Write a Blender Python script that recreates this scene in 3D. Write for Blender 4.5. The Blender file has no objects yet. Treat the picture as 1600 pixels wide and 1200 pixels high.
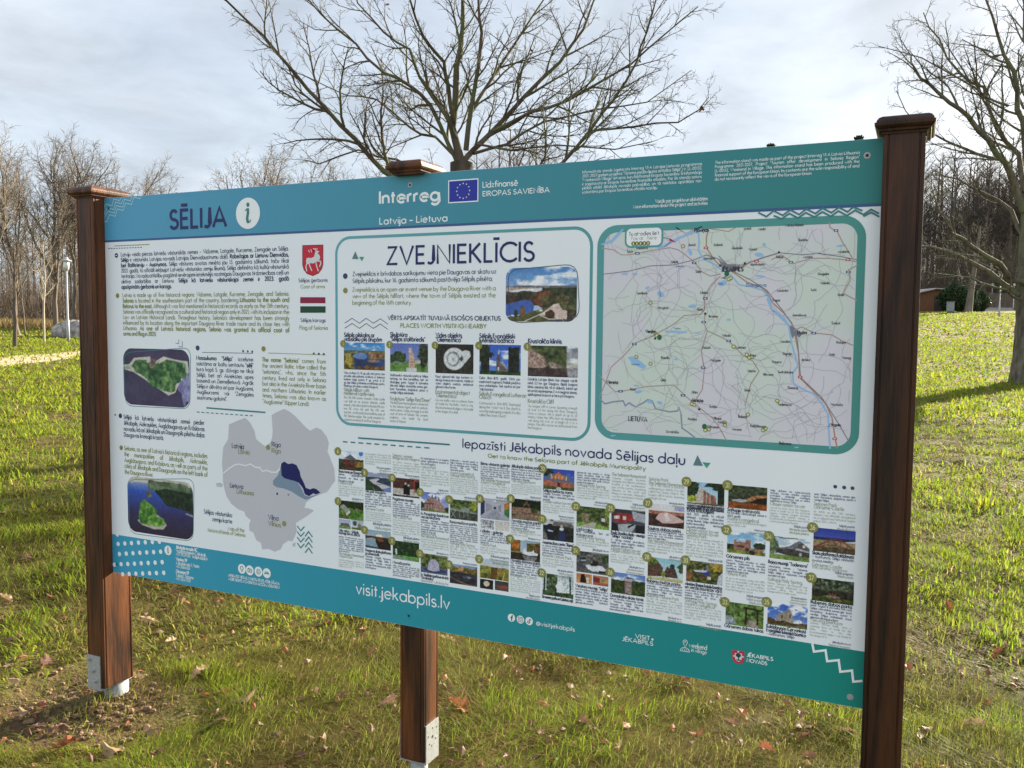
import bpy, math, random
import numpy as np
from mathutils import Vector
SC = bpy.context.scene
COL = SC.collection
R = math.radians
# ---------------------------------------------------------------- camera
W, ZB, ZT, PD, PW = 2.8314, .55, 2.05, .0534, .0966      # panel width, bottom, top; post half front, post width
F_PX, CAM = 1348.19, Vector((2.9311, -2.4293, 1.5671))
YAW, PITCH, ROLL = -.4402, -.0689, .0082
FW = Vector((math.sin(YAW)*math.cos(PITCH), math.cos(YAW)*math.cos(PITCH), math.sin(PITCH)))
RT0 = Vector((math.cos(YAW), -math.sin(YAW), 0)); UP0 = RT0.cross(FW)
RT = RT0*math.cos(ROLL)+UP0*math.sin(ROLL); UP = UP0*math.cos(ROLL)-RT0*math.sin(ROLL)
cd = bpy.data.cameras.new('camera'); cam = bpy.data.objects.new('camera', cd); COL.objects.link(cam)
from mathutils import Matrix
m = Matrix((RT, UP, -FW)).transposed().to_4x4(); m.translation = CAM; cam.matrix_world = m
cd.sensor_width = 36; cd.lens = F_PX/1600*36; cd.clip_start = .05; cd.clip_end = 6000
SC.camera = cam
def ray(x, y): return FW + RT*((x-800)/F_PX) - UP*((y-600)/F_PX)
def bp(x, y):                       # a point of the photo on the panel's plane -> (along, up) in metres
    d = ray(x, y); t = -CAM.y/d.y
    return (CAM.x+t*d.x, CAM.z+t*d.z)
def at(x, y, dist):                 # a point at a given distance in front of the camera
    return CAM + ray(x, y)*dist
# ---------------------------------------------------------------- light
SUN_AZ, SUN_EL = math.atan2(.33, .944), R(18.3)          # azimuth from +Y towards +X
SUN_H = Vector((math.sin(SUN_AZ), math.cos(SUN_AZ), 0))
sd = bpy.data.lights.new('sun', 'SUN'); sd.energy = 5.0; sd.angle = R(.6); sd.color = (1, .88, .69)
so = bpy.data.objects.new('sun', sd); COL.objects.link(so)
so.rotation_euler = (-(SUN_H*math.cos(SUN_EL)+Vector((0, 0, math.sin(SUN_EL))))).to_track_quat('-Z', 'Y').to_euler()
wd = bpy.data.worlds.new('World'); SC.world = wd; wd.use_nodes = True
nt = wd.node_tree; nt.nodes.clear()
def N(t, typ, **kw):
    n = t.nodes.new(typ)
    for k, v in kw.items(): setattr(n, k, v)
    return n
def link(t, a, b): t.links.new(a, b)
sky = N(nt, 'ShaderNodeTexSky', sky_type='NISHITA', sun_disc=False, sun_elevation=SUN_EL, sun_rotation=SUN_AZ, air_density=1.0, dust_density=1.0, ozone_density=1.2)
tc = N(nt, 'ShaderNodeTexCoord')
sep = N(nt, 'ShaderNodeSeparateXYZ'); link(nt, tc.outputs['Generated'], sep.inputs[0])
mx = N(nt, 'ShaderNodeMath', operation='MAXIMUM'); mx.inputs[1].default_value = .0; link(nt, sep.outputs[2], mx.inputs[0])
ad = N(nt, 'ShaderNodeMath', operation='ADD'); ad.inputs[1].default_value = .22; link(nt, mx.outputs[0], ad.inputs[0])
dx = N(nt, 'ShaderNodeMath', operation='DIVIDE'); link(nt, sep.outputs[0], dx.inputs[0]); link(nt, ad.outputs[0], dx.inputs[1])
dy = N(nt, 'ShaderNodeMath', operation='DIVIDE'); link(nt, sep.outputs[1], dy.inputs[0]); link(nt, ad.outputs[0], dy.inputs[1])
cb = N(nt, 'ShaderNodeCombineXYZ'); link(nt, dx.outputs[0], cb.inputs[0]); link(nt, dy.outputs[0], cb.inputs[1])
no = N(nt, 'ShaderNodeTexNoise'); no.inputs['Scale'].default_value = 1.5; no.inputs['Detail'].default_value = 8; no.inputs['Roughness'].default_value = .55; no.inputs['Distortion'].default_value = .5
link(nt, cb.outputs[0], no.inputs['Vector'])
rp = N(nt, 'ShaderNodeMapRange'); rp.inputs['From Min'].default_value = .36; rp.inputs['From Max'].default_value = .66; rp.inputs['To Min'].default_value = .72; rp.inputs['To Max'].default_value = .97
link(nt, no.outputs['Fac'], rp.inputs['Value'])
# thin cloud: its brightness follows the sky behind it, so it whitens towards the sun
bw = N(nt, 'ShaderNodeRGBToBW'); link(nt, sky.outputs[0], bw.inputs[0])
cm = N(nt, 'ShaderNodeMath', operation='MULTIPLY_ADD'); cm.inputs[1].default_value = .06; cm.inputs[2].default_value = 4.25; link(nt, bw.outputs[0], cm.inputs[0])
cc = N(nt, 'ShaderNodeVectorMath', operation='SCALE'); cc.inputs[0].default_value = (.90, .985, 1.10); 
n2_ = N(nt, 'ShaderNodeTexNoise'); n2_.inputs['Scale'].default_value = 3.1; n2_.inputs['Detail'].default_value = 9; n2_.inputs['Roughness'].default_value = .58; n2_.inputs['Distortion'].default_value = .35; link(nt, cb.outputs[0], n2_.inputs['Vector'])
r2_ = N(nt, 'ShaderNodeMapRange'); r2_.inputs['From Min'].default_value = .34; r2_.inputs['From Max'].default_value = .66; r2_.inputs['To Min'].default_value = .79; r2_.inputs['To Max'].default_value = 1.10; link(nt, n2_.outputs['Fac'], r2_.inputs['Value'])
# unseen sky behind the camera made brighter, added as fill light for the panel
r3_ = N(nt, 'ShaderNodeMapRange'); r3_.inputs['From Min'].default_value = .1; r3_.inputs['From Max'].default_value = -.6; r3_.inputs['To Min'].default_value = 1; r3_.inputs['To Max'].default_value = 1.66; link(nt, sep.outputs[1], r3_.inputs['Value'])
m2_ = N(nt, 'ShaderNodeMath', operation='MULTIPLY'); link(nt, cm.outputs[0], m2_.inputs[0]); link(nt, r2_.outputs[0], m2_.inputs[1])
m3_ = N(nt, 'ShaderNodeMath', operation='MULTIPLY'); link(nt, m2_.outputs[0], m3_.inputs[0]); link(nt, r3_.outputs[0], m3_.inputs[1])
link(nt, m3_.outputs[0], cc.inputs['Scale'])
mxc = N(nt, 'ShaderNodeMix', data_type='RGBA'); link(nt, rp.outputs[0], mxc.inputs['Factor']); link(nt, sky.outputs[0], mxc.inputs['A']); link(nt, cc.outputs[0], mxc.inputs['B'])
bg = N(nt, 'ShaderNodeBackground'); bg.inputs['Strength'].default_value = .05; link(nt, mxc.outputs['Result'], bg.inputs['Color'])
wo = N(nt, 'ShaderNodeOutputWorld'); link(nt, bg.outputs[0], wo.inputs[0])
SC.view_settings.view_transform = 'Standard'; SC.view_settings.look = 'None'; SC.view_settings.gamma = 1; SC.view_settings.use_curve_mapping = False
SC.view_settings.exposure = 1.93
SC.cycles.use_denoising = True; SC.cycles.denoising_prefilter = 'NONE'
SC.cycles.max_bounces = 6; SC.cycles.transparent_max_bounces = 8
# ---------------------------------------------------------------- helpers
def lin(h):
    h = h.lstrip('#')
    if len(h) == 3: h = ''.join(c*2 for c in h)
    o = []
    for i in (0, 2, 4):
        c = int(h[i:i+2], 16)/255
        o.append(c/12.92 if c <= .04045 else ((c+.055)/1.055)**2.4)
    return tuple(o)
def mat(name, base=(.5, .5, .5), rough=.7, metal=0, spec=.3):
    m_ = bpy.data.materials.new(name); m_.use_nodes = True
    b = m_.node_tree.nodes['Principled BSDF']
    b.inputs['Base Color'].default_value = (*base, 1); b.inputs['Roughness'].default_value = rough
    b.inputs['Metallic'].default_value = metal; b.inputs['Specular IOR Level'].default_value = spec
    return m_
def noise_mat(name, c1, c2, scale=8, rough=.8, detail=6, stretch=(1, 1, 1), bump=0, lo=.35, hi=.65, metal=0, spec=.3, c3=None, scale3=1, bscale=None):
    m_ = mat(name, c1, rough, metal, spec); t = m_.node_tree; b = t.nodes['Principled BSDF']
    tc_ = N(t, 'ShaderNodeTexCoord'); mp = N(t, 'ShaderNodeMapping'); mp.inputs['Scale'].default_value = stretch
    link(t, tc_.outputs['Object'], mp.inputs[0])
    n = N(t, 'ShaderNodeTexNoise'); n.inputs['Scale'].default_value = scale; n.inputs['Detail'].default_value = detail
    link(t, mp.outputs[0], n.inputs['Vector'])
    mr = N(t, 'ShaderNodeMapRange'); mr.inputs['From Min'].default_value = lo; mr.inputs['From Max'].default_value = hi; link(t, n.outputs['Fac'], mr.inputs['Value'])
    mi = N(t, 'ShaderNodeMix', data_type='RGBA'); mi.inputs['A'].default_value = (*c1, 1); mi.inputs['B'].default_value = (*c2, 1); link(t, mr.outputs[0], mi.inputs['Factor'])
    out = mi.outputs['Result']
    if c3:
        n3 = N(t, 'ShaderNodeTexNoise'); n3.inputs['Scale'].default_value = scale3; n3.inputs['Detail'].default_value = 4; link(t, mp.outputs[0], n3.inputs['Vector'])
        m3 = N(t, 'ShaderNodeMapRange'); m3.inputs['From Min'].default_value = .45; m3.inputs['From Max'].default_value = .65; link(t, n3.outputs['Fac'], m3.inputs['Value'])
        mi3 = N(t, 'ShaderNodeMix', data_type='RGBA'); mi3.inputs['B'].default_value = (*c3, 1); link(t, out, mi3.inputs['A']); link(t, m3.outputs[0], mi3.inputs['Factor']); out = mi3.outputs['Result']
    link(t, out, b.inputs['Base Color'])
    if bump:
        bu = N(t, 'ShaderNodeBump'); bu.inputs['Strength'].default_value = bump; bu.inputs['Distance'].default_value = .01
        link(t, n.outputs['Fac'], bu.inputs['Height']); link(t, bu.outputs[0], b.inputs['Normal'])
    return m_
def tag(o, label=None, cat=None, group=None, kind=None):
    for k, v in (('label', label), ('category', cat), ('group', group), ('kind', kind)):
        if v: o[k] = v
    return o
def empty(name, loc=(0, 0, 0), rz=0, **kw):
    o = bpy.data.objects.new(name, None); COL.objects.link(o); o.location = loc; o.rotation_euler = (0, 0, rz)
    return tag(o, **kw)
class MB:                           # collects faces, then links them as ONE mesh object
    def __init__(s): s.v, s.f, s.mi = [], [], []
    def face(s, pts, mi=0):
        n = len(s.v); s.v += [tuple(p) for p in pts]; s.f.append(tuple(range(n, n+len(pts)))); s.mi.append(mi)
    def loft(s, rings, mi=0, caps=True, close=True):
        n = len(s.v); k = len(rings[0])
        for r_ in rings: s.v += [tuple(p) for p in r_]
        for i in range(len(rings)-1):
            for j in range(k if close else k-1):
                a, b = n+i*k+j, n+i*k+(j+1) % k
                s.f.append((a, b, b+k, a+k)); s.mi.append(mi)
        if caps:
            s.f.append(tuple(n+j for j in reversed(range(k)))); s.mi.append(mi)
            s.f.append(tuple(n+(len(rings)-1)*k+j for j in range(k))); s.mi.append(mi)
    def box(s, x0, x1, y0, y1, z0, z1, b=.0, mi=0):
        if not b:
            s.loft([[(x0, y0, z), (x1, y0, z), (x1, y1, z), (x0, y1, z)] for z in (z0, z1)], mi); return
        def ring(z, i):
            return [(x0+i+b, y0+i, z), (x1-i-b, y0+i, z), (x1-i, y0+i+b, z), (x1-i, y1-i-b, z), (x1-i-b, y1-i, z), (x0+i+b, y1-i, z), (x0+i, y1-i-b, z), (x0+i, y0+i+b, z)]
        s.loft([ring(z0, b), ring(z0+b, 0), ring(z1-b, 0), ring(z1, b)], mi)
    def tube(s, pts, radii, n=6, mi=0, caps=False):
        rings = []; prev = None
        for i, p in enumerate(pts):
            a = pts[max(0, i-1)]; b = pts[min(len(pts)-1, i+1)]
            d = (Vector(b)-Vector(a))
            if d.length < 1e-9: d = Vector((0, 0, 1))
            d.normalize()
            if prev is None: prev = d.orthogonal()
            u = (prev-d*prev.dot(d))
            if u.length < 1e-6: u = d.orthogonal()
            u.normalize(); prev = u; w = d.cross(u); r_ = radii[i]
            rings.append([(p[0]+r_*(u.x*math.cos(q)+w.x*math.sin(q)), p[1]+r_*(u.y*math.cos(q)+w.y*math.sin(q)), p[2]+r_*(u.z*math.cos(q)+w.z*math.sin(q))) for q in [2*math.pi*j/n for j in range(n)]])
        s.loft(rings, mi, caps)
    def lathe(s, prof, c=(0, 0, 0), n=20, mi=0):
        s.loft([[(c[0]+r_*math.cos(2*math.pi*j/n), c[1]+r_*math.sin(2*math.pi*j/n), c[2]+z) for j in range(n)] for r_, z in prof], mi)
    def build(s, name, mats, parent=None, smooth=False, loc=None):
        me = bpy.data.meshes.new(name)
        if s.v:
            me.vertices.add(len(s.v)); me.vertices.foreach_set('co', np.array(s.v, np.float32).ravel())
            ls = [len(f) for f in s.f]; tot = sum(ls)
            me.loops.add(tot); me.loops.foreach_set('vertex_index', np.fromiter((i for f in s.f for i in f), np.int32, tot))
            me.polygons.add(len(ls)); st = np.concatenate([[0], np.cumsum(ls)[:-1]]).astype(np.int32)
            me.polygons.foreach_set('loop_start', st)
            me.polygons.foreach_set('material_index', np.array(s.mi, np.int32))
            if smooth: me.polygons.foreach_set('use_smooth', np.ones(len(ls), bool))
            else: me.polygons.foreach_set('use_smooth', np.zeros(len(ls), bool))
            me.update(calc_edges=True); me.validate()
        for q in (mats if isinstance(mats, (list, tuple)) else [mats]): me.materials.append(q)
        o = bpy.data.objects.new(name, me); COL.objects.link(o)
        if parent: o.parent = parent
        if loc is not None: o.location = loc
        return o
def vnoise(x, y, seed=0):            # value noise on numpy arrays
    xi, yi = np.floor(x).astype(np.int64), np.floor(y).astype(np.int64); fx, fy = x-xi, y-yi
    fx, fy = fx*fx*(3-2*fx), fy*fy*(3-2*fy)
    def h(a, b):
        n = (a*374761393+b*668265263+seed*1442695041) & 0xFFFFFFFF
        n = ((n ^ (n >> 13))*1274126177) & 0xFFFFFFFF
        return ((n ^ (n >> 16)) & 0xFFFF)/65535.
    return (h(xi, yi)*(1-fx)+h(xi+1, yi)*fx)*(1-fy)+(h(xi, yi+1)*(1-fx)+h(xi+1, yi+1)*fx)*fy
def fbm(x, y, oct=4, seed=0):
    s, a, t = 0, 1, 0
    for i in range(oct): s = s+a*vnoise(x*2**i, y*2**i, seed+i*17); t += a; a *= .5
    return s/t
# ================================================================= the ground
def sstep(a, b, x): t = np.clip((x-a)/(b-a), 0, 1); return t*t*(3-2*t)
def height(x, y):
    x, y = np.asarray(x, float), np.asarray(y, float)
    dx_, dy_ = x-CAM.x, y-CAM.y; d = np.hypot(dx_, dy_)
    fwd = dx_*math.sin(YAW)+dy_*math.cos(YAW); lat = (dx_*math.cos(YAW)-dy_*math.sin(YAW))/np.maximum(d, 1)
    g = np.interp(d, [0, 34, 60, 93, 125, 165, 260, 4000], [0, 0, .75, 2.25, 3.55, 4.5, 6, 6])
    g = g*(.42+.58*sstep(-.35, .35, lat))*sstep(-20, 30, fwd)
    near = np.exp(-(d/26)**2)
    bumps = (fbm(x*1.3, y*1.3, 3, 5)-.5)*.075*near+(fbm(x*6, y*6, 3, 9)-.5)*.062*np.exp(-(d/9)**2)+(fbm(x*.16, y*.16, 2, 3)-.5)*.25*np.clip(d/40, 0, 1)
    mound = .022*np.exp(-(((x+.09)/.24)**2+((y-.0)/.2)**2))
    sink = -.03*np.exp(-(((x-1.42)/.25)**2+((y-.1)/.25)**2))
    return g+bumps+mound+sink
rad = np.concatenate([[.02], np.geomspace(.25, 22, 250), np.geomspace(22.6, 420, 120)[0:], [700, 1300, 2600, 4800]])
th0 = math.atan2(math.cos(YAW), math.sin(YAW))           # heading as a plain angle
thv = np.linspace(-.66, .66, 330); tho = np.linspace(.66, 2*math.pi-.66, 84)[1:-1]
th = np.concatenate([thv, tho])+th0
RR, TT = np.meshgrid(rad, th, indexing='ij')
gx, gy = CAM.x+RR*np.cos(TT), CAM.y+RR*np.sin(TT); gz = height(gx, gy)
nr, na = RR.shape
i, j = np.meshgrid(np.arange(nr-1), np.arange(na), indexing='ij'); jn = (j+1) % na
quads = np.stack([i*na+j, (i+1)*na+j, (i+1)*na+jn, i*na+jn], -1).reshape(-1, 4)
def np_mesh(name, co, faces, mats, smooth=True, parent=None, col=None):
    me = bpy.data.meshes.new(name); n = faces.shape[1]
    me.vertices.add(len(co)); me.vertices.foreach_set('co', np.asarray(co, np.float32).ravel())
    me.loops.add(faces.size); me.loops.foreach_set('vertex_index', faces.astype(np.int32).ravel())
    me.polygons.add(len(faces)); me.polygons.foreach_set('loop_start', (np.arange(len(faces))*n).astype(np.int32))
    me.polygons.foreach_set('use_smooth', np.full(len(faces), smooth))
    if col is not None:
        at_ = me.color_attributes.new('tint', 'FLOAT_COLOR', 'POINT')
        at_.data.foreach_set('color', np.concatenate([col, np.ones((len(col), 1))], 1).astype(np.float32).ravel())
    me.update(calc_edges=True)
    for q in (mats if isinstance(mats, (list, tuple)) else [mats]): me.materials.append(q)
    o = bpy.data.objects.new(name, me); COL.objects.link(o)
    if parent: o.parent = parent
    return o
# turf material: moss green, straw thatch, dark soil; bare earth round the left post
gm = noise_mat('turf', (.075, .082, .018), (.20, .185, .045), 2.2, .95, 8, lo=.3, hi=.7, spec=.1, c3=(.14, .095, .04), scale3=.9)
t = gm.node_tree; b = t.nodes['Principled BSDF']; src = b.inputs['Base Color'].links[0].from_socket
geo = N(t, 'ShaderNodeNewGeometry')
fn = N(t, 'ShaderNodeTexNoise'); fn.inputs['Scale'].default_value = 55; fn.inputs['Detail'].default_value = 5; link(t, geo.outputs['Position'], fn.inputs['Vector'])
fr = N(t, 'ShaderNodeMapRange'); fr.inputs['From Min'].default_value = .3; fr.inputs['From Max'].default_value = .7; fr.inputs['To Min'].default_value = .45; fr.inputs['To Max'].default_value = 1.25; link(t, fn.outputs['Fac'], fr.inputs['Value'])
mu = N(t, 'ShaderNodeVectorMath', operation='SCALE'); link(t, src, mu.inputs[0]); link(t, fr.outputs[0], mu.inputs['Scale'])
ds = N(t, 'ShaderNodeVectorMath', operation='DISTANCE'); ds.inputs[1].default_value = (-.12, -.06, .03); link(t, geo.outputs['Position'], ds.inputs[0])
en = N(t, 'ShaderNodeTexNoise'); en.inputs['Scale'].default_value = 7; en.inputs['Detail'].default_value = 6; link(t, geo.outputs['Position'], en.inputs['Vector'])
ea = N(t, 'ShaderNodeMath', operation='MULTIPLY_ADD'); ea.inputs[1].default_value = .35; link(t, en.outputs['Fac'], ea.inputs[0]); link(t, ds.outputs['Value'], ea.inputs[2])
er = N(t, 'ShaderNodeMapRange'); er.inputs['From Min'].default_value = .46; er.inputs['From Max'].default_value = .66; er.inputs['To Min'].default_value = 1; er.inputs['To Max'].default_value = 0; link(t, ea.outputs[0], er.inputs['Value'])
em = N(t, 'ShaderNodeMix', data_type='RGBA'); em.inputs['B'].default_value = (.105, .065, .038, 1); link(t, mu.outputs[0], em.inputs['A']); link(t, er.outputs[0], em.inputs['Factor'])
link(t, em.outputs['Result'], b.inputs['Base Color'])
bu = N(t, 'ShaderNodeBump'); bu.inputs['Strength'].default_value = .7; bu.inputs['Distance'].default_value = .02; link(t, fn.outputs['Fac'], bu.inputs['Height']); link(t, bu.outputs[0], b.inputs['Normal'])
go = np_mesh('ground', np.stack([gx, gy, gz], -1).reshape(-1, 3), quads, gm); tag(go, kind='structure')
# ---------------------------------------------------------------- grass: one object of many real blades
def leafy(name, trans=.45, rough=.55, attr='tint', spec=.2):
    m_ = bpy.data.materials.new(name); m_.use_nodes = True; t_ = m_.node_tree; t_.nodes.clear()
    a = N(t_, 'ShaderNodeVertexColor', layer_name=attr)
    p = N(t_, 'ShaderNodeBsdfPrincipled'); p.inputs['Roughness'].default_value = rough; p.inputs['Specular IOR Level'].default_value = spec
    tr = N(t_, 'ShaderNodeBsdfTranslucent'); mi = N(t_, 'ShaderNodeMixShader'); mi.inputs[0].default_value = trans
    o_ = N(t_, 'ShaderNodeOutputMaterial')
    link(t_, a.outputs[0], p.inputs['Base Color']); link(t_, a.outputs[0], tr.inputs[0]); link(t_, p.outputs[0], mi.inputs[1]); link(t_, tr.outputs[0], mi.inputs[2]); link(t_, mi.outputs[0], o_.inputs[0])
    return m_
def grass():
    rg = np.random.default_rng(4)
    parts = []
    for (d0, d1, dens, h0, w0) in ((1.7, 4.2, 26000, .006, .0012), (4.2, 8, 6000, .007, .0024), (1.7, 4.2, 34000, .046, .0014), (4.2, 8, 7500, .050, .0036), (8, 15, 1500, .066, .007), (15, 28, 330, .085, .014), (28, 60, 75, .10, .03), (60, 125, 16, .13, .07)):
        lat = .80
        area = lat*(d1*d1-d0*d0); n = int(area*dens)
        d = np.sqrt(rg.uniform(d0*d0, d1*d1, n)); a = th0+rg.uniform(-lat, lat, n)
        x, y = CAM.x+d*np.cos(a), CAM.y+d*np.sin(a)
        cl = fbm(x*3.2, y*3.2, 3, 21); c2 = fbm(x*.9, y*.9, 3, 33)
        keep = rg.uniform(0, 1, n) < np.clip(.62+1.0*(cl-.42), .3, 1)
        bare = np.hypot((x+.13)/.52, (y+.06)/.38)+.5*(fbm(x*7, y*7, 2, 8)-.5)
        keep &= (bare > 1.0) | (rg.uniform(0, 1, n) < .12)
        x, y, d, cl, c2 = x[keep], y[keep], d[keep], cl[keep], c2[keep]; n = len(x)
        h = h0*rg.uniform(.3, 1.35, n)**1.3*(.4+1.25*cl); w = w0*rg.uniform(.6, 1.3, n)
        az = rg.uniform(0, 2*math.pi, n); lean = (rg.uniform(.35, 2.1, n) if d0 < 4 else rg.uniform(.25, 1.5, n))*h*(1.15-.5*cl)
        thatch = h0 < .01
        if thatch: lean = rg.uniform(.04, .13, n)*(1 if d0 < 4 else 1.2); h = h+rg.uniform(0, .022, n)
        mat_ = np.zeros(n, bool) if thatch else rg.uniform(0, 1, n) < (.48-1.3*(c2-.5))        # flattened straw
        lean[mat_] = h[mat_]*rg.uniform(1.2, 3.2, mat_.sum()); h[mat_] *= rg.uniform(.15, .6, mat_.sum())
        clump = fbm(x*2.1, y*2.1, 2, 40)*6.28*2; az = np.where(rg.uniform(0, 1, n) < .55, clump+rg.normal(0, .6, n), az)
        z = height(x, y)-.006
        sx, sy = -np.sin(az)*w, np.cos(az)*w; lx, ly = np.cos(az)*lean, np.sin(az)*lean
        P = np.zeros((n, 5, 3))
        P[:, 0] = np.stack([x-sx, y-sy, z], -1); P[:, 1] = np.stack([x+sx, y+sy, z], -1)
        P[:, 2] = np.stack([x+lx*.38+sx*.75, y+ly*.38+sy*.75, z+h*.66], -1); P[:, 3] = np.stack([x+lx*.38-sx*.75, y+ly*.38-sy*.75, z+h*.66], -1)
        P[:, 4] = np.stack([x+lx, y+ly, z+h], -1)
        g = np.array([.145, .23, .02])*rg.uniform(.6, 1.35, (n, 1)); yel = np.array([.43, .42, .03]); straw = np.array([.42, .31, .12])
        k = np.clip(rg.normal(.16, .22, n)+.5*(c2-.5), 0, 1)[:, None]
        c = g*(1-k)+yel*k
        st = (mat_ | thatch | (rg.uniform(0, 1, n) < .10))[:, None]
        c = np.where(st, np.where(rg.uniform(0, 1, (n, 1)) < .45, straw, straw*.45+g*.55)*rg.uniform(.25, 1.15, (n, 1)), c)
        br = np.clip((fbm(x*1.7+9, y*1.7, 3, 71)-.53)*6+.75*np.exp(-((y-.1)/1.5)**2), 0, 1)[:, None]*np.exp(-d/14)[:, None]; c = c*(1-.66*br)+np.array([.215, .165, .065])*rg.uniform(.3, 1.4, (n, 1))*.66*br
        parts.append((P, c))
    P = np.concatenate([q[0] for q in parts]); c = np.concatenate([q[1] for q in parts]); n = len(P)
    base = np.arange(n)[:, None]*5
    tri = np.concatenate([base+np.array([[0, 1, 2]]), base+np.array([[0, 2, 3]]), base+np.array([[3, 2, 4]])])
    o = np_mesh('grass', P.reshape(-1, 3), tri, leafy('grass_blade', .55, .62, spec=.1), False, None, np.repeat(c, 5, 0))
    tag(o, 'rough autumn lawn grass, green tufts among flattened straw', 'grass', kind='stuff')
grass()
def clods():
    r_ = random.Random(14); M = MB()
    for k in range(520):
        a = r_.random()*6.283; q = abs(r_.gauss(0, .2)); x, y = -.1+1.25*q*math.cos(a), -.07+.9*q*math.sin(a); s_ = r_.uniform(.003, .013)*(1.3 if r_.random() < .1 else 1); z = float(height(x, y))+s_*.3
        if -PW < x < 0 and -PD < y < .09: continue
        M.loft([[(x+s_*f*(1+.35*r_.random())*math.cos(b_), y+s_*f*(1+.35*r_.random())*math.sin(b_), z+h_*s_) for b_ in (0, 1.26, 2.5, 3.77, 5.03)] for f, h_ in ((.6, -.6), (1, 0), (.55, .6))])
    tag(M.build('soil_crumbs', noise_mat('soil_crumb', (.11, .068, .04), (.24, .155, .09), 25, .95)), 'loose brown soil crumbs dug up round the left post foot', 'soil', kind='stuff')
clods()
# ---------------------------------------------------------------- sandy path on the left
def gpt(x, y, d): 
    p = at(x, y, d); return (p.x, p.y, float(height(p.x, p.y)))
pm = noise_mat('path_sand', (.42, .31, .19), (.52, .41, .27), 3, .95, 6, bump=.3)
def path():
    c = [(-14, -6), (-19, 3), (-23.5, 11.5), (-27.5, 18.5), (-31.5, 24.8), (-35, 32), (-37, 42), (-38, 60)]
    pts = []
    for a, b_ in zip(c[:-1], c[1:]):
        for k in range(12): pts.append((a[0]+(b_[0]-a[0])*k/12, a[1]+(b_[1]-a[1])*k/12))
    m_ = MB(); rows = []
    for k in range(1, len(pts)-1):
        dx_, dy_ = pts[k+1][0]-pts[k-1][0], pts[k+1][1]-pts[k-1][1]; l = math.hypot(dx_, dy_); nx, ny = -dy_/l, dx_/l
        row = []
        for s in range(7):
            w = (s/6-.5)*2.6+(.12*math.sin(k*1.7)+.08*math.sin(k*.61) if s in (0, 6) else 0)
            x, y = pts[k][0]+nx*w, pts[k][1]+ny*w; row.append((x, y, float(height(x, y))+.035-(.03 if s in (0, 6) else 0)))
        rows.append(row)
    m_.loft(rows, 0, False, False)
    tag(m_.build('path', pm, None, True), kind='structure')
path()
# ================================================================= bare trees
class Tree:
    def __init__(s, seed): s.r = random.Random(seed); s.m = MB()
    def chain(s, pts, radii, n): s.m.tube(pts, radii, n)
    def grow(s, p, d, L, r, lev, P):
        rg = s.r; n = max(2, min(9, int(L/P['seg'][lev])+1)); pts = [Vector(p)]; d = Vector(d).normalized()
        tip = P['tip'] if lev < P['max'] else .45
        for k in range(n):
            w = P['wob'][lev]
            d = (d+Vector((rg.gauss(0, w), rg.gauss(0, w), rg.gauss(0, w)+P['up'][lev]))).normalized(); pts.append(pts[-1]+d*(L/n))
        rr = [r*(1-(1-tip)*k/n) for k in range(n+1)]
        s.chain(pts, rr, P['sides'][lev])
        s.kids(pts, rr, L, lev, P)
    def kids(s, pts, rr, L, lev, P, t0=None):
        if lev >= P['max']: return
        rg = s.r; n = len(pts)-1; cnt = max(1, int(P['num'][lev]*L+rg.random())) if P['num'][lev] < 0 else int(P['num'][lev]*max(.5, min(1.6, L/P['ref'][lev]))+rg.random())
        az = rg.random()*6.28
        for k in range(cnt):
            t_ = (P['t0'][lev] if t0 is None else t0); t_ = t_+(1-t_)*((k+rg.random())/cnt)
            f = min(n-1e-4, t_*n); i_ = int(f); q = pts[i_].lerp(pts[i_+1], f-i_); d = (pts[i_+1]-pts[i_]).normalized()
            az += 2.4+rg.uniform(-.5, .5); u = d.orthogonal().normalized(); w = d.cross(u)
            ang = P['ang'][lev]*rg.uniform(.7, 1.25)
            nd = d*math.cos(ang)+(u*math.cos(az)+w*math.sin(az))*math.sin(ang)
            l = L*P['len'][lev]*rg.uniform(.55, 1.15)*(1.15-.65*t_)
            s.grow(q, nd, max(l, P['minl']), max(P['minr'], min((rr[i_]*(1-f+i_)+rr[i_+1]*(f-i_))*.72, l*P['thick'])), lev+1, P)
bark_c = noise_mat('bark_grey_brown', (.05, .038, .028), (.115, .09, .064), 6, .95, 8, (1, 1, .35), .4, c3=(.10, .11, .05), scale3=2)
bark_far = noise_mat('bark_tan', (.105, .086, .066), (.20, .165, .125), 1.5, .95, 5, (1, 1, .3))
bark_dark = noise_mat('bark_dark', (.07, .058, .046), (.14, .115, .09), 1.2, .95, 5, (1, 1, .3))
bark_brush = noise_mat('bark_brush', (.09, .068, .05), (.17, .13, .095), .8, .95, 4)
bark_oak = noise_mat('bark_oak', (.06, .05, .038), (.16, .14, .105), 9, .95, 9, (1, 1, .3), .9, c3=(.13, .14, .075), scale3=1.5)
PB = dict(seg=[.5, .35, .2, .12, .08], wob=[.06, .10, .13, .16, .2], up=[.03, .05, .05, .04, .03], sides=[8, 6, 5, 4, 3], num=[9, 8, 6, 4, 3], ref=[4, 2, 1, .5, .3], t0=[.2, .15, .12, .15, .2],
          ang=[.75, .75, .8, .85, .8], len=[.5, .48, .45, .45, .5], tip=.3, max=4, minl=.09, minr=.0036, thick=.02)
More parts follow.
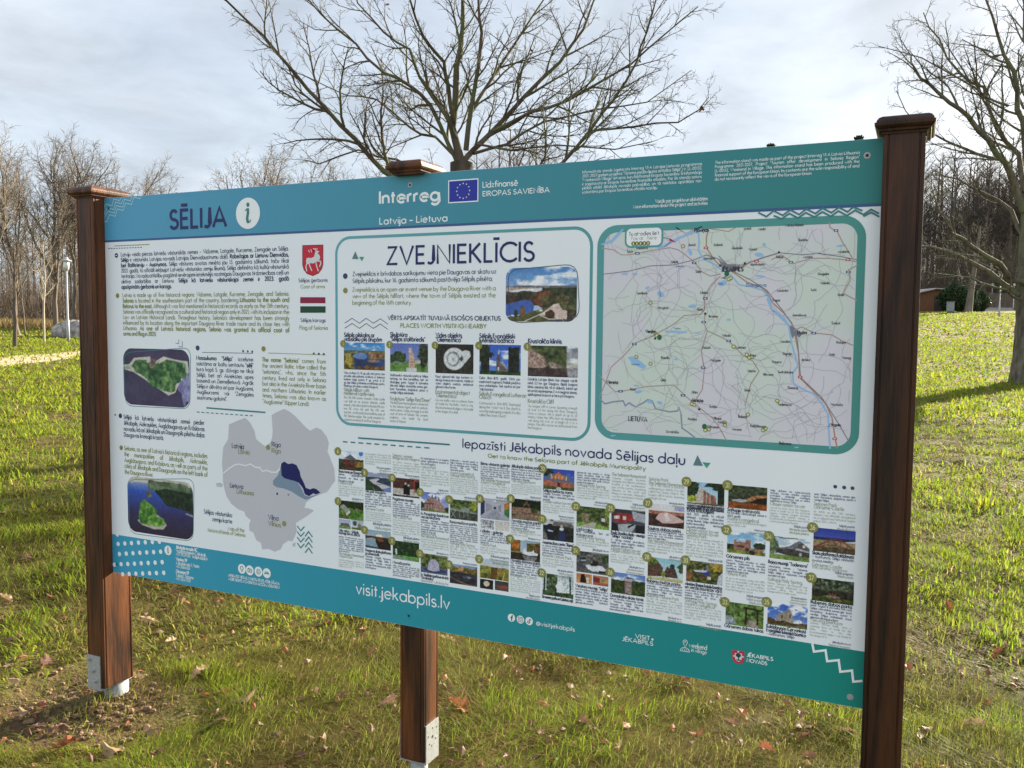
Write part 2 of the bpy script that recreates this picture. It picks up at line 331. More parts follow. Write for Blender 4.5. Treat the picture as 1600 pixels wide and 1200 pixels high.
def centre_tree():
    T = Tree(11); D = 13.0
    root = at(722, 700, D); root.z = float(height(root.x, root.y))
    o = empty('bare_tree', root, label='bare many limbed tree rising behind the middle of the information board', cat='tree')
    P = dict(PB); 
    tr = [(722, 980), (722, 700), (722, 420), (721, 255)]
    tp = [at(x, y, D)-root for x, y in tr]; tp[0] = Vector((0, 0, -.1))
    M = MB(); M.tube(tp, [.26, .22, .19, .175], 12); M.build('trunk', bark_c, o, True)
    limbs = [  # px polyline, start radius, depth drift
      ([(721, 255), (708, 200), (714, 106), (722, 40), (727, -40), (730, -160)], .125, .3, 1),
      ([(712, 330), (650, 300), (600, 268), (555, 218), (507, 170), (454, 106), (414, 58), (353, 0), (320, -50)], .085, -1.2, 1),
      ([(718, 262), (701, 228), (672, 165), (640, 133), (598, 114), (555, 69), (502, 21), (460, -30)], .07, .9, 1),
      ([(712, 215), (695, 178), (655, 120), (640, 80), (600, 50), (560, 5), (540, -60)], .05, -.7, 1),
      ([(709, 190), (701, 133), (693, 96), (661, 58), (640, 0), (630, -90)], .065, -1.1, 1),
      ([(721, 258), (741, 234), (778, 197), (821, 149), (874, 96), (911, 48), (927, 0), (950, -80)], .085, .8, 1),
      ([(770, 205), (831, 175), (884, 159), (938, 128), (985, 101), (1040, 52), (1090, 10)], .05, -.9, 1),
      ([(728, 340), (800, 300), (879, 255), (922, 202), (959, 154), (996, 96), (1010, 50), (1030, -20)], .06, -1.6, 1),
      ([(728, 235), (741, 149), (752, 53), (746, 0), (750, -120)], .075, -.5, 1),
      ([(890, 240), (927, 205), (990, 197), (1060, 191), (1092, 172), (1108, 150)], .03, .4, 1),
      ([(725, 300), (690, 285), (620, 250), (560, 235), (500, 255), (470, 250)], .04, .9, 1),
      ([(716, 250), (680, 215), (640, 200), (590, 155), (540, 150), (480, 120)], .04, 1.6, 1),
      ([(740, 240), (790, 225), (850, 190), (930, 170), (1010, 160), (1080, 110)], .04, 1.9, 1),
      ([(733, 180), (770, 120), (810, 60), (850, 0), (880, -60)], .05, 1.5, 1),
      ([(745, 225), (800, 235), (870, 225), (960, 235), (1020, 220)], .028, -1.0, 1)]
    for px, r0, dz, lv in limbs:
        pts = [at(x, y, D+dz*(k/(len(px)-1)))-root for k, (x, y) in enumerate(px)]
        q = [pts[0]]
        for a, b_ in zip(pts[:-1], pts[1:]):
            for k in (.5, 1): q.append(a.lerp(b_, k)+Vector((T.r.gauss(0, .01), T.r.gauss(0, .01), T.r.gauss(0, .01))))
        n = len(q)-1; rr = [.52*r0*(1-.88*k/n)+.004 for k in range(n+1)]
        T.chain(q, rr, 8)
        L = sum((q[k+1]-q[k]).length for k in range(n))
        P2 = dict(P); P2['num'] = [0, 16, 8, 5, 2]; P2['ref'] = [1, 4.0, .9, .35, .15]; P2['len'] = [.5, .29, .48, .46, .45]; P2['t0'] = [.1, .12, .15, .2, .2]; P2['ang'] = [.8, .64, .7, .8, .8]
        T.kids(q, rr, L, 1, P2)
    T.m.build('crown', bark_c, o, True)
    # a few brown leaves still hanging
    M = MB(); rg = random.Random(3)
    for (x, y) in ((1097, 170), (608, 8), (833, 76), (1000, 92)):
        p = at(x, y, D)-root
        for k in range(3):
            a = rg.random()*6.28; u = Vector((math.cos(a), math.sin(a), rg.uniform(-.6, .2)))*.032; v = Vector((-math.sin(a), math.cos(a), -.8))*.03; c = p+Vector((rg.gauss(0, .03), rg.gauss(0, .03), rg.gauss(0, .03)))
            M.face([c-u, c+v, c+u, c-v])
    M.build('dry_leaf', noise_mat('dry_leaf_brown', (.16, .07, .03), (.22, .1, .04), 20), o)
centre_tree()
def right_tree():
    T = Tree(23); D = 24.5
    root = at(1613, 602, D); root.z = float(height(root.x, root.y))
    o = empty('bare_oak', root, label='thick trunked bare tree at the right edge with low spreading limbs', cat='tree')
    M = MB(); tp = [at(1616, y, D)-root for y in (610, 596, 560, 500, 440, 360, 280)]
    rr = [.84, .66, .55, .47, .44, .36, .24]; q, q2 = [], []
    for k in range(len(tp)-1):
        for s in range(4): q.append(tp[k].lerp(tp[k+1], s/4)); q2.append(rr[k]+(rr[k+1]-rr[k])*s/4)
    q[0].z = -.1
    M.tube(q, [a*(1+.03*math.sin(3.1*k)) for k, a in enumerate(q2)], 18); M.build('trunk', bark_oak, o, True)
    limbs = [([(1600, 445), (1585, 437), (1560, 415), (1520, 385), (1490, 362), (1470, 330), (1458, 300)], .15, -1.5),
             ([(1592, 460), (1545, 425), (1500, 400), (1455, 390), (1410, 385)], .13, 1.0),
             ([(1600, 330), (1585, 280), (1570, 255), (1545, 220), (1512, 182), (1480, 160), (1450, 135), (1430, 110), (1422, 85)], .16, -1.0),
             ([(1606, 380), (1580, 330), (1540, 300), (1500, 280), (1455, 265)], .10, 1.3),
             ([(1566, 250), (1530, 240), (1490, 225), (1460, 205), (1440, 200), (1400, 140)], .07, .8),
             ([(1600, 300), (1590, 240), (1560, 205), (1535, 140), (1500, 115), (1465, 60), (1440, 20)], .11, .5),
             ([(1612, 280), (1595, 190), (1590, 140), (1570, 80), (1550, 30), (1520, -40)], .14, -.8),
             ([(1616, 260), (1620, 160), (1600, 60), (1590, -40)], .15, .8),
             ([(1575, 165), (1545, 150), (1500, 125), (1440, 95), (1370, 75)], .05, -1.2),
             ([(1600, 170), (1570, 90), (1545, 82), (1490, 65)], .05, 1.6),
             ([(1625, 430), (1690, 370), (1760, 320), (1820, 220)], .15, .5), ([(1622, 330), (1680, 240), (1720, 120), (1750, 0)], .15, -.5),
             ([(1598, 470), (1570, 452), (1535, 438), (1500, 430), (1465, 428)], .055, -2.2)]
    for px, r0, dz in limbs:
        pts = [at(x, y, D+dz*(k/(len(px)-1)))-root for k, (x, y) in enumerate(px)]
        q = [pts[0]]
        for a, b_ in zip(pts[:-1], pts[1:]):
            for k in (.5, 1): q.append(a.lerp(b_, k)+Vector((T.r.gauss(0, .04), T.r.gauss(0, .04), T.r.gauss(0, .04))))
        n = len(q)-1; r_ = [.64*r0*(1-.88*k/n)+.006 for k in range(n+1)]
        T.chain(q, r_, 8); L = sum((q[k+1]-q[k]).length for k in range(n))
        P2 = dict(PB); P2['num'] = [0, 14, 8, 5, 2]; P2['ref'] = [1, 5, 1.5, .6, .25]; P2['len'] = [.5, .33, .46, .45, .4]; P2['t0'] = [.1, .15, .15, .2, .2]; P2['minr'] = .0062; P2['minl'] = .12
        P2['seg'] = [.7, .5, .35, .22, .15]
        T.kids(q, r_, L, 1, P2)
    T.m.build('crown', bark_oak, o, True)
right_tree()
# ---------------------------------------------------------------- farther bare trees: a few built, the rest copies of them
def tree_proto(seed, H, style, bark):
    T = Tree(seed); rg = T.r
    P = dict(PB); P['seg'] = [1.2, .9, .6, .5, .4]; P['sides'] = [6, 4, 3, 3, 3]; P['minl'] = .4; P['minr'] = .0125; P['thick'] = .014
    if style == 'spread':     # round crown of rising limbs
        P.update(num=[0, 9, 8, 6, 0], ref=[1, 5, 2.4, 1.1, .6], len=[.5, .42, .48, .52, .5], ang=[.6, .55, .65, .7, .7], up=[.05, .09, .08, .05, 0], max=4, t0=[.3, .2, .15, .15, .1])
    else:                     # tall forest stem
        P.update(num=[0, 8, 8, 6, 0], ref=[1, 3, 1.3, .8, .6], len=[.3, .55, .55, .5, .5], ang=[.7, .7, .75, .75, .7], up=[.02, .06, .05, .04, 0], max=3, t0=[.45, .2, .15, .1, .1])
    M = MB(); th_ = H*(.42 if style == 'spread' else .93); n = 8
    x = y = 0; pts = []
    for k in range(n+1):
        pts.append(Vector((x, y, th_*k/n-.15))); x += rg.gauss(0, .012*H/n*3); y += rg.gauss(0, .012*H/n*3)
    r0 = H*.0125; rr = [r0*(1.25 if k == 0 else 1)*(1-(.45 if style == 'spread' else .8)*k/n) for k in range(n+1)]
    M.tube(pts, rr, 7)
    if style == 'spread':
        for k in range(7):
            f = rg.uniform(.45, 1) if k else 1; q = pts[0].lerp(pts[-1], f); a = k*2.4+rg.uniform(-.4, .4); s_ = rg.uniform(.18, .62)
            T.grow(q, (math.cos(a)*s_, math.sin(a)*s_, 1), H*rg.uniform(.42, .6)*(1.1-.25*s_), r0*rg.uniform(.42, .6), 1, P)
    else:
        for k in range(17):
            f = .42+.58*(k+rg.random())/17; q = pts[0].lerp(pts[-1], f); a = k*2.4
            T.grow(q, (math.cos(a)*.9, math.sin(a)*.9, .75), H*.2*(1.25-.8*f)*rg.uniform(.7, 1.2), r0*.26, 1, P)
    root = empty('bare_tree'); M.build('trunk', bark, root, True); T.m.build('crown', bark, root, True)
    return root
def copy_tree(o, loc, rz, s, name=None, **kw):
    c = o.copy(); COL.objects.link(c); c.location = loc; c.rotation_euler = (0, 0, rz); c.scale = (s, s, s)
    for ch in list(o.children):
        d = ch.copy(); COL.objects.link(d); d.parent = c
    return tag(c, **kw)
rg = random.Random(8)
protoS = [tree_proto(s, 16, 'spread', bark_far) for s in (51, 52, 53)]
protoF = [tree_proto(s, 20, 'forest', bark_far) for s in (61, 62)]
protoD = [tree_proto(s, 26, 'forest', bark_dark) for s in (71, 72, 73)]
used = set()
def put(protos, k, px, d, s, **kw):
    p = CAM+ray(px, 505)*d; loc = (p.x, p.y, float(height(p.x, p.y))); o = protos[k % len(protos)]
    if o.name not in used:
        used.add(o.name); o.location = loc; o.rotation_euler = (0, 0, rg.random()*6.28); o.scale = (s, s, s); return tag(o, **kw)
    return copy_tree(o, loc, rg.random()*6.28, s, **kw)
G1 = 'bare trees at the left edge of the wood'
put(protoS, 0, 88, 66, 1.0, label='broad round crowned bare tree behind the left lamp post', cat='tree', group=G1)
put(protoS, 1, 155, 68, .93, label='bare spreading tree directly behind the left wooden post', cat='tree', group=G1)
put(protoS, 2, 28, 60, .78, label='bare tree with pale trunk near the left edge of the lawn', cat='tree', group=G1)
put(protoS, 1, -14, 58, .95, label='bare tree cut off by the left edge of the picture', cat='tree', group=G1)
put(protoS, 0, 205, 78, .92, label='bare tree whose crown shows right of the left post cap', cat='tree', group=G1)
put(protoS, 2, 118, 80, 1.02, label='tall bare tree between the round crown and the left post', cat='tree', group=G1)
put(protoS, 0, 380, 84, 1.16, label='round bare treetop over the teal header left of the big tree', cat='tree', group=G1)
put(protoS, 1, 438, 95, 1.16, label='low bare treetop beside the round one over the teal header', cat='tree', group=G1)
put(protoS, 2, 520, 92, 1.12, label='bare treetop just left of the middle post cap', cat='tree', group=G1)
put(protoS, 1, 560, 96, 1.14, label='bare treetop directly behind the middle post cap', cat='tree', group=G1)
# young slender trees on the lawn at the left
def sapling(px, d, H, r, label, bark, seed):
    T = Tree(seed); p = CAM+ray(px, 505)*d; p.z = float(height(p.x, p.y)); o = empty('young_tree', p, label=label, cat='tree', group='slender young trees on the left lawn')
    pts = [Vector((0, 0, -.1))]; x = y = 0
    for k in range(8): x += T.r.gauss(0, .04); y += T.r.gauss(0, .04); pts.append(Vector((x, y, H*(k+1)/8)))
    rr = [r*(1-.75*k/8) for k in range(9)]; M = MB(); M.tube(pts, rr, 8); M.build('trunk', bark, o, True)
    P2 = dict(PB); P2.update(num=[14, 6, 4, 0, 0], ref=[H, 1.5, .8, .4, .3], len=[.3, .45, .5, .4, .4], t0=[.35, .15, .15, .2, .2], minr=.006, minl=.2, max=3, up=[.03, .1, .06, .03, 0])
    T.kids(pts, rr, H, 0, P2); T.m.build('crown', bark, o, True)
sapling(68, 49, 5.6, .07, 'thin pale young tree left of the lamp post', noise_mat('bark_pale', (.34, .29, .22), (.45, .39, .3), 3), 31)
sapling(22, 44, 5.2, .11, 'dark straight young tree nearest the left edge of the path', bark_dark, 32)
sapling(39, 58, 6.5, .06, 'thin young tree farther back between the two nearer saplings', bark_far, 33)
GF = 'trees of the wood behind the left lawn'
for k in range(105):
    px = rg.uniform(-60, 330); d = rg.uniform(92, 135)
    put(protoF, k, px, d, rg.uniform(.42, .64), label='slender bare tree standing among the brown wood behind the left lawn', cat='tree', group=GF)
GR = 'trees of the dark wood behind the brown shed'
for k in range(160):
    px = rg.uniform(1385, 1690); d = rg.uniform(160, 235)
    put(protoD, k, px, d, rg.uniform(.85, 1.4), label='tall dark bare forest tree in the wood behind the brown shed', cat='tree', group=GR)
for k in range(10):
    put(protoF, k, 745+k*13+rg.uniform(-5, 5), rg.uniform(100, 120), rg.uniform(1.1, 1.28), label='bare brownish treetop seen through the limbs of the big tree above the board', cat='tree', group='treetops above the middle of the board')
# brushwood under the woods
def brush(name, label, x0, x1, d0, d1, h0, h1, n, bark, seed):
    M = MB(); r_ = random.Random(seed)
    for k in range(n):
        p = CAM+ray(r_.uniform(x0, x1), 505)*r_.uniform(d0, d1); p.z = float(height(p.x, p.y))-.1; h = r_.uniform(h0, h1)
        q = [p]; d = Vector((r_.gauss(0, .22), r_.gauss(0, .22), 1)).normalized()
        for s in range(3): q.append(q[-1]+d*(h/3)); d = (d+Vector((r_.gauss(0, .15), r_.gauss(0, .15), 0))).normalized()
        a = r_.uniform(.012, .035); M.tube(q, [a, a*.8, a*.6, a*.3], 3)
        for s in range(5):
            c = q[1].lerp(q[3], r_.random()); e = c+Vector((r_.gauss(0, .5), r_.gauss(0, .5), r_.uniform(.2, .9)))*h*.22; M.tube([c, c.lerp(e, .5)+Vector((0, 0, .05)), e], [a*.5, a*.4, a*.25], 3)
    tag(M.build(name, bark, None, True), label, 'brushwood', kind='stuff')
brush('brushwood', 'brown leafless undergrowth below the wood behind the left lawn', -80, 420, 88, 130, 2, 6, 4200, bark_brush, 1)
brush('brushwood', 'dark leafless undergrowth in the wood behind the shed', 1370, 1700, 150, 210, 3, 15, 6500, bark_brush, 2)
def dry_edge():
    r_ = random.Random(5); co, fa, cl = [], [], []
    for k in range(15000):
        p = CAM+ray(r_.uniform(-80, 330), 505)*r_.uniform(76, 96); z = float(height(p.x, p.y)); h = r_.uniform(.25, .9); a = r_.random()*6.28; w = .05
        n = len(co); co += [(p.x-w*math.cos(a), p.y-w*math.sin(a), z), (p.x+w*math.cos(a), p.y+w*math.sin(a), z), (p.x+r_.gauss(0, .15), p.y+r_.gauss(0, .15), z+h)]; fa.append((n, n+1, n+2)); s = r_.uniform(.6, 1.1); cl += [(.33*s, .24*s, .10*s)]*3
    tag(np_mesh('dry_grass', np.array(co), np.array(fa), leafy('dry_blade', .35), False, None, np.array(cl)), 'tall straw coloured grass along the foot of the left wood', 'dry grass', kind='stuff')
dry_edge()
# dark conifer bushes beside the shed
def bush(px, d, wid, H, label, seed, n=5200):
    p = CAM+ray(px, 505)*d; p.z = float(height(p.x, p.y)); o = empty('conifer_bush', p, label=label, cat='bush', group='dark conifer bushes by the shed')
    r_ = np.random.default_rng(seed); z = r_.uniform(0, 1, n)**.8; prof = np.sin(np.clip(z*.9+.12, 0, 1)*math.pi)**.55
    a = r_.uniform(0, 6.283, n); rr = wid/2*prof*(.55+.5*np.sqrt(r_.uniform(0, 1, n)))*(.8+.4*fbm(a*1.6+seed, z*5, 2, seed))
    c = np.stack([rr*np.cos(a), rr*np.sin(a), z*H], -1); u = r_.normal(0, 1, (n, 3)); u /= np.linalg.norm(u, axis=1)[:, None]; v = np.cross(u, r_.normal(0, 1, (n, 3))); v /= np.linalg.norm(v, axis=1)[:, None]
    s = r_.uniform(.07, .2, n)[:, None]*H/3
    P = np.stack([c-u*s, c+v*s*.45, c+u*s, c-v*s*.45], 1).reshape(-1, 3)
    col = np.array([.035, .062, .022])*r_.uniform(.5, 1.6, (n, 1))
    np_mesh('foliage', P, np.arange(n*4).reshape(n, 4), leafy('conifer_needles', .2), False, o, np.repeat(col, 4, 0))
    M = MB(); M.tube([(0, 0, -.1), (0, 0, H*.8)], [.12, .04], 8); M.build('trunk', bark_dark, o)
bush(1491, 118, 4.2, 3.9, 'dark green conifer bush against the shed behind the grey bin', 1)
bush(1505, 121, 3.6, 3.6, 'middle dark conifer bush left of the leaning trunk', 2)
bush(1522, 124, 3.6, 3.3, 'dark conifer bush right of the leaning trunk', 3)
# evergreen tips poking over the header far away
for q, (px, py, lb) in enumerate(((1197, 229.5, 'small dark evergreen tip just above the teal header'), (1332, 217, 'tiny evergreen tip over the header near the right post'))):
    d = 120; p = CAM+ray(px, 505)*d; zt = (CAM+ray(px, py)*d).z; p.z = float(height(p.x, p.y)); H = zt-p.z
    o = empty('pine_tree', p, label=lb, cat='tree'); M = MB(); M.tube([(0, 0, -.2), (0, 0, H*.97)], [.28, .05], 7); M.build('trunk', bark_dark, o)
    r_ = np.random.default_rng(q+40); n = 2600; z = r_.uniform(.55, 1, n); a = r_.uniform(0, 6.283, n); rr = 1.9*np.sqrt(np.clip(1.03-z, 0, 1)*2.2)*r_.uniform(.2, 1, n)
    c = np.stack([rr*np.cos(a), rr*np.sin(a), z*H], -1); u = r_.normal(0, 1, (n, 3)); u /= np.linalg.norm(u, axis=1)[:, None]; v = np.cross(u, r_.normal(0, 1, (n, 3))); v /= np.linalg.norm(v, axis=1)[:, None]; s = r_.uniform(.15, .35, n)[:, None]
    np_mesh('crown', np.stack([c-u*s, c+v*s*.5, c+u*s, c-v*s*.5], 1).reshape(-1, 3), np.arange(n*4).reshape(n, 4), leafy('pine_needles', .2), False, o, np.repeat(np.array([.04, .06, .025])*r_.uniform(.6, 1.5, (n, 1)), 4, 0))
# leaning trunk
p = CAM+ray(1512, 505)*112; p.z = float(height(p.x, p.y)); o = empty('leaning_tree', p, label='leaning grey trunked tree between the dark conifer bushes', cat='tree')
T = Tree(77); e = at(1528, 380, 112)-p; pts = [Vector((0, 0, -.1)), Vector((0, 0, 0)).lerp(e, .25), e*.5, e*.75, e*1.0, e*1.25]; M = MB(); M.tube(pts, [.5, .38, .3, .24, .18, .1], 8); M.build('trunk', bark_far, o, True)
P2 = dict(PB); P2.update(num=[16, 7, 5, 0, 0], ref=[12, 3, 1.5, .4, .3], len=[.3, .5, .5, .4, .4], t0=[.45, .15, .15, .2, .2], minr=.012, minl=.4, max=3, seg=[1, .8, .6, .5, .4], sides=[6, 4, 3, 3, 3])
T.kids(pts, [.5, .38, .3, .24, .18, .1], 14, 0, P2); T.m.build('crown', bark_far, o, True)
# ---------------------------------------------------------------- park furniture far away
steel = noise_mat('galvanised_steel', (.50, .52, .54), (.62, .64, .65), 30, .45, 4, metal=.6, spec=.5)
lampw = mat('lamp_paint', (.40, .42, .44), .45)
lampg = mat('lamp_glass', (.75, .78, .74), .25)
def lamp(px, d, H, label, seed=0):
    p = CAM+ray(px, 505)*d; p.z = float(height(p.x, p.y)); o = empty('street_lamp', p, label=label, cat='street lamp', group='slim park lamps')
    M = MB(); M.lathe([(.085, -.05), (.085, H*.27), (.055, H*.275), (.05, H*.87)], n=12); M.build('pole', lampw, o, True)
    h = MB(); h.lathe([(.05, H*.865), (.10, H*.875), (.15, H*.90), (.155, H*.905)], n=16); ho = h.build('lamp_head', lampw, o, True)
    g = MB(); g.lathe([(.15, H*.905), (.155, H*.985)], n=16); g.build('glass', lampg, ho, True)
    c = MB(); c.lathe([(.30, H*.985), (.31, H*.99), (.2, H*1.0), (.12, H*1.012), (.10, H*1.03), (.02, H*1.035)], n=24); c.build('shade', lampw, ho, True)
lamp(106, 49, 4.65, 'slim white park lamp by the path left of the board')
lamp(1560.5, 93, 4.7, 'nearest pale lamp post left of the thick trunk on the right')
lamp(1520, 128, 4.2, 'thin lamp post beside the leaning trunk and conifers')
lamp(1582, 132, 4.2, 'far lamp post half hidden by the thick right trunk')
lamp(1548, 150, 4.6, 'thin far lamp post before the dark wood')
def stone_mound():
    p = CAM+ray(122, 505)*60; p.z = float(height(p.x, p.y)); r_ = random.Random(6); M = MB()
    o = empty('boulder', p, label='low rounded pale grey boulder behind the left lamp post', cat='boulder')
    rings = []
    for k in range(13):
        ph = 1.62*(1-k/12.3); ring = []
        for j_ in range(40):
            a = 6.2832*j_/40; f = math.sin(max(ph, .02))**.62; q = float(fbm(np.array([math.cos(a)*2.2+5]), np.array([math.sin(a)*2.2+ph*2.4]), 4, 3)[0])-.5
            ring.append(((2.15+.5*q)*f*math.cos(a), (1.4+.4*q)*f*math.sin(a), (1.12+.3*q)*max(-.15, math.cos(ph))**1 if ph < 1.57 else -.15))
        rings.append(ring)
    M.loft(rings)
    M.build('stone', noise_mat('pale_stone', (.16, .145, .13), (.42, .39, .36), 3.2, .9, 9, (1, 1, .6), .8, lo=.38, hi=.6), o, True)
stone_mound()
def shed():
    d = 128; a = CAM+ray(1425, 505)*d; b_ = CAM+ray(1512, 505)*d; c = (a+b_)/2; c.z = float(height(c.x, c.y))
    ang = math.atan2(b_.y-a.y, b_.x-a.x); L = (b_-a).length
    o = empty('shed', c, ang, label='low brown wooden shed with slanting roof and dark doorway', cat='shed')
    wood = noise_mat('shed_boards', (.13, .06, .028), (.2, .092, .042), 3, .8, 4, (8, 8, .4)); dark = mat('shed_dark', (.035, .03, .03), .6)
    x0, x1 = -L/2, L/2; M = MB(); h0, h1 = 2.5, 3.2; xm = x0+L*.38
    M.face([(x0, 0, -.2), (xm, 0, -.2), (xm, 0, h1), (x0, 0, h0)]); M.face([(xm, 0, -.2), (x1, 0, -.2), (x1, 0, h1-.25), (xm, 0, h1)])
    M.face([(x0, 4, -.2), (x0, 0, -.2), (x0, 0, h0), (x0, 4, h0)]); M.face([(x1, 0, -.2), (x1, 4, -.2), (x1, 4, h1-.25), (x1, 0, h1-.25)]); M.face([(x1, 4, -.2), (x0, 4, -.2), (x0, 4, h0), (xm, 4, h1), (x1, 4, h1-.25)])
    M.build('wall', wood, o)
    D_ = MB(); D_.box(xm+.05, xm+1.5, -.06, -.01, -.1, 2.3); dd = D_.build('door', dark, o)
    G = MB(); G.box(xm+.2, xm+1.35, -.085, -.062, 1.2, 2.15); G.build('pane', mat('shed_glass', (.25, .27, .29), .1, 0, .6), dd)
    Rf = MB(); t_ = .14
    Rf.loft([[(x0-.5, y, h0-.15), (xm, y, h1+.03), (x1+.5, y, h1-.25), (x1+.5, y, h1-.25+t_), (xm, y, h1+t_+.05), (x0-.5, y, h0-.15+t_)] for y in (-.6, 4.5)]); Rf.build('roof', noise_mat('shed_roof', (.30, .27, .25), (.42, .38, .35), 2), o)
    P_ = MB(); P_.box(xm+1.6, xm+1.75, -.4, -.3, -.2, h1-.2); P_.box(x0+.02, x0+.15, -.4, -.3, -.2, h0-.05); P_.build('roof_post', wood, o)
shed()
p = CAM+ray(1484, 505)*108; p.z = float(height(p.x, p.y)); o = empty('litter_bin', p, YAW, label='grey upright litter bin standing in front of the conifer bush', cat='bin')
gr = noise_mat('bin_grey', (.20, .21, .22), (.3, .31, .32), 4, .6)
M = MB(); M.box(-.36, .36, -.3, .3, .18, 1.35, .03); M.build('body', gr, o); M = MB(); M.box(-.4, .4, -.34, .34, 1.353, 1.43, .02); M.build('lid', mat('bin_lid', (.13, .14, .15), .5), o); M = MB(); M.box(-.33, .33, -.27, .27, -.05, .178, .01); M.build('plinth', mat('bin_plinth', (.1, .1, .1), .8), o)
def fence():
    a = CAM+ray(1531, 505)*146; b_ = CAM+ray(1640, 505)*146; c = a.copy(); c.z = float(height(c.x, c.y)); L = (b_-a).length; ang = math.atan2(b_.y-a.y, b_.x-a.x)
    o = empty('board_fence', c, ang, label='brown upright board fence in front of the dark wood on the right', cat='fence'); wd_ = noise_mat('fence_board', (.10, .075, .06), (.16, .12, .09), 1.5, .9, 4, (3, 3, .3)); M = MB(); n = int(L/.24)
    for k in range(n): M.box(k*.24, k*.24+.215, -.02, .02, -.2, 2.9+.06*math.sin(k*2.3))
    M.build('boards', wd_, o); M = MB(); M.box(0, L, .025, .09, .5, .62); M.box(0, L, .025, .09, 2.2, 2.32); M.build('rail', wd_, o)
    a = CAM+ray(1536, 505)*140; c = a.copy(); c.z = float(height(c.x, c.y)); o = empty('low_wall', c, ang, label='low pale concrete wall before the board fence', cat='wall'); M = MB(); M.box(0, 4.6, -.2, .2, -.2, .55, .03); M.build('wall_body', noise_mat('pale_concrete', (.36, .33, .29), (.46, .43, .38), 2), o); M = MB(); M.box(-.05, 4.65, -.25, .25, .552, .63, .02); M.build('coping', noise_mat('pale_coping', (.42, .39, .34), (.5, .47, .42), 3), o)
fence()
# ---------------------------------------------------------------- fallen leaves
def leaf_mesh(kind, seed):
    r_ = random.Random(seed); L = 1.0; out = []
    if kind == 'oak':
        n = 4
        for k in range(n*4+1):
            t_ = k/(n*4); w = (.26*math.sin(math.pi*min(1, t_*.93+.04))**.7)*(1+.38*math.sin(t_*n*2*math.pi-1.2)); out.append((t_, max(.012, w)))
    elif kind == 'maple':
        out = [(0, .01), (.12, .10), (.08, .30), (.2, .28), (.22, .52), (.38, .36), (.5, .50), (.52, .26), (.66, .30), (.72, .16), (.86, .13), (1, .01)]
    else:
        out = [(k/10, max(.01, .27*math.sin(math.pi*k/10)**.8)) for k in range(11)]
    bend, cup, tw = r_.uniform(-1.6, 1.6), r_.uniform(.5, 1.5)*r_.choice((-1, 1)), r_.uniform(-1.5, 1.5)
    M = MB()
    def P(t_, s): 
        x = t_-.5; z = bend*x*x*.9+cup*abs(s)*.75+tw*x*s+.05*math.sin(9*t_+5*s+seed); return (x, s*(1-.25*abs(cup)), z*.62+.03*math.sin(23*t_+seed)*abs(s)*4)
    for (t0, w0), (t1, w1) in zip(out[:-1], out[1:]):
        for sg in (-1, 1):
            for a, b_ in ((0, .5), (.5, 1)):
                q = [P(t0, sg*w0*a), P(t1, sg*w1*a), P(t1, sg*w1*b_), P(t0, sg*w0*b_)]
                M.face(q if sg > 0 else q[::-1])
    M.tube([P(0, 0), (-.62, .02, .02), (-.75, .05, .05)], [.012, .01, .008], 4)
    return M
def leaf_mat(name, a, b_):
    m_ = noise_mat(name, a, b_, 3.2, .6, 5, spec=.3, lo=.3, hi=.7); t_ = m_.node_tree; bs = t_.nodes['Principled BSDF']; ou = t_.nodes['Material Output']
    tr = N(t_, 'ShaderNodeBsdfTranslucent'); mi = N(t_, 'ShaderNodeMixShader'); mi.inputs[0].default_value = .25; s_ = bs.inputs['Base Color'].links[0].from_socket
    link(t_, s_, tr.inputs[0]); link(t_, bs.outputs[0], mi.inputs[1]); link(t_, tr.outputs[0], mi.inputs[2]); link(t_, mi.outputs[0], ou.inputs[0]); return m_
LM = [('tan', leaf_mat('leaf_tan', (.29, .18, .10), (.42, .29, .18))), ('russet', leaf_mat('leaf_russet', (.20, .062, .026), (.30, .115, .05))), ('dark brown', leaf_mat('leaf_dark', (.11, .055, .035), (.19, .10, .06))), ('pinkish', leaf_mat('leaf_pink', (.22, .115, .075), (.32, .19, .135)))]
LP = {}
for kd in ('oak', 'maple', 'plain'):
    for sdd in range(3):
        for cn, mt in LM:
            o = leaf_mesh(kd, sdd*7+len(kd)).build('fallen_leaf', mt, None, True); LP[(kd, sdd, cn)] = o
fresh = set()
def drop(kd, sdd, cn, x, y, s, rz, label, tilt=.35):
    o = LP[(kd, sdd, cn)]
    if (kd, sdd, cn) in fresh: o = o.copy(); COL.objects.link(o)
    fresh.add((kd, sdd, cn)); o.location = (x, y, float(height(x, y))+.022+.08*s); o.rotation_euler = (rg.uniform(-tilt, tilt), rg.uniform(-tilt, tilt), rz); s *= .86; o.scale = (s, s, s)
    tag(o, label, 'leaf', 'fallen leaves on the lawn')
def gnd(px, py):
    d = ray(px, py); t_ = -CAM.z/d.z
    for _ in range(6): q = CAM+d*t_; t_ += (float(height(q.x, q.y))-q.z)/d.z
    return CAM+d*t_
BIG = [(648, 1140, 'oak', 0, 'x')]
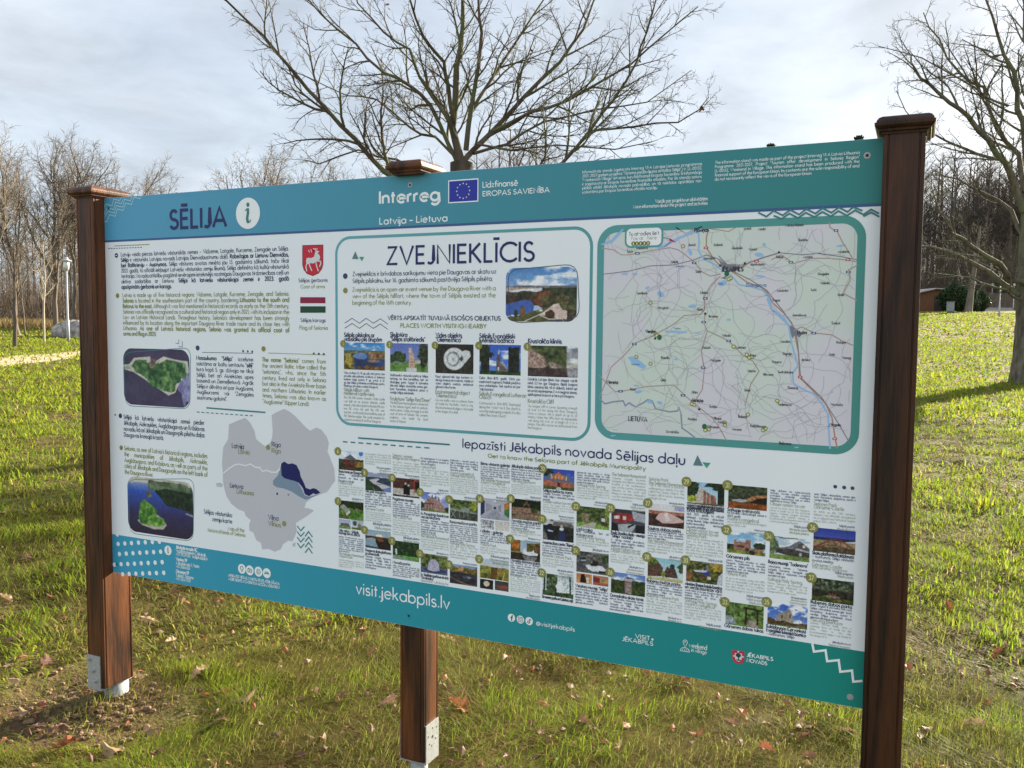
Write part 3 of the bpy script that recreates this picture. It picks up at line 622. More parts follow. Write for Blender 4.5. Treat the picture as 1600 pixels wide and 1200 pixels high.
big = [(601, 1108, 'maple', 'pinkish', .13, 'large pinkish curled leaf left of the middle post foot'), (717, 1115, 'maple', 'russet', .13, 'large russet leaf right of the middle post foot'), (700, 1008, 'oak', 'tan', .10, 'tan leaf standing just right of the middle post below the footer'),
       (1010, 1056, 'plain', 'russet', .10, 'broad russet leaf below the footer logos'), (1065, 1070, 'maple', 'dark brown', .11, 'torn dark leaf below the footer right of the broad russet one'), (1313, 1112, 'maple', 'tan', .09, 'tan crumpled leaf under the lower right corner of the panel'),
       (1328, 1155, 'oak', 'pinkish', .10, 'pale lobed leaf beside the foot of the right post'), (1255, 1163, 'plain', 'dark brown', .09, 'flat dark brown leaf left of the right post below the panel'), (1482, 957, 'oak', 'russet', .11, 'curled russet leaf right of the right post at mid height'),
       (1560, 930, 'plain', 'dark brown', .16, 'long dark brown leaf near the right edge of the lawn'), (1558, 1030, 'plain', 'russet', .11, 'upright orange leaf near the right edge'), (1535, 1105, 'maple', 'russet', .10, 'small russet leaf right of the right post near the bottom'),
       (1515, 1145, 'oak', 'tan', .13, 'pale twisted leaf lower right beside the right post'), (1448, 1160, 'plain', 'dark brown', .15, 'dark leaf lying against the right post foot'), (1445, 778, 'plain', 'russet', .09, 'orange brown leaf on the sunny grass right of the right post'),
       (70, 1042, 'maple', 'pinkish', .11, 'pinkish maple leaf left of the left post bracket'), (26, 1072, 'oak', 'tan', .10, 'tan leaf at the left edge below the left post'), (20, 1005, 'maple', 'pinkish', .14, 'pair sized pink leaf at the far left edge'), (36, 1123, 'plain', 'tan', .10, 'tan upright leaf in the lower left corner'),
       (8, 943, 'maple', 'tan', .11, 'pale leaf cut by the left edge beside the left post'), (95, 902, 'plain', 'dark brown', .12, 'dark flat leaf left of the left post'), (35, 878, 'maple', 'dark brown', .14, 'dark crumpled leaf on the grass left of the left post'), (234, 977, 'oak', 'tan', .12, 'tan leaf right of the left post below the dotted footer'),
       (235, 1149, 'maple', 'pinkish', .09, 'small pink leaf on the grass right of the left post foot'), (172, 1182, 'maple', 'tan', .13, 'large pale leaf at the bottom below the left post'), (342, 1136, 'oak', 'pinkish', .13, 'long pinkish leaf between the left and middle posts'), (383, 1100, 'plain', 'tan', .13, 'pale oval leaf between the left and middle posts'),
       (310, 1060, 'oak', 'tan', .11, 'upright pale leaf right of the left post foot'), (100, 1178, 'maple', 'russet', .12, 'reddish leaf in the lower left part of the lawn'), (630, 978, 'maple', 'russet', .08, 'orange leaf touching the panel edge beside the middle post')]
for k, (px, py, kd, cn, s, lb) in enumerate(big):
    q = gnd(px, py); drop(kd, k % 3, cn, q.x, q.y, s, rg.random()*6.28, lb, .6)
kinds = [('oak', 'lobed'), ('maple', 'pointed'), ('plain', 'oval')]
for k in range(265):
    a = th0+rg.uniform(-.62, .62); d = 2.3+9.5*rg.random()**1.9; x, y = CAM.x+d*math.cos(a), CAM.y+d*math.sin(a); kd, kn = kinds[k % 3]; cn = LM[rg.choice((0, 1, 2, 2, 3))][0]
    drop(kd, k % 3, cn, x, y, rg.uniform(.045, .09), rg.random()*6.28, 'small %s %s fallen leaf lying scattered on the lawn' % (cn, kn))
def litter():
    r_ = random.Random(19); mb = [MB() for _ in range(3)]
    M = MB()
    for k in range(2600):
        a = th0+r_.uniform(-.62, .62); d = 2.2+7*r_.random()**1.5; x, y = CAM.x+d*math.cos(a), CAM.y+d*math.sin(a); z = float(height(x, y))+r_.uniform(.006, .028); s_ = r_.uniform(.006, .02); b_ = r_.random()*6.28
        u = Vector((math.cos(b_), math.sin(b_), r_.uniform(-.5, .5)))*s_*1.5; v = Vector((-math.sin(b_), math.cos(b_), r_.uniform(-.6, .6)))*s_*r_.uniform(.4, .9); c = Vector((x, y, z)); w = Vector((0, 0, s_*r_.uniform(.2, .9))); mi = r_.randrange(3)
        M.face([c-u, c-u*.2+v, c+w], mi); M.face([c-u*.2+v, c+u*.7+v*.6, c+w], mi); M.face([c+u*.7+v*.6, c+u, c+w], mi); M.face([c+u, c+u*.1-v, c+w], mi); M.face([c+u*.1-v, c-u, c+w], mi)
    tag(M.build('leaf_litter', [LM[2][1], LM[1][1], LM[2][1]]), 'small broken bits of brown leaves sprinkled through the near lawn', 'leaf litter', kind='stuff')
litter()
for key, o in LP.items():
    if key not in fresh: bpy.data.objects.remove(o)
# ================================================================= the information stand
OX = W/2
stand = empty('information_stand', (OX, .02, 0), label='large wooden framed information board on three dark brown posts with teal printed panel', cat='information board')
def wood(name, c1, c2, c3, seed):
    m_ = mat(name, c1, .5, 0, .3); t_ = m_.node_tree; b_ = t_.nodes['Principled BSDF']
    tc_ = N(t_, 'ShaderNodeTexCoord'); mp = N(t_, 'ShaderNodeMapping'); mp.inputs['Scale'].default_value = (1, 1, .07); mp.inputs['Location'].default_value = (seed, seed*.7, seed*.3); link(t_, tc_.outputs['Object'], mp.inputs[0])
    n1 = N(t_, 'ShaderNodeTexNoise'); n1.inputs['Scale'].default_value = 7; n1.inputs['Detail'].default_value = 3; n1.inputs['Distortion'].default_value = .6; link(t_, mp.outputs[0], n1.inputs['Vector'])
    ml = N(t_, 'ShaderNodeMath', operation='MULTIPLY'); ml.inputs[1].default_value = 26; link(t_, n1.outputs['Fac'], ml.inputs[0])
    sn = N(t_, 'ShaderNodeMath', operation='SINE'); link(t_, ml.outputs[0], sn.inputs[0])
    n2 = N(t_, 'ShaderNodeTexNoise'); n2.inputs['Scale'].default_value = 160; n2.inputs['Detail'].default_value = 4; link(t_, mp.outputs[0], n2.inputs['Vector'])
    sm = N(t_, 'ShaderNodeMath', operation='MULTIPLY_ADD'); sm.inputs[1].default_value = .28; sm.inputs[2].default_value = .12; link(t_, sn.outputs[0], sm.inputs[0])
    s2 = N(t_, 'ShaderNodeMath', operation='ADD'); link(t_, sm.outputs[0], s2.inputs[0]); link(t_, n2.outputs['Fac'], s2.inputs[1])
    cr = N(t_, 'ShaderNodeValToRGB'); cr.color_ramp.elements[0].position = .25; cr.color_ramp.elements[0].color = (*c1, 1); cr.color_ramp.elements[1].position = 1.0; cr.color_ramp.elements[1].color = (*c2, 1); link(t_, s2.outputs[0], cr.inputs[0])
    n3 = N(t_, 'ShaderNodeTexNoise'); n3.inputs['Scale'].default_value = 5; link(t_, mp.outputs[0], n3.inputs['Vector'])
    mr = N(t_, 'ShaderNodeMapRange'); mr.inputs['From Min'].default_value = .5; mr.inputs['From Max'].default_value = .75; mr.inputs['To Max'].default_value = .6; link(t_, n3.outputs['Fac'], mr.inputs['Value'])
    mi = N(t_, 'ShaderNodeMix', data_type='RGBA'); link(t_, cr.outputs[0], mi.inputs['A']); mi.inputs['B'].default_value = (*c3, 1); link(t_, mr.outputs[0], mi.inputs['Factor']); link(t_, mi.outputs['Result'], b_.inputs['Base Color'])
    bu_ = N(t_, 'ShaderNodeBump'); bu_.inputs['Strength'].default_value = .25; bu_.inputs['Distance'].default_value = .003; link(t_, s2.outputs[0], bu_.inputs['Height']); link(t_, bu_.outputs[0], b_.inputs['Normal'])
    return m_
WD = [wood('stained_pine', tuple(f*c for c in (.018, .007, .0035)), tuple(f*c for c in (.125, .041, .012)), tuple(f*c for c in (.036, .019, .011)), k*3.7) for k, f in enumerate((1.2, 1.15, .5))]  # sunlight and shade put into the stain colour: left and middle lighter, right darker
zinc = noise_mat('zinc_plate', (.33, .35, .345), (.42, .435, .43), 90, .55, 3, metal=.35, spec=.5)
def post(k, x0, y0, y1, plate, label):
    zb, zt = .08, 2.049; x1 = x0+PW; M = MB(); c = .005
    def side(y, s):                  # groove pattern along an X face near both edges
        return [(y+s*c, 0), (y+s*.009, 0), (y+s*.011, .003), (y+s*.014, .003), (y+s*.016, 0)]
    prof = [(x0+c, y0), (x0+.010, y0), (x0+.0115, y0+.0025), (x0+.0135, y0+.0025), (x0+.015, y0), (x1-.015, y0), (x1-.0135, y0+.0025), (x1-.0115, y0+.0025), (x1-.010, y0), (x1-c, y0)]
    prof += [(x1-dx_, y) for y, dx_ in side(y0, 1)]+[(x1-dx_, y) for y, dx_ in reversed(side(y1, -1))]
    prof += [(x1-c, y1), (x0+c, y1)]
    prof += [(x0+dx_, y) for y, dx_ in side(y1, -1)]+[(x0+dx_, y) for y, dx_ in reversed(side(y0, 1))]
    loc = Vector((x0+PW/2-OX, (y0+y1)/2-.02, 0)); cx, cy = x0+PW/2, (y0+y1)/2
    L = lambda pts: [(x-cx, y-cy) for x, y in pts]
    pr = L(prof); i_ = [(x*.965, y*.975) for x, y in pr]
    M.loft([[(x, y, zb) for x, y in i_], [(x, y, zb+.006) for x, y in pr], [(x, y, zt) for x, y in pr]])
    o = M.build('post', WD[k], stand, False, loc); o['label'] = label
    M = MB(); hx, hy = PW/2, (y1-y0)/2
    def ring(o_, z): return [(-hx-o_, cy2-hy2-o_, z), (hx+o_, cy2-hy2-o_, z), (hx+o_, cy2+hy2+o_, z), (-hx-o_, cy2+hy2+o_, z)]
    z0 = 2.047; hy2, cy2 = (hy, 0) if plate == 'front' else (.0785-.020, .0335-cy)
    M.loft([ring(a, z0+z) for a, z in ((.003, 0), (.004, .006), (.011, .007), (.012, .012), (.017, .015), (.0205, .020), (.021, .027), (.017, .028), (.016, .033), (.011, .040), (.004, .044))])
    M.build('cap', WD[k], o)
    M = MB(); M.lathe([(.047, -.12), (.047, .068)], (.004, .022, 0), 28) if plate == 'front' else M.lathe([(.03, -.12), (.03, .10)], (0, 0, 0), 24)
    M.build('base_pipe', zinc, o, True)
    def bolts(pos, ax, nm='bolt'):
        for (x, y, z) in pos:
            B = MB(); 
            for (r_, a, b_, n) in ((.0105, 0, .002, 16), (.0075, .002, .009, 6), (.0045, .009, .014, 10)):
                ring_ = lambda h: [((x+ax[0]*h+r_*math.cos(q)*(ax[1] != 0), y+ax[1]*h+r_*math.cos(q)*(ax[0] != 0), z+r_*math.sin(q)) if ax[0] or ax[1] else None) for q in [6.283*j/n for j in range(n)]]
                B.loft([ring_(a), ring_(b_)])
            B.build(nm, zinc, o)
    if plate == 'front':
        for sg, nm in ((-1, 'mounting_plate'), (1, 'mounting_plate')):
            M = MB(); yy = sg*(hy+.0025); M.box(-.042, .030, yy-.0022, yy+.0022, .078, .212, 0); M.build(nm, zinc, o)
        bolts([(-.028, -hy-.0047, .196), (-.006, -hy-.0047, .152), (.008, -hy-.0047, .110)], (0, -1))
        M = MB(); M.box(-.045, .032, -hy-.004, hy+.004, .0695, .0775); M.build('seat_plate', zinc, o)
        bolts([(.012, -.03, .022), (-.035, -.028, .045)], (0, -1), 'set_screw')
    else:
        for sg in (-1, 1):
            M = MB(); xx = sg*(hx+.0025); M.box(xx-.0022, xx+.0022, -.0405, .0425, .078, .205); M.build('mounting_plate', zinc, o)
        for y, z, r_ in ((.0, .155, .0055), (-.028, .165, .003), (.028, .178, .003), (.02, .14, .003), (-.02, .135, .003), (.0, .185, .003), (-.005, .125, .003)):
            B = MB(); B.loft([[(hx+.0048+h, y+r_*math.cos(q), z+r_*math.sin(q)) for q in [6.283*j/8 for j in range(8)]] for h in (0, .0006)]); B.build('bolt_hole', mat('hole_dark', (.03, .03, .03), .9), o) if r_ > .004 else B.build('nail_hole', bpy.data.materials.get('hole_dark') or mat('hole_dark', (.03, .03, .03), .9), o)
        M = MB(); M.box(-hx-.004, hx+.004, -.0405, .0425, .0695, .0775); M.build('seat_plate', zinc, o)
    return o
post(0, -PW, -PD, .092, 'front', 'left post with a steel bracket on its front')
post(1, 1.369, .005, .105, 'side', 'middle post behind the panel')
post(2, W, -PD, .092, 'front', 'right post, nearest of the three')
# ---------------------------------------------------------------- panel and its printing
def ink(name, h, rough=.42): return mat(name, lin(h), rough, 0, .28)
paper = noise_mat('panel_white', lin('e9eff4'), lin('ecf1f5'), 3, .42, 2, spec=.28)
M = MB(); M.box(.0006, W-.0006, 0, .0045, ZB, ZT); 
panel = MB()
panel.v = [(x-OX, y-.02, z) for x, y, z in M.v]; panel.f, panel.mi = M.f, M.mi
panel = panel.build('panel', paper, stand)
def grad(name, h0, h1):              # printed blend from blue-teal to green-teal along the board
    m_ = mat(name, lin(h0), .42, 0, .28); t_ = m_.node_tree; b_ = t_.nodes['Principled BSDF']
    tc_ = N(t_, 'ShaderNodeTexCoord'); se = N(t_, 'ShaderNodeSeparateXYZ'); link(t_, tc_.outputs['Object'], se.inputs[0])
    mr = N(t_, 'ShaderNodeMapRange'); mr.inputs['From Min'].default_value = -OX; mr.inputs['From Max'].default_value = OX; link(t_, se.outputs[0], mr.inputs['Value'])
    mi = N(t_, 'ShaderNodeMix', data_type='RGBA'); mi.inputs['A'].default_value = (*lin(h0), 1); mi.inputs['B'].default_value = (*lin(h1), 1); link(t_, mr.outputs[0], mi.inputs['Factor']); link(t_, mi.outputs['Result'], b_.inputs['Base Color']); return m_
TEAL = grad('teal_print', '549fc4', '30807f'); TEAL2 = grad('teal_footer', '3f9fc2', '15877c'); FRAME = grad('frame_print', '72b2c8', '4c948c')
NAVY, OLIVE, DARK, WHITE, GREY, BLACK = ink('navy_ink', '252a63'), ink('olive_ink', '90955a'), ink('text_ink', '474b6a'), ink('white_ink', 'eef2f3'), ink('pale_ink', '9aa08c'), ink('black_ink', '22222a')
TINK, LINE, OLV = ink('teal_ink', '3f7f86'), ink('navy_line', '3d5b8c'), ink('badge_olive', '8a8a4a')
class Print(MB):                     # flat printing on the panel, every stroke a hair above the last
    def __init__(s, lay=0): super().__init__(); s.y = -.0004-.0003*lay; s.k = 0; s.cuts = []
    def pt(s, x, z): return (x-OX, s.y-.02-s.k*1.2e-5, z)
    def nxt(s): s.k = (s.k+1) % 12
    def poly(s, pts, mi=0): s.nxt(); s.face([s.pt(*p) for p in pts], mi)
    def ppoly(s, px, mi=0): s.poly([bp(*p) for p in px], mi)
    def disc(s, x, z, r, mi=0, n=28, rz=None): s.poly([(x+r*math.cos(6.2832*k/n), z+(rz or r)*math.sin(6.2832*k/n)) for k in range(n)], mi)
    def stroke(s, pts, w, mi=0, closed=False):
        s.nxt(); n = len(pts)
        if n < 2: return
        a, b = [], []
        for i_ in range(n):
            p0 = pts[i_-1] if (i_ > 0 or closed) else None; p1 = pts[i_]; p2 = pts[(i_+1) % n] if (i_ < n-1 or closed) else None
            ns = []
            for u, v in ((p0, p1), (p1, p2)):
                if u is None or v is None: continue
                dx_, dz = v[0]-u[0], v[1]-u[1]; l = math.hypot(dx_, dz) or 1e-9; ns.append((-dz/l, dx_/l))
            nx, nz = sum(q[0] for q in ns)/len(ns), sum(q[1] for q in ns)/len(ns); l2 = max(.3, nx*nx+nz*nz)
            if len(ns) == 2: nx, nz = nx/l2, nz/l2
            a.append(s.pt(p1[0]+nx*w/2, p1[1]+nz*w/2)); b.append(s.pt(p1[0]-nx*w/2, p1[1]-nz*w/2))
        v0 = len(s.v); s.v += a+b
        for i_ in range(n if closed else n-1):
            j_ = (i_+1) % n; s.f.append((v0+n+i_, v0+n+j_, v0+j_, v0+i_)); s.mi.append(mi)
    def pstroke(s, px, w, mi=0, closed=False): s.cut(); s.stroke([bp(*p) for p in px], w, mi, closed)
    def dash(s, p, q, n, w, mi=0, duty=.6):
        s.cut()
        a, b = bp(*p), bp(*q)
        for k in range(n):
            f0, f1 = k/n, (k+duty)/n; s.stroke([(a[0]+(b[0]-a[0])*f, a[1]+(b[1]-a[1])*f) for f in (f0, f1)], w, mi)
    def cut(s):
        if s.f: s.cuts.append((len(s.v), len(s.f)))
    def put(s, name, mats, label=None):
        ends = [c for c in s.cuts if c[1] < len(s.f)]+[(len(s.v), len(s.f))]; v0 = f0 = 0; V_, F_, M_ = s.v, s.f, s.mi; mats_ = mats if isinstance(mats, (list, tuple)) else [mats]
        for v1, f1 in ends:
            if f1 > f0:
                s.v, s.f, s.mi = V_[v0:v1], [tuple(q-v0 for q in f) for f in F_[f0:f1]], M_[f0:f1]
                if len(set(s.mi)) == 1 and len(mats_) > 1: mt = mats_[s.mi[0]]; s.mi = [0]*len(s.mi); o = s.build(name, mt, panel)
                else: o = s.build(name, mats, panel)
                if label and len(ends) == 1: o['label'] = label
            v0, f0 = v1, f1
        return o
        o = s.build(name, mats, panel)
        if label: o['label'] = label
        return o
# ---- a plain geometric stroke alphabet (cap height 1)
def arc(cx, cy, rx, ry, a0, a1, n=None):
    n = n or max(3, int(abs(a1-a0)/22)); return [(cx+rx*math.cos(R(a0+(a1-a0)*k/n)), cy+ry*math.sin(R(a0+(a1-a0)*k/n))) for k in range(n+1)]
O_ = arc(.31, .31, .29, .31, 0, 360)
GL = {
 'a': (.62, [O_, [(.60, .63), (.60, 0)]]), 'b': (.62, [O_, [(.02, 1.06), (.02, 0)]]), 'c': (.52, [arc(.31, .31, .29, .31, 48, 312)]), 'd': (.62, [O_, [(.60, 1.06), (.60, 0)]]),
 'e': (.60, [[(.03, .33), (.59, .33)]+arc(.31, .31, .29, .31, 4, 316)]), 'f': (.32, [[(.12, 0), (.12, .84)]+arc(.29, .84, .17, .2, 180, 70), [(0, .6), (.31, .6)]]),
 'g': (.62, [O_, [(.60, .63), (.60, -.06)]+arc(.32, -.06, .28, .26, 0, -155)]), 'h': (.50, [[(.02, 1.06), (.02, 0)], arc(.25, .36, .23, .26, 175, 0)+[(.48, 0)]]),
 'i': (.06, [[(.03, .62), (.03, 0)], [(.03, .80), (.03, .94)]]), 'j': (.06, [[(.03, .62), (.03, -.14)]+arc(-.12, -.14, .15, .17, 0, -95), [(.03, .80), (.03, .94)]]),
 'k': (.46, [[(.02, 1.06), (.02, 0)], [(.42, .62), (.03, .26)], [(.15, .38), (.46, 0)]]), 'l': (.06, [[(.03, 1.06), (.03, 0)]]),
 'm': (.84, [[(.02, .62), (.02, 0)], arc(.22, .38, .2, .24, 175, 0)+[(.42, 0)], arc(.62, .38, .2, .24, 175, 0)+[(.82, 0)]]), 'n': (.50, [[(.02, .62), (.02, 0)], arc(.25, .36, .23, .26, 175, 0)+[(.48, 0)]]),
 'o': (.62, [O_]), 'p': (.62, [O_, [(.02, .62), (.02, -.36)]]), 'q': (.62, [O_, [(.60, .62), (.60, -.36)]]), 'r': (.30, [[(.02, .62), (.02, 0)], arc(.23, .36, .21, .26, 175, 72)]),
 's': (.40, [arc(.20, .465, .17, .155, 25, 270)+arc(.20, .155, .19, .155, 90, -155)]), 't': (.30, [[(.13, .88), (.13, 0)], [(0, .6), (.29, .6)]]),
 'u': (.50, [[(.02, .62), (.02, .26)]+arc(.25, .26, .23, .26, 180, 360)+[(.48, .62)]]), 'v': (.50, [[(0, .62), (.25, 0), (.50, .62)]]), 'w': (.80, [[(0, .62), (.2, .02), (.4, .6), (.6, .02), (.8, .62)]]),
 'x': (.46, [[(0, .62), (.46, 0)], [(.46, .62), (0, 0)]]), 'y': (.50, [[(0, .62), (.26, 0)], [(.50, .62), (.14, -.36)]]), 'z': (.44, [[(.02, .57), (.40, .57), (.02, .05), (.44, .05)]]),
 'A': (.78, [[(0, 0), (.39, .97), (.78, 0)], [(.14, .32), (.64, .32)]]), 'B': (.52, [[(.03, 0), (.03, .95), (.22, .95)]+arc(.25, .74, .2, .21, 90, -90)+[(.03, .53)], [(.03, .53), (.26, .53)]+arc(.26, .29, .24, .24, 90, -90)+[(.03, .05)]]),
 'C': (.80, [arc(.50, .5, .48, .47, 42, 318)]), 'D': (.68, [[(.03, .05), (.03, .95), (.2, .95)]+arc(.2, .5, .46, .45, 90, -90)+[(.03, .05)]]), 'E': (.48, [[(.48, .95), (.03, .95), (.03, .05), (.48, .05)], [(.03, .52), (.44, .52)]]),
 'F': (.46, [[(.46, .95), (.03, .95), (.03, 0)], [(.03, .52), (.42, .52)]]), 'G': (.88, [arc(.50, .5, .48, .47, 42, 360)+[(.52, .5)]]), 'H': (.66, [[(.03, 1), (.03, 0)], [(.63, 1), (.63, 0)], [(.03, .53), (.63, .53)]]),
 'I': (.06, [[(.03, 1), (.03, 0)]]), 'J': (.36, [[(.33, 1), (.33, .24)]+arc(.15, .24, .18, .21, 0, -140)]), 'K': (.60, [[(.03, 1), (.03, 0)], [(.55, 1), (.05, .48)], [(.14, .57), (.6, 0)]]), 'L': (.44, [[(.03, 1), (.03, .05), (.44, .05)]]),
 'M': (.92, [[(.03, 0), (.14, .97), (.46, .12), (.78, .97), (.89, 0)]]), 'N': (.72, [[(.03, 0), (.03, .97), (.69, .03), (.69, 1)]]), 'O': (.98, [arc(.49, .5, .47, .47, 0, 360)]), 'P': (.50, [[(.03, 0), (.03, .95), (.22, .95)]+arc(.24, .7, .23, .25, 90, -90)+[(.03, .45)]]),
 'Q': (.98, [arc(.49, .5, .47, .47, 0, 360), [(.55, .35), (.9, 0)]]), 'R': (.54, [[(.03, 0), (.03, .95), (.22, .95)]+arc(.24, .71, .23, .24, 90, -90)+[(.03, .47)], [(.22, .46), (.54, 0)]]),
 'S': (.52, [arc(.26, .72, .21, .235, 30, 262)+arc(.26, .265, .24, .225, 90, -160)]), 'T': (.52, [[(.26, .95), (.26, 0)], [(0, .95), (.52, .95)]]), 'U': (.62, [[(.03, 1), (.03, .31)]+arc(.31, .31, .28, .28, 180, 360)+[(.59, 1)]]),
 'V': (.74, [[(0, 1), (.37, .03), (.74, 1)]]), 'W': (1.1, [[(0, 1), (.27, .03), (.55, .97), (.83, .03), (1.1, 1)]]), 'X': (.64, [[(0, 1), (.64, 0)], [(.64, 1), (0, 0)]]), 'Y': (.62, [[(0, 1), (.31, .46), (.62, 1)], [(.31, .46), (.31, 0)]]), 'Z': (.60, [[(.04, .95), (.54, .95), (.03, .05), (.60, .05)]]),
 '0': (.56, [arc(.28, .5, .25, .47, 0, 360)]), '1': (.24, [[(0, .82), (.18, .95), (.18, 0)]]), '2': (.50, [arc(.25, .72, .21, .23, 170, -20)+[(.04, .05), (.5, .05)]]), '3': (.48, [arc(.22, .74, .19, .21, 150, -90)+arc(.22, .28, .23, .25, 90, -150)]),
 '4': (.54, [[(.40, 0), (.40, .93), (.02, .26), (.54, .26)]]), '5': (.50, [[(.44, .95), (.15, .95), (.08, .55)]+arc(.22, .32, .24, .27, 120, -140)]), '6': (.52, [arc(.26, .3, .23, .25, 0, 360), [(.06, .4), (.36, 1)]]), '7': (.48, [[(.02, .95), (.44, .95), (.12, 0)]]),
 '8': (.50, [arc(.25, .73, .18, .21, 0, 360), arc(.25, .28, .23, .24, 0, 360)]), '9': (.52, [arc(.26, .7, .23, .25, 0, 360), [(.46, .6), (.16, 0)]]),
 '.': (.08, [[(.04, .0), (.04, .13)]]), ',': (.08, [[(.06, .12), (.0, -.14)]]), ':': (.08, [[(.04, 0), (.04, .13)], [(.04, .42), (.04, .55)]]), '-': (.28, [[(.02, .33), (.26, .33)]]), '–': (.46, [[(.0, .36), (.46, .36)]]), '"': (.2, [[(.03, 1), (.03, .76)], [(.17, 1), (.17, .76)]]),
 "'": (.06, [[(.03, 1), (.03, .76)]]), '/': (.4, [[(0, -.05), (.4, 1)]]), '(': (.2, [arc(.32, .42, .3, .62, 125, 235)]), ')': (.2, [arc(-.12, .42, .3, .62, 55, -55)]), '+': (.5, [[(.0, .4), (.5, .4)], [(.25, .65), (.25, .15)]]), '@': (.9, [arc(.45, .38, .43, .44, -60, 290), arc(.45, .38, .2, .22, 0, 360), [(.65, .58), (.66, .2), (.8, .2)]]),
 '•': (.16, [[(.02, .36), (.14, .36)]])}
ACC = {'ā': 'a', 'ē': 'e', 'ī': 'i', 'ū': 'u', 'š': 's', 'č': 'c', 'ž': 'z', 'ķ': 'k', 'ļ': 'l', 'ņ': 'n', 'ģ': 'g', 'Ē': 'E', 'Ī': 'I', 'Ā': 'A', 'Š': 'S', 'Ž': 'Z', 'Ū': 'U', 'Č': 'C', 'Ģ': 'G', 'Ļ': 'L', 'Ņ': 'N'}
def glyph(ch):
    if ch in ACC:
        b_ = ACC[ch]; w, st = GL[b_]; st = list(st); y = 1.2 if b_.isupper() else .84; c = w/2
        if ch in 'āēīūĒĪĀŪ':
            if b_ == 'i': st = st[:1]
            h = .2 if w > .2 else .16; st.append([(c-h, y), (c+h, y)])
        elif ch in 'ščžŠŽČ': st.append([(c-.15, y+.1), (c, y-.04), (c+.15, y+.1)])
        elif ch in 'ģ': st.append([(c-.03, y-.02), (c+.05, y+.16)])
        else: st.append([(c+.04, -.12), (c-.02, -.32)])
        return w, st
    return GL.get(ch, (.5, []))
SP = .17
def twidth(s): return sum((.30 if c == ' ' else glyph(c)[0]+SP) for c in s if c != '*')-SP
def draw(P, s, x, z, cap, sx, wt, mi=0, bold=None, gap=0, slope=0):
    b_ = False
    for c in s:
        if c == '*': b_ = not b_; continue
        if c == ' ': x += .30*cap*sx+gap; continue
        w, st = glyph(c)
        for q in st: P.stroke([(x+u*cap*sx, z+v*cap+slope*u*cap) for u, v in q], cap*(bold if (b_ and bold) else wt), mi)
        x += (w+SP)*cap*sx
    return x
def text(P, s, l, r, ytop, wt=.12, mi=0, bold=None):    # baseline left pixel, baseline right pixel, top of the capitals at the left
    P.cut(); a, b_ = bp(*l), bp(*r); cap = bp(l[0], ytop)[1]-a[1]; sx = (b_[0]-a[0])/(twidth(s)*cap); draw(P, s, a[0], (a[1]+b_[1])/2, cap, sx, wt, mi, bold)
def para(P, lines, xl, y0, y1, xr, k=.56, wt=.11, bold=.17, mi=0, just=True, yl=None):   # pixels: left, first and last baselines at the left, right
    P.cut(); n = len(lines); z0, z1 = bp(xl, y0)[1], bp(xl, y1)[1]; xa, xb = bp(xl, y0)[0], bp(xr, y0)[0]; pitch = (z0-z1)/max(1, n-1) if n > 1 else .012
    cap = pitch*k; full = xb-xa; sx = min(1.0, full/(max(twidth(s) for s in lines)*cap))
    for i_, s in enumerate(lines):
        z = z0-pitch*i_; wn = twidth(s)*cap*sx; sp = s.count(' '); gap = 0
        if just and i_ < n-1 and sp and wn > full*.62: gap = (full-wn)/sp
        draw(P, s, xa, z, cap, sx, wt, mi, bold, gap)
def rrect(x0, x1, z0, z1, r, n=7):
    o = []
    for cx, cz, a in ((x1-r, z1-r, 0), (x0+r, z1-r, 90), (x0+r, z0+r, 180), (x1-r, z0+r, 270)): o += [(cx+r*math.cos(R(a+90*k/n)), cz+r*math.sin(R(a+90*k/n))) for k in range(n+1)]
    return o
# ---- bands
zh0, zh1 = (bp(165, 376)[1]+bp(1374, 316.8)[1])/2, (bp(165, 379.2)[1]+bp(1374, 321.6)[1])/2
P = Print(); 
for k in range(24): P.face([P.pt(x, z) for x, z in ((.001+(W-.002)*k/24, zh0), (.001+(W-.002)*(k+1)/24, zh0), (.001+(W-.002)*(k+1)/24, ZT-.0005), (.001+(W-.002)*k/24, ZT-.0005))])
P.put('header_band', TEAL)
P = Print(); P.poly([(.001, zh1), (W-.001, zh1), (W-.001, zh0), (.001, zh0)]); P.put('header_line', LINE)
zf = (bp(176, 834)[1]+bp(1349, 1018.7)[1])/2
P = Print()
for k in range(24): P.face([P.pt(x, z) for x, z in ((.001+(W-.002)*k/24, ZB+.0005), (.001+(W-.002)*(k+1)/24, ZB+.0005), (.001+(W-.002)*(k+1)/24, zf), (.001+(W-.002)*k/24, zf))])
P.put('footer_band', TEAL2)
# ---- header lettering
P = Print(2); text(P, 'SĒLIJA', (266, 358.2), (353.5, 354.2), 327.8, .17); P.put('heading', NAVY, 'navy region name in the header')
P = Print(2); P.disc(.7331, 1.9576, .0556, 0, 48); o = P.put('info_sign', WHITE)
P = Print(4); x, z = .7331, 1.9576; P.disc(x+.001, z+.0305, .0072, 0, 16, .0083)
P.stroke([(x-.012, z+.009), (x-.004, z+.0165), (x+.0005, z+.0165)], .004); P.stroke([(x+.0005, z+.0175), (x+.001, z+.002), (x-.0035, z-.018), (x-.0015, z-.0285), (x+.004, z-.0325)], .0115); P.stroke([(x+.002, z-.033), (x+.009, z-.031), (x+.013, z-.023)], .004)
P.put('info_letter', TINK)
P = Print(2); text(P, 'Interreg', (593.3, 317.3), (686.4, 313.9), 298.1, .2); text(P, 'Latvija – Lietuva', (593.3, 350.2), (699, 346.2), 339.6, .16); text(P, 'Līdzfinansē', (754.5, 293), (809, 290.3), 283.8, .15); text(P, 'EIROPAS SAVIENĪBA', (754.5, 306.6), (858.5, 300.8), 298.6, .16)
P.put('header_lettering', WHITE)
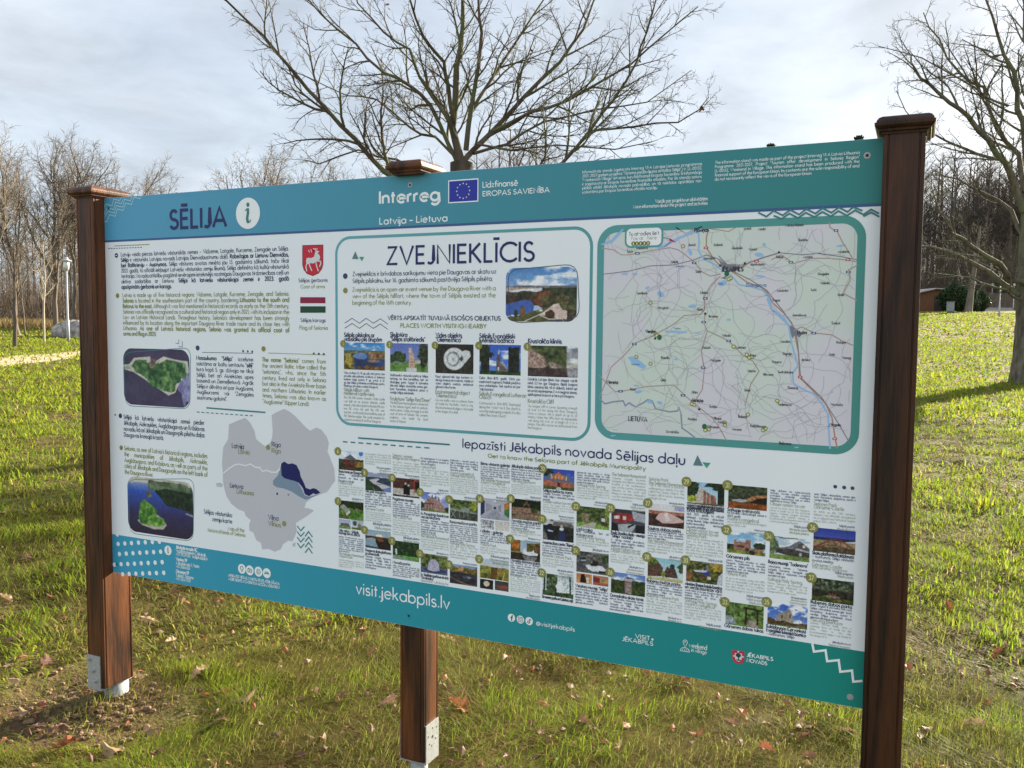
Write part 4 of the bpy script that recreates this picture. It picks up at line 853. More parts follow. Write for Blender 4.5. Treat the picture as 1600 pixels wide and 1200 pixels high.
fx, fz, fh = 1.5573, 2.0225, .0722
P = Print(2); P.poly([(fx, fz-fh), (fx+1.5*fh, fz-fh), (fx+1.5*fh, fz), (fx, fz)], 0); e = .0035; P.k = 6; P.poly([(fx+e, fz-fh+e), (fx+1.5*fh-e, fz-fh+e), (fx+1.5*fh-e, fz-e), (fx+e, fz-e)], 1)
for k in range(12):
    a = 6.2832*k/12; cx, cz = fx+.75*fh+.0232*math.cos(a), fz-fh/2+.0232*math.sin(a); P.k = 10; P.face([P.pt(cx+(.0034 if q % 2 == 0 else .0014)*math.sin(q*.6283), cz+(.0034 if q % 2 == 0 else .0014)*math.cos(q*.6283)) for q in range(10)][::-1], 2)
P.put('union_flag', [WHITE, ink('flag_blue', '2a35a0'), ink('star_yellow', 'e8e2b0')])
P = Print(2)
para(P, ['Informatīvais stends izgatavots Interreg VI-A Latvijas-Lietuvas programmas', '2021.-2027.gadam projekta "Tūrisma piedāvājuma attīstība Sēlijā" Nr. LL-00132,', '"Weekend in Village" ietvaros, kuru līdzfinansē Eiropas Savienība. Šī informācija', 'ir sagatavota ar Eiropas Savienības finansiālo atbalstu. Par šīs stenda saturu', 'pilnībā atbild Jēkabpils novada pašvaldība, un tā nekādos apstākļos nav', 'uzskatāma par Eiropas Savienības oficiālo nostāju.'], 910.4, 271.2, 302.4, 1096.6, .72, .12)
para(P, ['The information stand was made as part of the project Interreg VI-A Latvia-Lithuania', 'Programme 2021-2027. Project "Tourism offer development in Selonia Region"', 'LL-00132, Weekend in Village. This information stand has been produced with the', 'financial support of the European Union. Its contents are the sole responsibility of and', 'do not necessarily reflect the views of the European Union.'], 1117.6, 256.5, 282.4, 1342.7, .72, .12)
text(P, 'Vairāk par projektu un aktivitātēm', (1024, 317.4), (1105.5, 313), 311.8, .12); text(P, 'More information about the project and activities', (989.8, 325.7), (1105.5, 320), 320.3, .12)
P.put('funding_note', WHITE)
P = Print(2); LT = ink('pale_teal_line', 'a5cdd9')
for q in ([(163.5, 324), (166.5, 319), (175.5, 321.5), (178, 311), (187.5, 313.5), (190, 308.5)], [(163.5, 335.5), (167.5, 324.5), (178, 327.5), (180.5, 316), (190, 318), (193.5, 310)], [(163.5, 340.5), (169, 330), (179, 333), (182, 321.5), (192, 323.5), (195, 311.5), (204, 314), (206.5, 307.5)], [(163.5, 346), (167.5, 346.5), (171.5, 335.5), (180.5, 338), (183.5, 326.5), (193, 329), (196.5, 317.5), (206, 319.5), (209.5, 308.5), (219, 310.5), (221, 306.5)]): P.pstroke(q, .0035)
P.put('zigzag_ornament', LT)
# ---- left column text
def paint_text(name, mats, fn, label=None): P = Print(2); fn(P); P.put(name, mats, label)
L1 = ['Latviju veido piecas latviešu vēsturiskās zemes – Vidzeme, Latgale, Kurzeme, Zemgale un Sēlija.', '*Sēlija* ir vēsturisks Latvijas novads Latvijas Dienvidaustrumu daļā. *Robežojas ar Lietuvu Dienvidos,*', '*bet Baltkrieviju – Austrumos.* Sēlija vēstures avotos minēta jau 13. gadsimta sākumā, taču tikai', '2021. gadā, to oficiāli iekļaujot Latviešu vēsturisko zemju likumā, Sēlija definēta kā kultūrvēsturiskā', 'teritorija. Novada attīstību pagātnē ievērojami ietekmējis nozīmīgais Daugavas tirdzniecības ceļš un', 'aktīva sadarbība ar Lietuvu. *Sēlijai kā latviešu vēsturiskajai zemei ir 2023. gadā*', '*apstiprināts ģerbonis un karogs.*']
L2 = ['Latvia is made up of five historical regions: Vidzeme, Latgale, Kurzeme, Zemgale, and Selonia.', '*Selonia* is located in the southeastern part of the country, bordering *Lithuania to the south and*', '*Belarus to the east.* Although it was first mentioned in historical records as early as the 13th century,', 'Selonia was officially recognized as a cultural and historical region only in 2021, with its inclusion in the', "Law on Latvian Historical Lands. Throughout history, Selonia's development has been strongly", 'influenced by its location along the important Daugava River trade route and its close ties with', "Lithuania. *As one of Latvia's historical regions, Selonia was granted its official coat of*", '*arms and flag in 2023.*']
P = Print(2); para(P, L1, 189.3, 400.8, 451.2, 451, .74, .13, .2); para(P, ['*Nosaukuma "Sēlija"* izcelsme', 'saistāma ar baltu sentautu *"sēļi"*', 'kura kopš 5. gs. dzīvoja ne tikai', 'Sēlijā, bet arī Aiviekstes upes', 'baseinā un Ziemeļlietuvā. Agrāk', 'Sēlija ir dēvēta arī par Augšzemi,', 'Augškurzemi vai "Zemgales', 'austrumu galotni".'], 307.2, 561.8, 623.6, 395.6, .7, .13, .2)
para(P, ['Sēlijai kā latviešu vēsturiskajai zemei pieder', 'Jēkabpils, Aizkraukles, Augšdaugavas un Krāslavas', 'novadu, kā arī Jēkabpils un Daugavpils pilsētu daļas', 'Daugavas kreisajā krastā.'], 193.5, 654.4, 682, 319.3, .74, .13); P.put('text_block', DARK, 'dark Latvian text of the left column')
P = Print(2); para(P, L2, 192, 464.2, 524, 451.7, .74, .13, .2); para(P, ['*The name "Selonia"* comes from', 'the ancient Baltic tribe called the', '"selonians", who, since the 5th', 'century, lived not only in Selonia', 'but also in the Aiviekste River basin', 'and northern Lithuania. In earlier', 'times, Selonia was also known as', '"Augšzeme" (Upper Land).'], 410, 564.8, 630, 509, .7, .13, .2)
para(P, ["Selonia, as one of Latvia's historical regions, includes", 'the municipalities of Jēkabpils, Aizkraukle,', 'Augšdaugava, and Krāslava, as well as parts of the', 'cities of Jēkabpils and Daugavpils on the left bank of', 'the Daugava River.'], 194.5, 703.2, 740, 323.8, .74, .13); P.put('text_block', OLIVE, 'olive English text of the left column')
P = Print(1)
for (x, y) in ((182, 399.2), (308.9, 543.6), (188.3, 649.6), (539.6, 431.3)): P.cut(); P.disc(*bp(x, y), .0095, 0, 18); P.k = 5; a = bp(x, y); P.stroke([(a[0]-.005, a[1]), (a[0]+.005, a[1])], .003, 2)
for (x, y) in ((183.8, 462), (411.9, 545), (189.6, 699.6), (539.8, 453.9)): P.cut(); P.disc(*bp(x, y), .0095, 1, 18); P.k = 5; a = bp(x, y); P.stroke([(a[0]-.006, a[1]), (a[0]+.006, a[1])], .003, 2)
P.put('language_bullet', [ink('bullet_navy', '36456f'), OLV, WHITE])
P = Print(1); P.pstroke([(179, 384.2), (234, 381.9)], .003, 1); P.dash((169.4, 388.4), (223.6, 386.5), 13, .003); P.pstroke([(322.8, 637.2), (414.8, 644.4)], .0055, 2); P.dash((307.6, 643.7), (398.5, 649.9), 12, .0035, 2); P.pstroke([(559.7, 684.2), (702.7, 694.7)], .0055, 2); P.dash((535.7, 690), (676.4, 700.3), 11, .0045, 2)
P.pstroke([(316, 550.5), (395, 552)], .002, 0); P.pstroke([(419, 551.5), (509, 554.5)], .002, 1)
for x, y in ((380, 548.6), (387.2, 549), (394.3, 549.5), (490.5, 552.5), (498.3, 553), (506, 553.3), (180.2, 648), (1305, 760.3), (1319, 761.6), (1332, 762.7)): P.disc(*bp(x, y), .0042 if x < 1000 else .005, 0, 12)
P.pstroke([(274.5, 536), (279.5, 537), (279.5, 530)], .002, 0); P.pstroke([(279, 541.5), (285, 542), (285, 533)], .002, 0); P.put('rule_lines', [DARK, OLIVE, TINK])
# ---- coat of arms, flag
P = Print(1); sh = [(472.9, 383.6), (504.8, 382.7), (504.8, 413), (502.8, 420), (498, 426.5), (489, 430.8), (480, 427.5), (475, 421.5), (472.9, 414)]; P.ppoly(sh[::-1], 0); P.pstroke(sh, .0022, 1, True)
Z = lambda pts: [bp(460+x/7.74, 370+y/7.74) for x, y in pts]
P.k = 6; P.poly(Z([(148, 262), (172, 252), (205, 258), (240, 240), (248, 205), (255, 180), (272, 168), (303, 176), (298, 186), (278, 195), (300, 215), (312, 245), (306, 275), (285, 295), (262, 300), (235, 322), (200, 318), (175, 325), (152, 335), (143, 300)])[::-1], 2)
for q in ([(152, 320), (140, 365), (152, 418)], [(178, 320), (190, 360), (214, 412)], [(258, 296), (272, 360), (292, 416)], [(282, 292), (318, 296), (322, 325), (305, 362)]): P.stroke(Z(q), .0042, 2)
for q in ([(264, 172), (235, 185), (200, 190), (158, 185)], [(235, 185), (228, 160)], [(210, 188), (200, 150)], [(185, 188), (170, 160)], [(262, 172), (250, 150), (228, 143)], [(270, 168), (276, 138)], [(250, 152), (262, 138)]): P.stroke(Z(q), .003, 2)
P.put('coat_of_arms', [ink('shield_red', 'c4263c'), ink('shield_edge', '6a2740'), ink('deer_silver', 'd5dadb')], 'red shield with a silver deer')
P = Print(1); P.ppoly([(469.3, 464.3), (508.5, 464.4), (508.7, 473.8), (469.3, 473.8)][::-1], 0); P.ppoly([(469.3, 478.5), (508.8, 478.5), (508.8, 488.6), (469.4, 488.7)][::-1], 1); P.put('region_flag', [ink('flag_maroon', '8e2144'), ink('flag_green', '1d4a35')])
P = Print(2); text(P, 'Sēlijas ģerbonis', (466.7, 440.7), (512, 440.4), 435.0, .13); text(P, 'Sēlijas karogs', (470, 503), (508.8, 503), 497.4, .13); text(P, 'Coat of arms', (470, 450.4), (507.8, 450.1), 445, .13, 1); text(P, 'Flag of Selonia', (468.4, 515.2), (512, 514.6), 509.3, .13, 1); P.put('caption', [DARK, OLIVE], 'captions under the coat of arms and flag')
# ---- historical lands map
z_ = lambda pts: [bp(150+x/3.078, 530+y/3.078) for x, y in pts]
BALT = [(610, 640), (606, 600), (612, 520), (636, 480), (640, 410), (690, 388), (718, 378), (740, 400), (762, 440), (770, 480), (800, 505), (815, 515), (840, 495), (848, 470), (850, 440), (845, 365), (870, 350), (905, 335), (935, 350), (960, 372), (985, 398), (1010, 425), (1030, 440), (1045, 432), (1060, 425), (1085, 435), (1110, 470), (1120, 500), (1113, 540), (1130, 580), (1145, 620), (1150, 680), (1135, 700), (1110, 735), (1080, 745), (1040, 760), (1010, 785), (1002, 812), (1022, 812), (1048, 824), (1022, 845), (985, 868), (960, 885), (966, 920), (955, 950), (945, 972), (925, 968), (900, 985), (888, 1010), (860, 1022), (830, 1008), (800, 1010), (793, 980), (770, 965), (758, 930), (738, 920), (737, 890), (745, 870), (720, 850), (715, 830), (680, 815), (650, 790), (628, 755), (618, 720), (611, 680)]
P = Print(0); pts = z_(BALT); cx, cz = sum(p[0] for p in pts)/len(pts), sum(p[1] for p in pts)/len(pts)
from mathutils.geometry import tessellate_polygon
for tri in tessellate_polygon([[Vector((p[0], p[1], 0)) for p in pts]]): P.k = 1; P.face([P.pt(*pts[q]) for q in tri])
P.k = 1; P.poly(z_([(578, 692), (600, 690), (612, 700), (604, 712), (580, 708)])[::-1]); P.poly(z_([(945, 985), (960, 975), (958, 998), (946, 996)])[::-1])
P.put('lands_map', ink('map_grey', 'c4c4cc'))
P = Print(1); P.stroke(z_([(613, 645), (640, 622), (665, 606), (685, 600), (720, 608), (745, 600), (765, 615), (790, 618), (800, 635), (820, 630), (845, 640), (868, 640), (885, 622), (892, 600)]), .0055, 0)
def tess(P, pts, mi):
    P.nxt()
    for tri in tessellate_polygon([[Vector((p[0], p[1], 0)) for p in pts]]): P.face([P.pt(*pts[q]) for q in tri], mi)
P.cut(); tess(P, z_([(888, 605), (900, 645), (915, 660), (935, 670), (960, 676), (975, 695), (990, 720), (1003, 750), (1025, 757), (1078, 745), (1010, 772), (980, 758), (940, 732), (905, 718), (870, 712), (852, 700), (852, 680), (875, 655), (885, 630)]), 2)
P.cut(); tess(P, z_([(890, 600), (905, 588), (925, 600), (945, 597), (965, 605), (980, 635), (985, 660), (1000, 690), (1010, 715), (1030, 722), (1045, 716), (1060, 720), (1080, 738), (1060, 746), (1045, 741), (1025, 755), (1005, 745), (995, 715), (975, 690), (958, 682), (932, 676), (906, 668), (893, 655)]), 1)
P.poly(z_([(868, 738), (876, 738), (876, 748), (868, 748)])[::-1], 1); P.poly(z_([(922, 743), (930, 743), (930, 753), (922, 753)])[::-1], 2)
for (x, y) in ((828, 520), (906, 887)): P.cut(); P.disc(*bp(150+x/3.078, 530+y/3.078), .010, 3, 16)
P.put('lands_overlay', [ink('border_white', 'e6e7ea'), ink('selonia_navy', '1f2560'), ink('selonia_slate', '7f93a8'), OLIVE])
P = Print(3); text(P, 'Latvija', (362.8, 699.4), (381.3, 701.8), 691.5, .12); text(P, 'Rīga', (424.9, 697.3), (438.5, 698.3), 690, .12); text(P, 'Lietuva', (359.9, 761.6), (380, 763.9), 754, .12); text(P, 'Viļņa', (419.6, 812), (435.2, 812.8), 804.5, .12); text(P, 'Sēlijas vēsturisko', (319, 802.5), (362.8, 808), 795.5, .12); text(P, 'zemju karte', (332, 814.5), (362.8, 817.5), 807.5, .12)
text(P, 'Latvia', (372.9, 708.4), (389.8, 710.6), 701, .12, 1); text(P, 'Riga', (424.9, 707), (438.5, 708), 699.5, .12, 1); text(P, 'Lithuania', (370.3, 771), (396.9, 774.3), 763.5, .12, 1); text(P, 'Vilnius', (419.6, 821), (439, 824), 813.3, .12, 1); text(P, 'Map of the', (356.6, 828.5), (382, 831), 822.5, .11, 1); text(P, 'historical lands of Selonia', (325.4, 830.8), (383.3, 838.6), 825, .11, 1); P.put('map_names', [DARK, OLIVE])
P = Print(1)
for x, s, ys in ((968, 1, (898, 925, 952, 980)), (1006, -1, (948, 974, 1000, 1027))):
    for y in ys: P.stroke(z_([(x, y), (x+17, y+23*s), (x+35, y+3)]), .0042)
P.put('chevron_ornament', TINK)
# ---- the middle box
x0, x1, z0, z1 = bp(526.2, 520)[0], bp(922.5, 520)[0], (bp(542, 662.8)[1]+bp(899.7, 686.4)[1])/2, (bp(536, 371.7)[1]+bp(913, 355.6)[1])/2
P = Print(0); P.stroke(rrect(x0, x1, z0, z1, .055), .0095, 0, True); P.put('box_outline', FRAME)
P = Print(2); text(P, 'ZVEJNIEKLĪCIS', (605, 413.5), (834.5, 409), 384.6, .135); P.put('heading', NAVY, 'navy place name in the middle box')
P = Print(2); para(P, ['Zvejnieklīcis ir brīvdabas sarīkojumu vieta pie Daugavas ar skatu uz', 'Sēlpils pilskalnu, kur 16. gadsimta sākumā pastāvēja Sēlpils pilsēta.'], 551.4, 431.6, 442.1, 775.5, .66, .12); text(P, 'VĒRTS APSKATĪT TUVUMĀ ESOŠOS OBJEKTUS', (606.2, 499.9), (782.2, 500.7), 493.4, .18); P.put('text_block', DARK, 'dark text of the middle box')
P = Print(2); para(P, ['Zvejnieklīcis is an open-air event venue by the Daugava River with a', 'view of the Sēlpils hillfort, where the town of Sēlpils existed at the', 'beginning of the 16th century.'], 550.9, 455.8, 476, 774.4, .66, .12); text(P, 'PLACES WORTH VISITING NEARBY', (626.1, 512), (760, 512.8), 505.4, .17); P.put('text_block', OLIVE, 'olive text of the middle box')
P = Print(1)
for dy in (0, 30/3.721): P.pstroke([(510+a/3.721, 240+b_/3.721+dy) for a, b_ in ((107, 985), (150, 957), (192, 986), (232, 957), (274, 986), (314, 960), (358, 992))], .0022)
zz = lambda L_: [(890+a/3.137, 210+b_/3.137) for a, b_ in L_]
P.put('zigzag_ornament', DARK)
P = Print(3); P.pstroke(zz([(925, 383), (965, 403), (1000, 375), (1045, 397), (1082, 370), (1125, 393), (1160, 366), (1205, 388), (1240, 362), (1283, 384), (1320, 358), (1363, 380), (1390, 356), (1435, 374)]), .0045); P.pstroke(zz([(1000, 398), (1040, 414), (1078, 388), (1120, 410), (1158, 384), (1200, 405), (1240, 380), (1280, 402), (1318, 376), (1360, 398), (1400, 372), (1440, 393), (1478, 368), (1516, 388)]), .0045); P.pstroke(zz([(1440, 402), (1478, 382), (1518, 404)]), .0045); P.put('zigzag_ornament', TINK)
P = Print(1)
for q, mi in (([(550, 404.7), (560.5, 404.7), (555.2, 392.7)], 0), ([(561, 401.3), (569.4, 401.3), (565.4, 408)], 1), ([(1083, 727), (1098.5, 728), (1090, 711)], 0), ([(1097.5, 722), (1110.5, 723.3), (1104, 731.5)], 1)):
    P.cut(); q = [bp(*p) for p in q]; P.poly(q if mi else q[::-1] if False else q, mi)
P.put('triangle_ornament', [ink('tri_grey', '5f8288'), ink('tri_teal', '4f9a86')])
# ---- lower heading
P = Print(2); text(P, 'Iepazīsti Jēkabpils novada Sēlijas daļu', (723, 699), (1070, 726.3), 684.9, .13); P.put('heading', NAVY, 'navy heading above the photo columns')
P = Print(2); text(P, 'Get to know the Selonia part of Jēkabpils Municipality', (762.6, 714.1), (1008.8, 735.6), 708, .18); P.put('subheading', OLIVE)
# ---- footer
P = Print(2)
for (x, y) in ((577, 354), (670, 348), (763, 342), (860, 336), (954, 331), (1052, 326), (1150, 322), (512, 500), (596, 494), (690, 488), (784, 483), (879, 477), (974, 472), (1070, 467), (1167, 462), (524, 642), (618, 635), (711, 632), (804, 628), (898, 622), (995, 618), (1091, 613), (1189, 607), (640, 774), (730, 770), (824, 767), (918, 764), (1014, 761), (1109, 759), (1210, 755), (565, 222)):
    a = bp(120+x/8.89, 810+y/8.89); 
    if a[0] > .0095: P.disc(a[0], a[1], .0092, 0, 18)
P.put('dot_pattern', WHITE)
P = Print(2); P.disc(.3092, .6763, .0189, 0, 28); P.k = 6; P.disc(.3092, .686, .003, 1, 10); P.stroke([(.305, .680), (.3092, .680), (.3092, .667), (.3135, .667)], .0045, 1); P.put('info_sign', [WHITE, TINK])
P = Print(2)
for s, x1_, y, yb, wt in (('Jēkabpils novada TIC', 308.5, 856.8, 859.5, .2), ('Vecpilsētas laukums 3, Jēkabpils', 321.7, 862.3, 868.5, .13), ('+371 29329330 • tic@jekabpils.lv', 325, 867.6, 873.5, .13), ('Viesītes TIP', 292.6, 875.5, 877.5, .2), ('A. Brodeles iela 7, Viesīte', 311.6, 881.4, 886, .13), ('+371 28664036', 297, 886.8, 889.6, .13), ('Gārsenes TIP', 295.6, 894.5, 897, .2), ('"Labieši", Gārsene', 302.8, 900.4, 904.3, .13), ('+371 26347720', 297.8, 905.8, 908.6, .13)):
    a, b_ = bp(275.4, y), bp(x1_, yb); cap = .0125; draw(P, s, a[0], a[1], cap, (b_[0]-a[0])/(twidth(s)*cap), wt)
text(P, 'APSKATES VIETAS / NAKTSMĪTNES / ĒDINĀŠANA', (357.4, 900.8), (437, 914), 896.4, .16); text(P, 'MORE SIGHTS / CATERING / ACCOMMODATION', (357.4, 906.5), (437, 919.8), 902.2, .16)
P.put('contact_lettering', WHITE)
P = Print(2); P4 = [(378.2, 888.7), (390.6, 891.1), (404.1, 893.1), (417.1, 895.5)]; C4 = [bp(*q) for q in P4]
def icon0(k, r): P.cut(); P.k = 1; c = C4[k] if r > .015 else S3[k]; P.disc(c[0], c[1], r, 0, 28); P.k = 4; return c
(x, z) = icon0(0, .0186); P.stroke(arc(x, z+.003, .0065, .0065, -40, 220)+[(x, z-.012)], .0032, 1, True)
(x, z) = icon0(1, .0186); P.stroke(rrect(x-.009, x+.009, z-.006, z+.005, .001, 2), .003, 1, True); P.disc(x, z-.0005, .003, 1, 10); P.stroke([(x-.007, z+.0075), (x-.002, z+.0075)], .003, 1)
(x, z) = icon0(2, .0186); P.stroke(arc(x, z, .0095, .0095, 0, 360), .002, 1); P.stroke([(x-.003, z+.006), (x-.003, z-.007)], .003, 1); P.stroke([(x+.003, z+.006), (x+.003, z-.007)], .0022, 1)
(x, z) = icon0(3, .0186); P.stroke([(x-.009, z+.004), (x+.009, z+.004)], .003, 1); P.stroke([(x-.01, z-.001), (x+.01, z-.001)], .004, 1); P.stroke([(x-.01, z-.006), (x-.01, z+.001)], .002, 1); P.stroke([(x+.01, z-.006), (x+.01, z+.001)], .002, 1)
P.put('service_icon', [WHITE, TINK])
P = Print(2); text(P, 'visit.jekabpils.lv', (557, 927.6), (702.5, 951.6), 909.6, .115); text(P, '@visitjekabpils', (838, 976.6), (898.1, 986.4), 970.2, .13); P.put('web_lettering', WHITE)
P = Print(2); S3 = [bp(799.3, 965.1), bp(813.3, 967.9), bp(827, 970.4)]
(x, z) = icon0(0, .0128); P.stroke([(x+.001, z-.0105), (x+.001, z+.003), (x+.002, z+.0065), (x+.0055, z+.007)], .0035, 1); P.stroke([(x-.0035, z+.001), (x+.005, z+.001)], .003, 1)
(x, z) = icon0(1, .0128); P.stroke(rrect(x-.0075, x+.0075, z-.0075, z+.0075, .002, 3), .0017, 1, True); P.stroke(arc(x, z, .0037, .0037, 0, 360), .0016, 1); P.disc(x+.0045, z+.0045, .0009, 1, 8)
(x, z) = icon0(2, .0128); P.stroke(arc(x-.0015, z-.003, .0035, .0035, 90, 360)+[(x+.002, z+.008)], .0026, 1); P.stroke([(x+.002, z+.008), (x+.004, z+.0045), (x+.007, z+.004)], .0025, 1)
P.put('social_icon', [WHITE, ink('icon_dark', '3a4a50')])
P = Print(2); text(P, 'VISIT', (992.9, 996.9), (1015.5, 1000.4), 990.3, .15); text(P, 'JĒKABPILS', (972.4, 1001.3), (1020.6, 1008.6), 994.9, .15); P.disc(*bp(1019.6, 999), .0032, 0, 12)
text(P, 'weekend', (1076.9, 1010.8), (1104.5, 1016.2), 1003.2, .11); text(P, 'in village', (1080.4, 1018), (1104.2, 1022.2), 1012.2, .11); text(P, 'JĒKABPILS', (1167, 1026), (1208, 1032.4), 1020.2, .18); text(P, 'NOVADS', (1167, 1034.1), (1198.5, 1039.3), 1028.5, .18)
c = bp(1070.8, 1003.2); P.stroke(arc(c[0], c[1], .0062, .0065, -40, 220)+[(c[0], c[1]-.0175)], .0016, 0, True); P.stroke(arc(c[0], c[1]+.0005, .002, .002, 0, 300), .0012); b_ = bp(1070.3, 1017.6); P.stroke(arc(b_[0], b_[1], .0135, .0115, 0, 180), .0014, 0, True)
for k in range(1, 5): P.stroke([(b_[0]-.0135+.0054*k, b_[1]), (b_[0]-.0135+.0054*k+.003, b_[1]+.009)], .0009)
P.put('partner_lettering', WHITE)
P = Print(2); e = lambda a, b_: bp(950+a/5.714, 980+b_/5.714)
tess(P, [e(1110, 203), e(1218, 215), e(1218, 290), e(1200, 318), e(1165, 327), e(1128, 308), e(1112, 280)], 0); P.k = 4; tess(P, [e(1133, 228), e(1196, 236), e(1196, 282), e(1182, 303), e(1164, 307), e(1145, 296), e(1134, 276)], 1); P.k = 8; P.disc(*e(1164, 250), .0075, 2, 12, .006); P.stroke([e(1165, 258), e(1166, 290)], .003, 2); P.stroke([e(1146, 290), e(1186, 296)], .003, 2)
P.k = 8
for q in ((1125, 255), (1205, 264), (1163, 217), (1164, 317)): P.disc(*e(*q), .0028, 1, 8)
P.put('district_emblem', [ink('emblem_red', 'c8304c'), ink('emblem_silver', 'cdd3d4'), ink('emblem_tree', '2c4048')])
P = Print(2); P.pstroke([(1269.3, 1005.2), (1271.8, 1018), (1290, 1015.8), (1292.5, 1033), (1310.5, 1031.3), (1313, 1049.5), (1331.3, 1047.5), (1333.3, 1065), (1347.5, 1063.6)], .006); P.put('step_line', WHITE)
# ---- screws
for k, (x, z, c) in enumerate(((2.7922, 2.0084, 0), (2.7984, .5769, 1), (1.4102, .5855, 2), (1.4152, 2.0169, 0), (.0259, 2.0114, 3), (.0259, .585, 2))):
    P = Print(3); P.y = -.0012; P.disc(x, z, .0085, 0, 20); P.y = -.0018; P.disc(x, z, .0042, 1, 12); P.put('screw', [(zinc, zinc, TEAL2, TEAL)[c], (BLACK, zinc, BLACK, BLACK)[c]])
# ================================================================= the road map print
mm = lambda L_: [bp(920+a/3.157, 330+b_/3.157) for a, b_ in L_]
x0, x1, z0, z1 = bp(931.5, 520)[0], bp(1348, 520)[0], (bp(940, 687.6)[1]+bp(1339, 709.5)[1])/2, (bp(951.7, 353.5)[1]+bp(1341, 334)[1])/2
fw = .021
mapm = noise_mat('map_ground', lin('cfdbd2'), lin('d8d5de'), 4.2, .42, 4, lo=.42, hi=.58, spec=.28)
P = Print(0); P.poly(rrect(x0+fw*.8, x1-fw*.8, z0+fw*.8, z1-fw*.8, .03)); P.put('road_map', mapm)
P = Print(1); P.stroke(rrect(x0+fw/2, x1-fw/2, z0+fw/2, z1-fw/2, .05, 9), fw, 0, True); P.put('map_frame', FRAME)
ix0, ix1, iz0, iz1 = x0+fw, x1-fw, z0+fw, z1-fw
def clipin(pts):
    out, cur = [], []
    for p in pts:
        if ix0 < p[0] < ix1 and iz0 < p[1] < iz1: cur.append(p)
        else:
            if len(cur) > 1: out.append(cur)
            cur = []
    if len(cur) > 1: out.append(cur)
    return out
P = Print(1); P.k = 3; r_ = random.Random(12)
for k in range(150):                 # minor roads
    x, z = r_.uniform(ix0, ix1), r_.uniform(iz0, iz1); a = r_.random()*6.28; pts = []
    for s in range(r_.randint(6, 22)): pts.append((x, z)); a += r_.gauss(0, .38); x += .017*math.cos(a); z += .017*math.sin(a)
    for q in clipin(pts): P.stroke(q, .0014, 0)
BL = [[(62, 165), (110, 150), (170, 88)], [(340, 182), (370, 172), (450, 130), (500, 105), (540, 95), (545, 160), (540, 190), (565, 235), (620, 262), (650, 285), (680, 300), (715, 330), (740, 362), (800, 372), (860, 390), (890, 430), (900, 480), (930, 500), (960, 520), (985, 560), (1000, 650), (1020, 720), (1032, 760), (1005, 800), (1010, 850), (1060, 880), (1110, 900), (1150, 950), (1180, 1000), (1185, 1100), (1190, 1172)]]
for q in BL: P.stroke(mm(q), .0042, 1)
for q, w in (([(340, 182), (370, 172), (450, 130), (540, 95)], .0068), ([(60, 160), (112, 150), (170, 88)], .009), ([(880, 430), (900, 480), (985, 560), (1000, 620)], .0055)): P.stroke(mm(q), w, 1)
tess(P, mm([(192, 720), (215, 715), (250, 735), (285, 765), (270, 780), (240, 765), (212, 748)]), 1)
for (x, y, a, b_) in ((178, 310, 14, 6), (228, 310, 10, 8), (290, 378, 9, 8), (355, 410, 16, 15), (510, 468, 16, 10), (660, 355, 20, 14), (840, 215, 26, 9), (430, 730, 7, 7), (235, 860, 12, 5), (245, 890, 20, 8), (865, 165, 10, 8), (500, 202, 10, 16), (300, 940, 18, 7), (350, 945, 16, 7), (1245, 170, 22, 6), (430, 595, 50, 7), (845, 320, 22, 6), (690, 535, 14, 4), (535, 600, 14, 4), (120, 1107, 12, 4), (1025, 1165, 10, 4), (65, 205, 8, 6), (1200, 892, 5, 5)):
    c = bp(920+x/3.157, 330+y/3.157); d = bp(920+(x+a)/3.157, 330+y/3.157); f = bp(920+x/3.157, 330+(y-b_)/3.157)
    P.nxt(); P.face([P.pt(c[0]+(d[0]-c[0])*(1+.25*math.sin(q*1.9+x))*math.cos(q), c[1]+(f[1]-c[1])*(1+.25*math.sin(q*1.9+x))*math.sin(q)) for q in [6.283*j_/14 for j_ in range(14)]], 1)
P.stroke(mm([(52, 925), (80, 950), (120, 940), (170, 935), (180, 960), (200, 945), (230, 965), (270, 945), (290, 930), (312, 935), (330, 975), (400, 990), (438, 985), (445, 965), (455, 1000), (460, 1070), (490, 1090), (530, 1122)]), .0042, 2)
RD = [[(62, 182), (120, 190), (160, 215), (200, 215), (300, 195), (400, 180), (440, 190), (470, 210), (520, 250), (560, 300), (600, 320), (650, 310)], [(330, 605), (380, 580), (430, 550), (470, 515), (550, 508), (572, 485), (570, 420), (600, 370), (650, 320)], [(330, 610), (230, 650), (180, 705), (110, 770), (85, 840), (52, 920)], [(52, 810), (85, 845), (130, 890), (180, 885), (280, 865), (420, 857), (470, 905), (515, 945), (560, 980), (610, 1020), (640, 1060), (680, 1132)], [(573, 500), (570, 560), (585, 590), (555, 690), (570, 780), (560, 880), (520, 940)],
      [(585, 590), (640, 615), (690, 640), (720, 670), (760, 710), (810, 740), (840, 790), (800, 850), (770, 960)], [(1185, 52), (1190, 80), (1225, 100), (1250, 150), (1300, 230)], [(1328, 265), (1280, 290), (1290, 340), (1255, 405), (1322, 440)], [(1010, 590), (1050, 570), (1110, 600), (1200, 610), (1250, 640), (1305, 662)], [(470, 80), (540, 100), (590, 85), (690, 100), (760, 60)], [(430, 80), (480, 110), (560, 75)], [(900, 240), (950, 215), (1010, 258), (1100, 232), (1180, 232), (1270, 240), (1325, 250)]]
for q in RD: P.stroke(mm(q), .0027, 3)
for q in ([(590, 92), (580, 130), (580, 180), (620, 240), (660, 280), (700, 292), (780, 350), (850, 375), (880, 400), (905, 450), (960, 500), (1000, 550), (1015, 600), (1035, 700), (1040, 820), (1100, 880), (1170, 950), (1200, 1020), (1215, 1120), (1225, 1168)], [(730, 290), (800, 250), (860, 230), (940, 205)]): P.stroke(mm(q), .0034, 4)
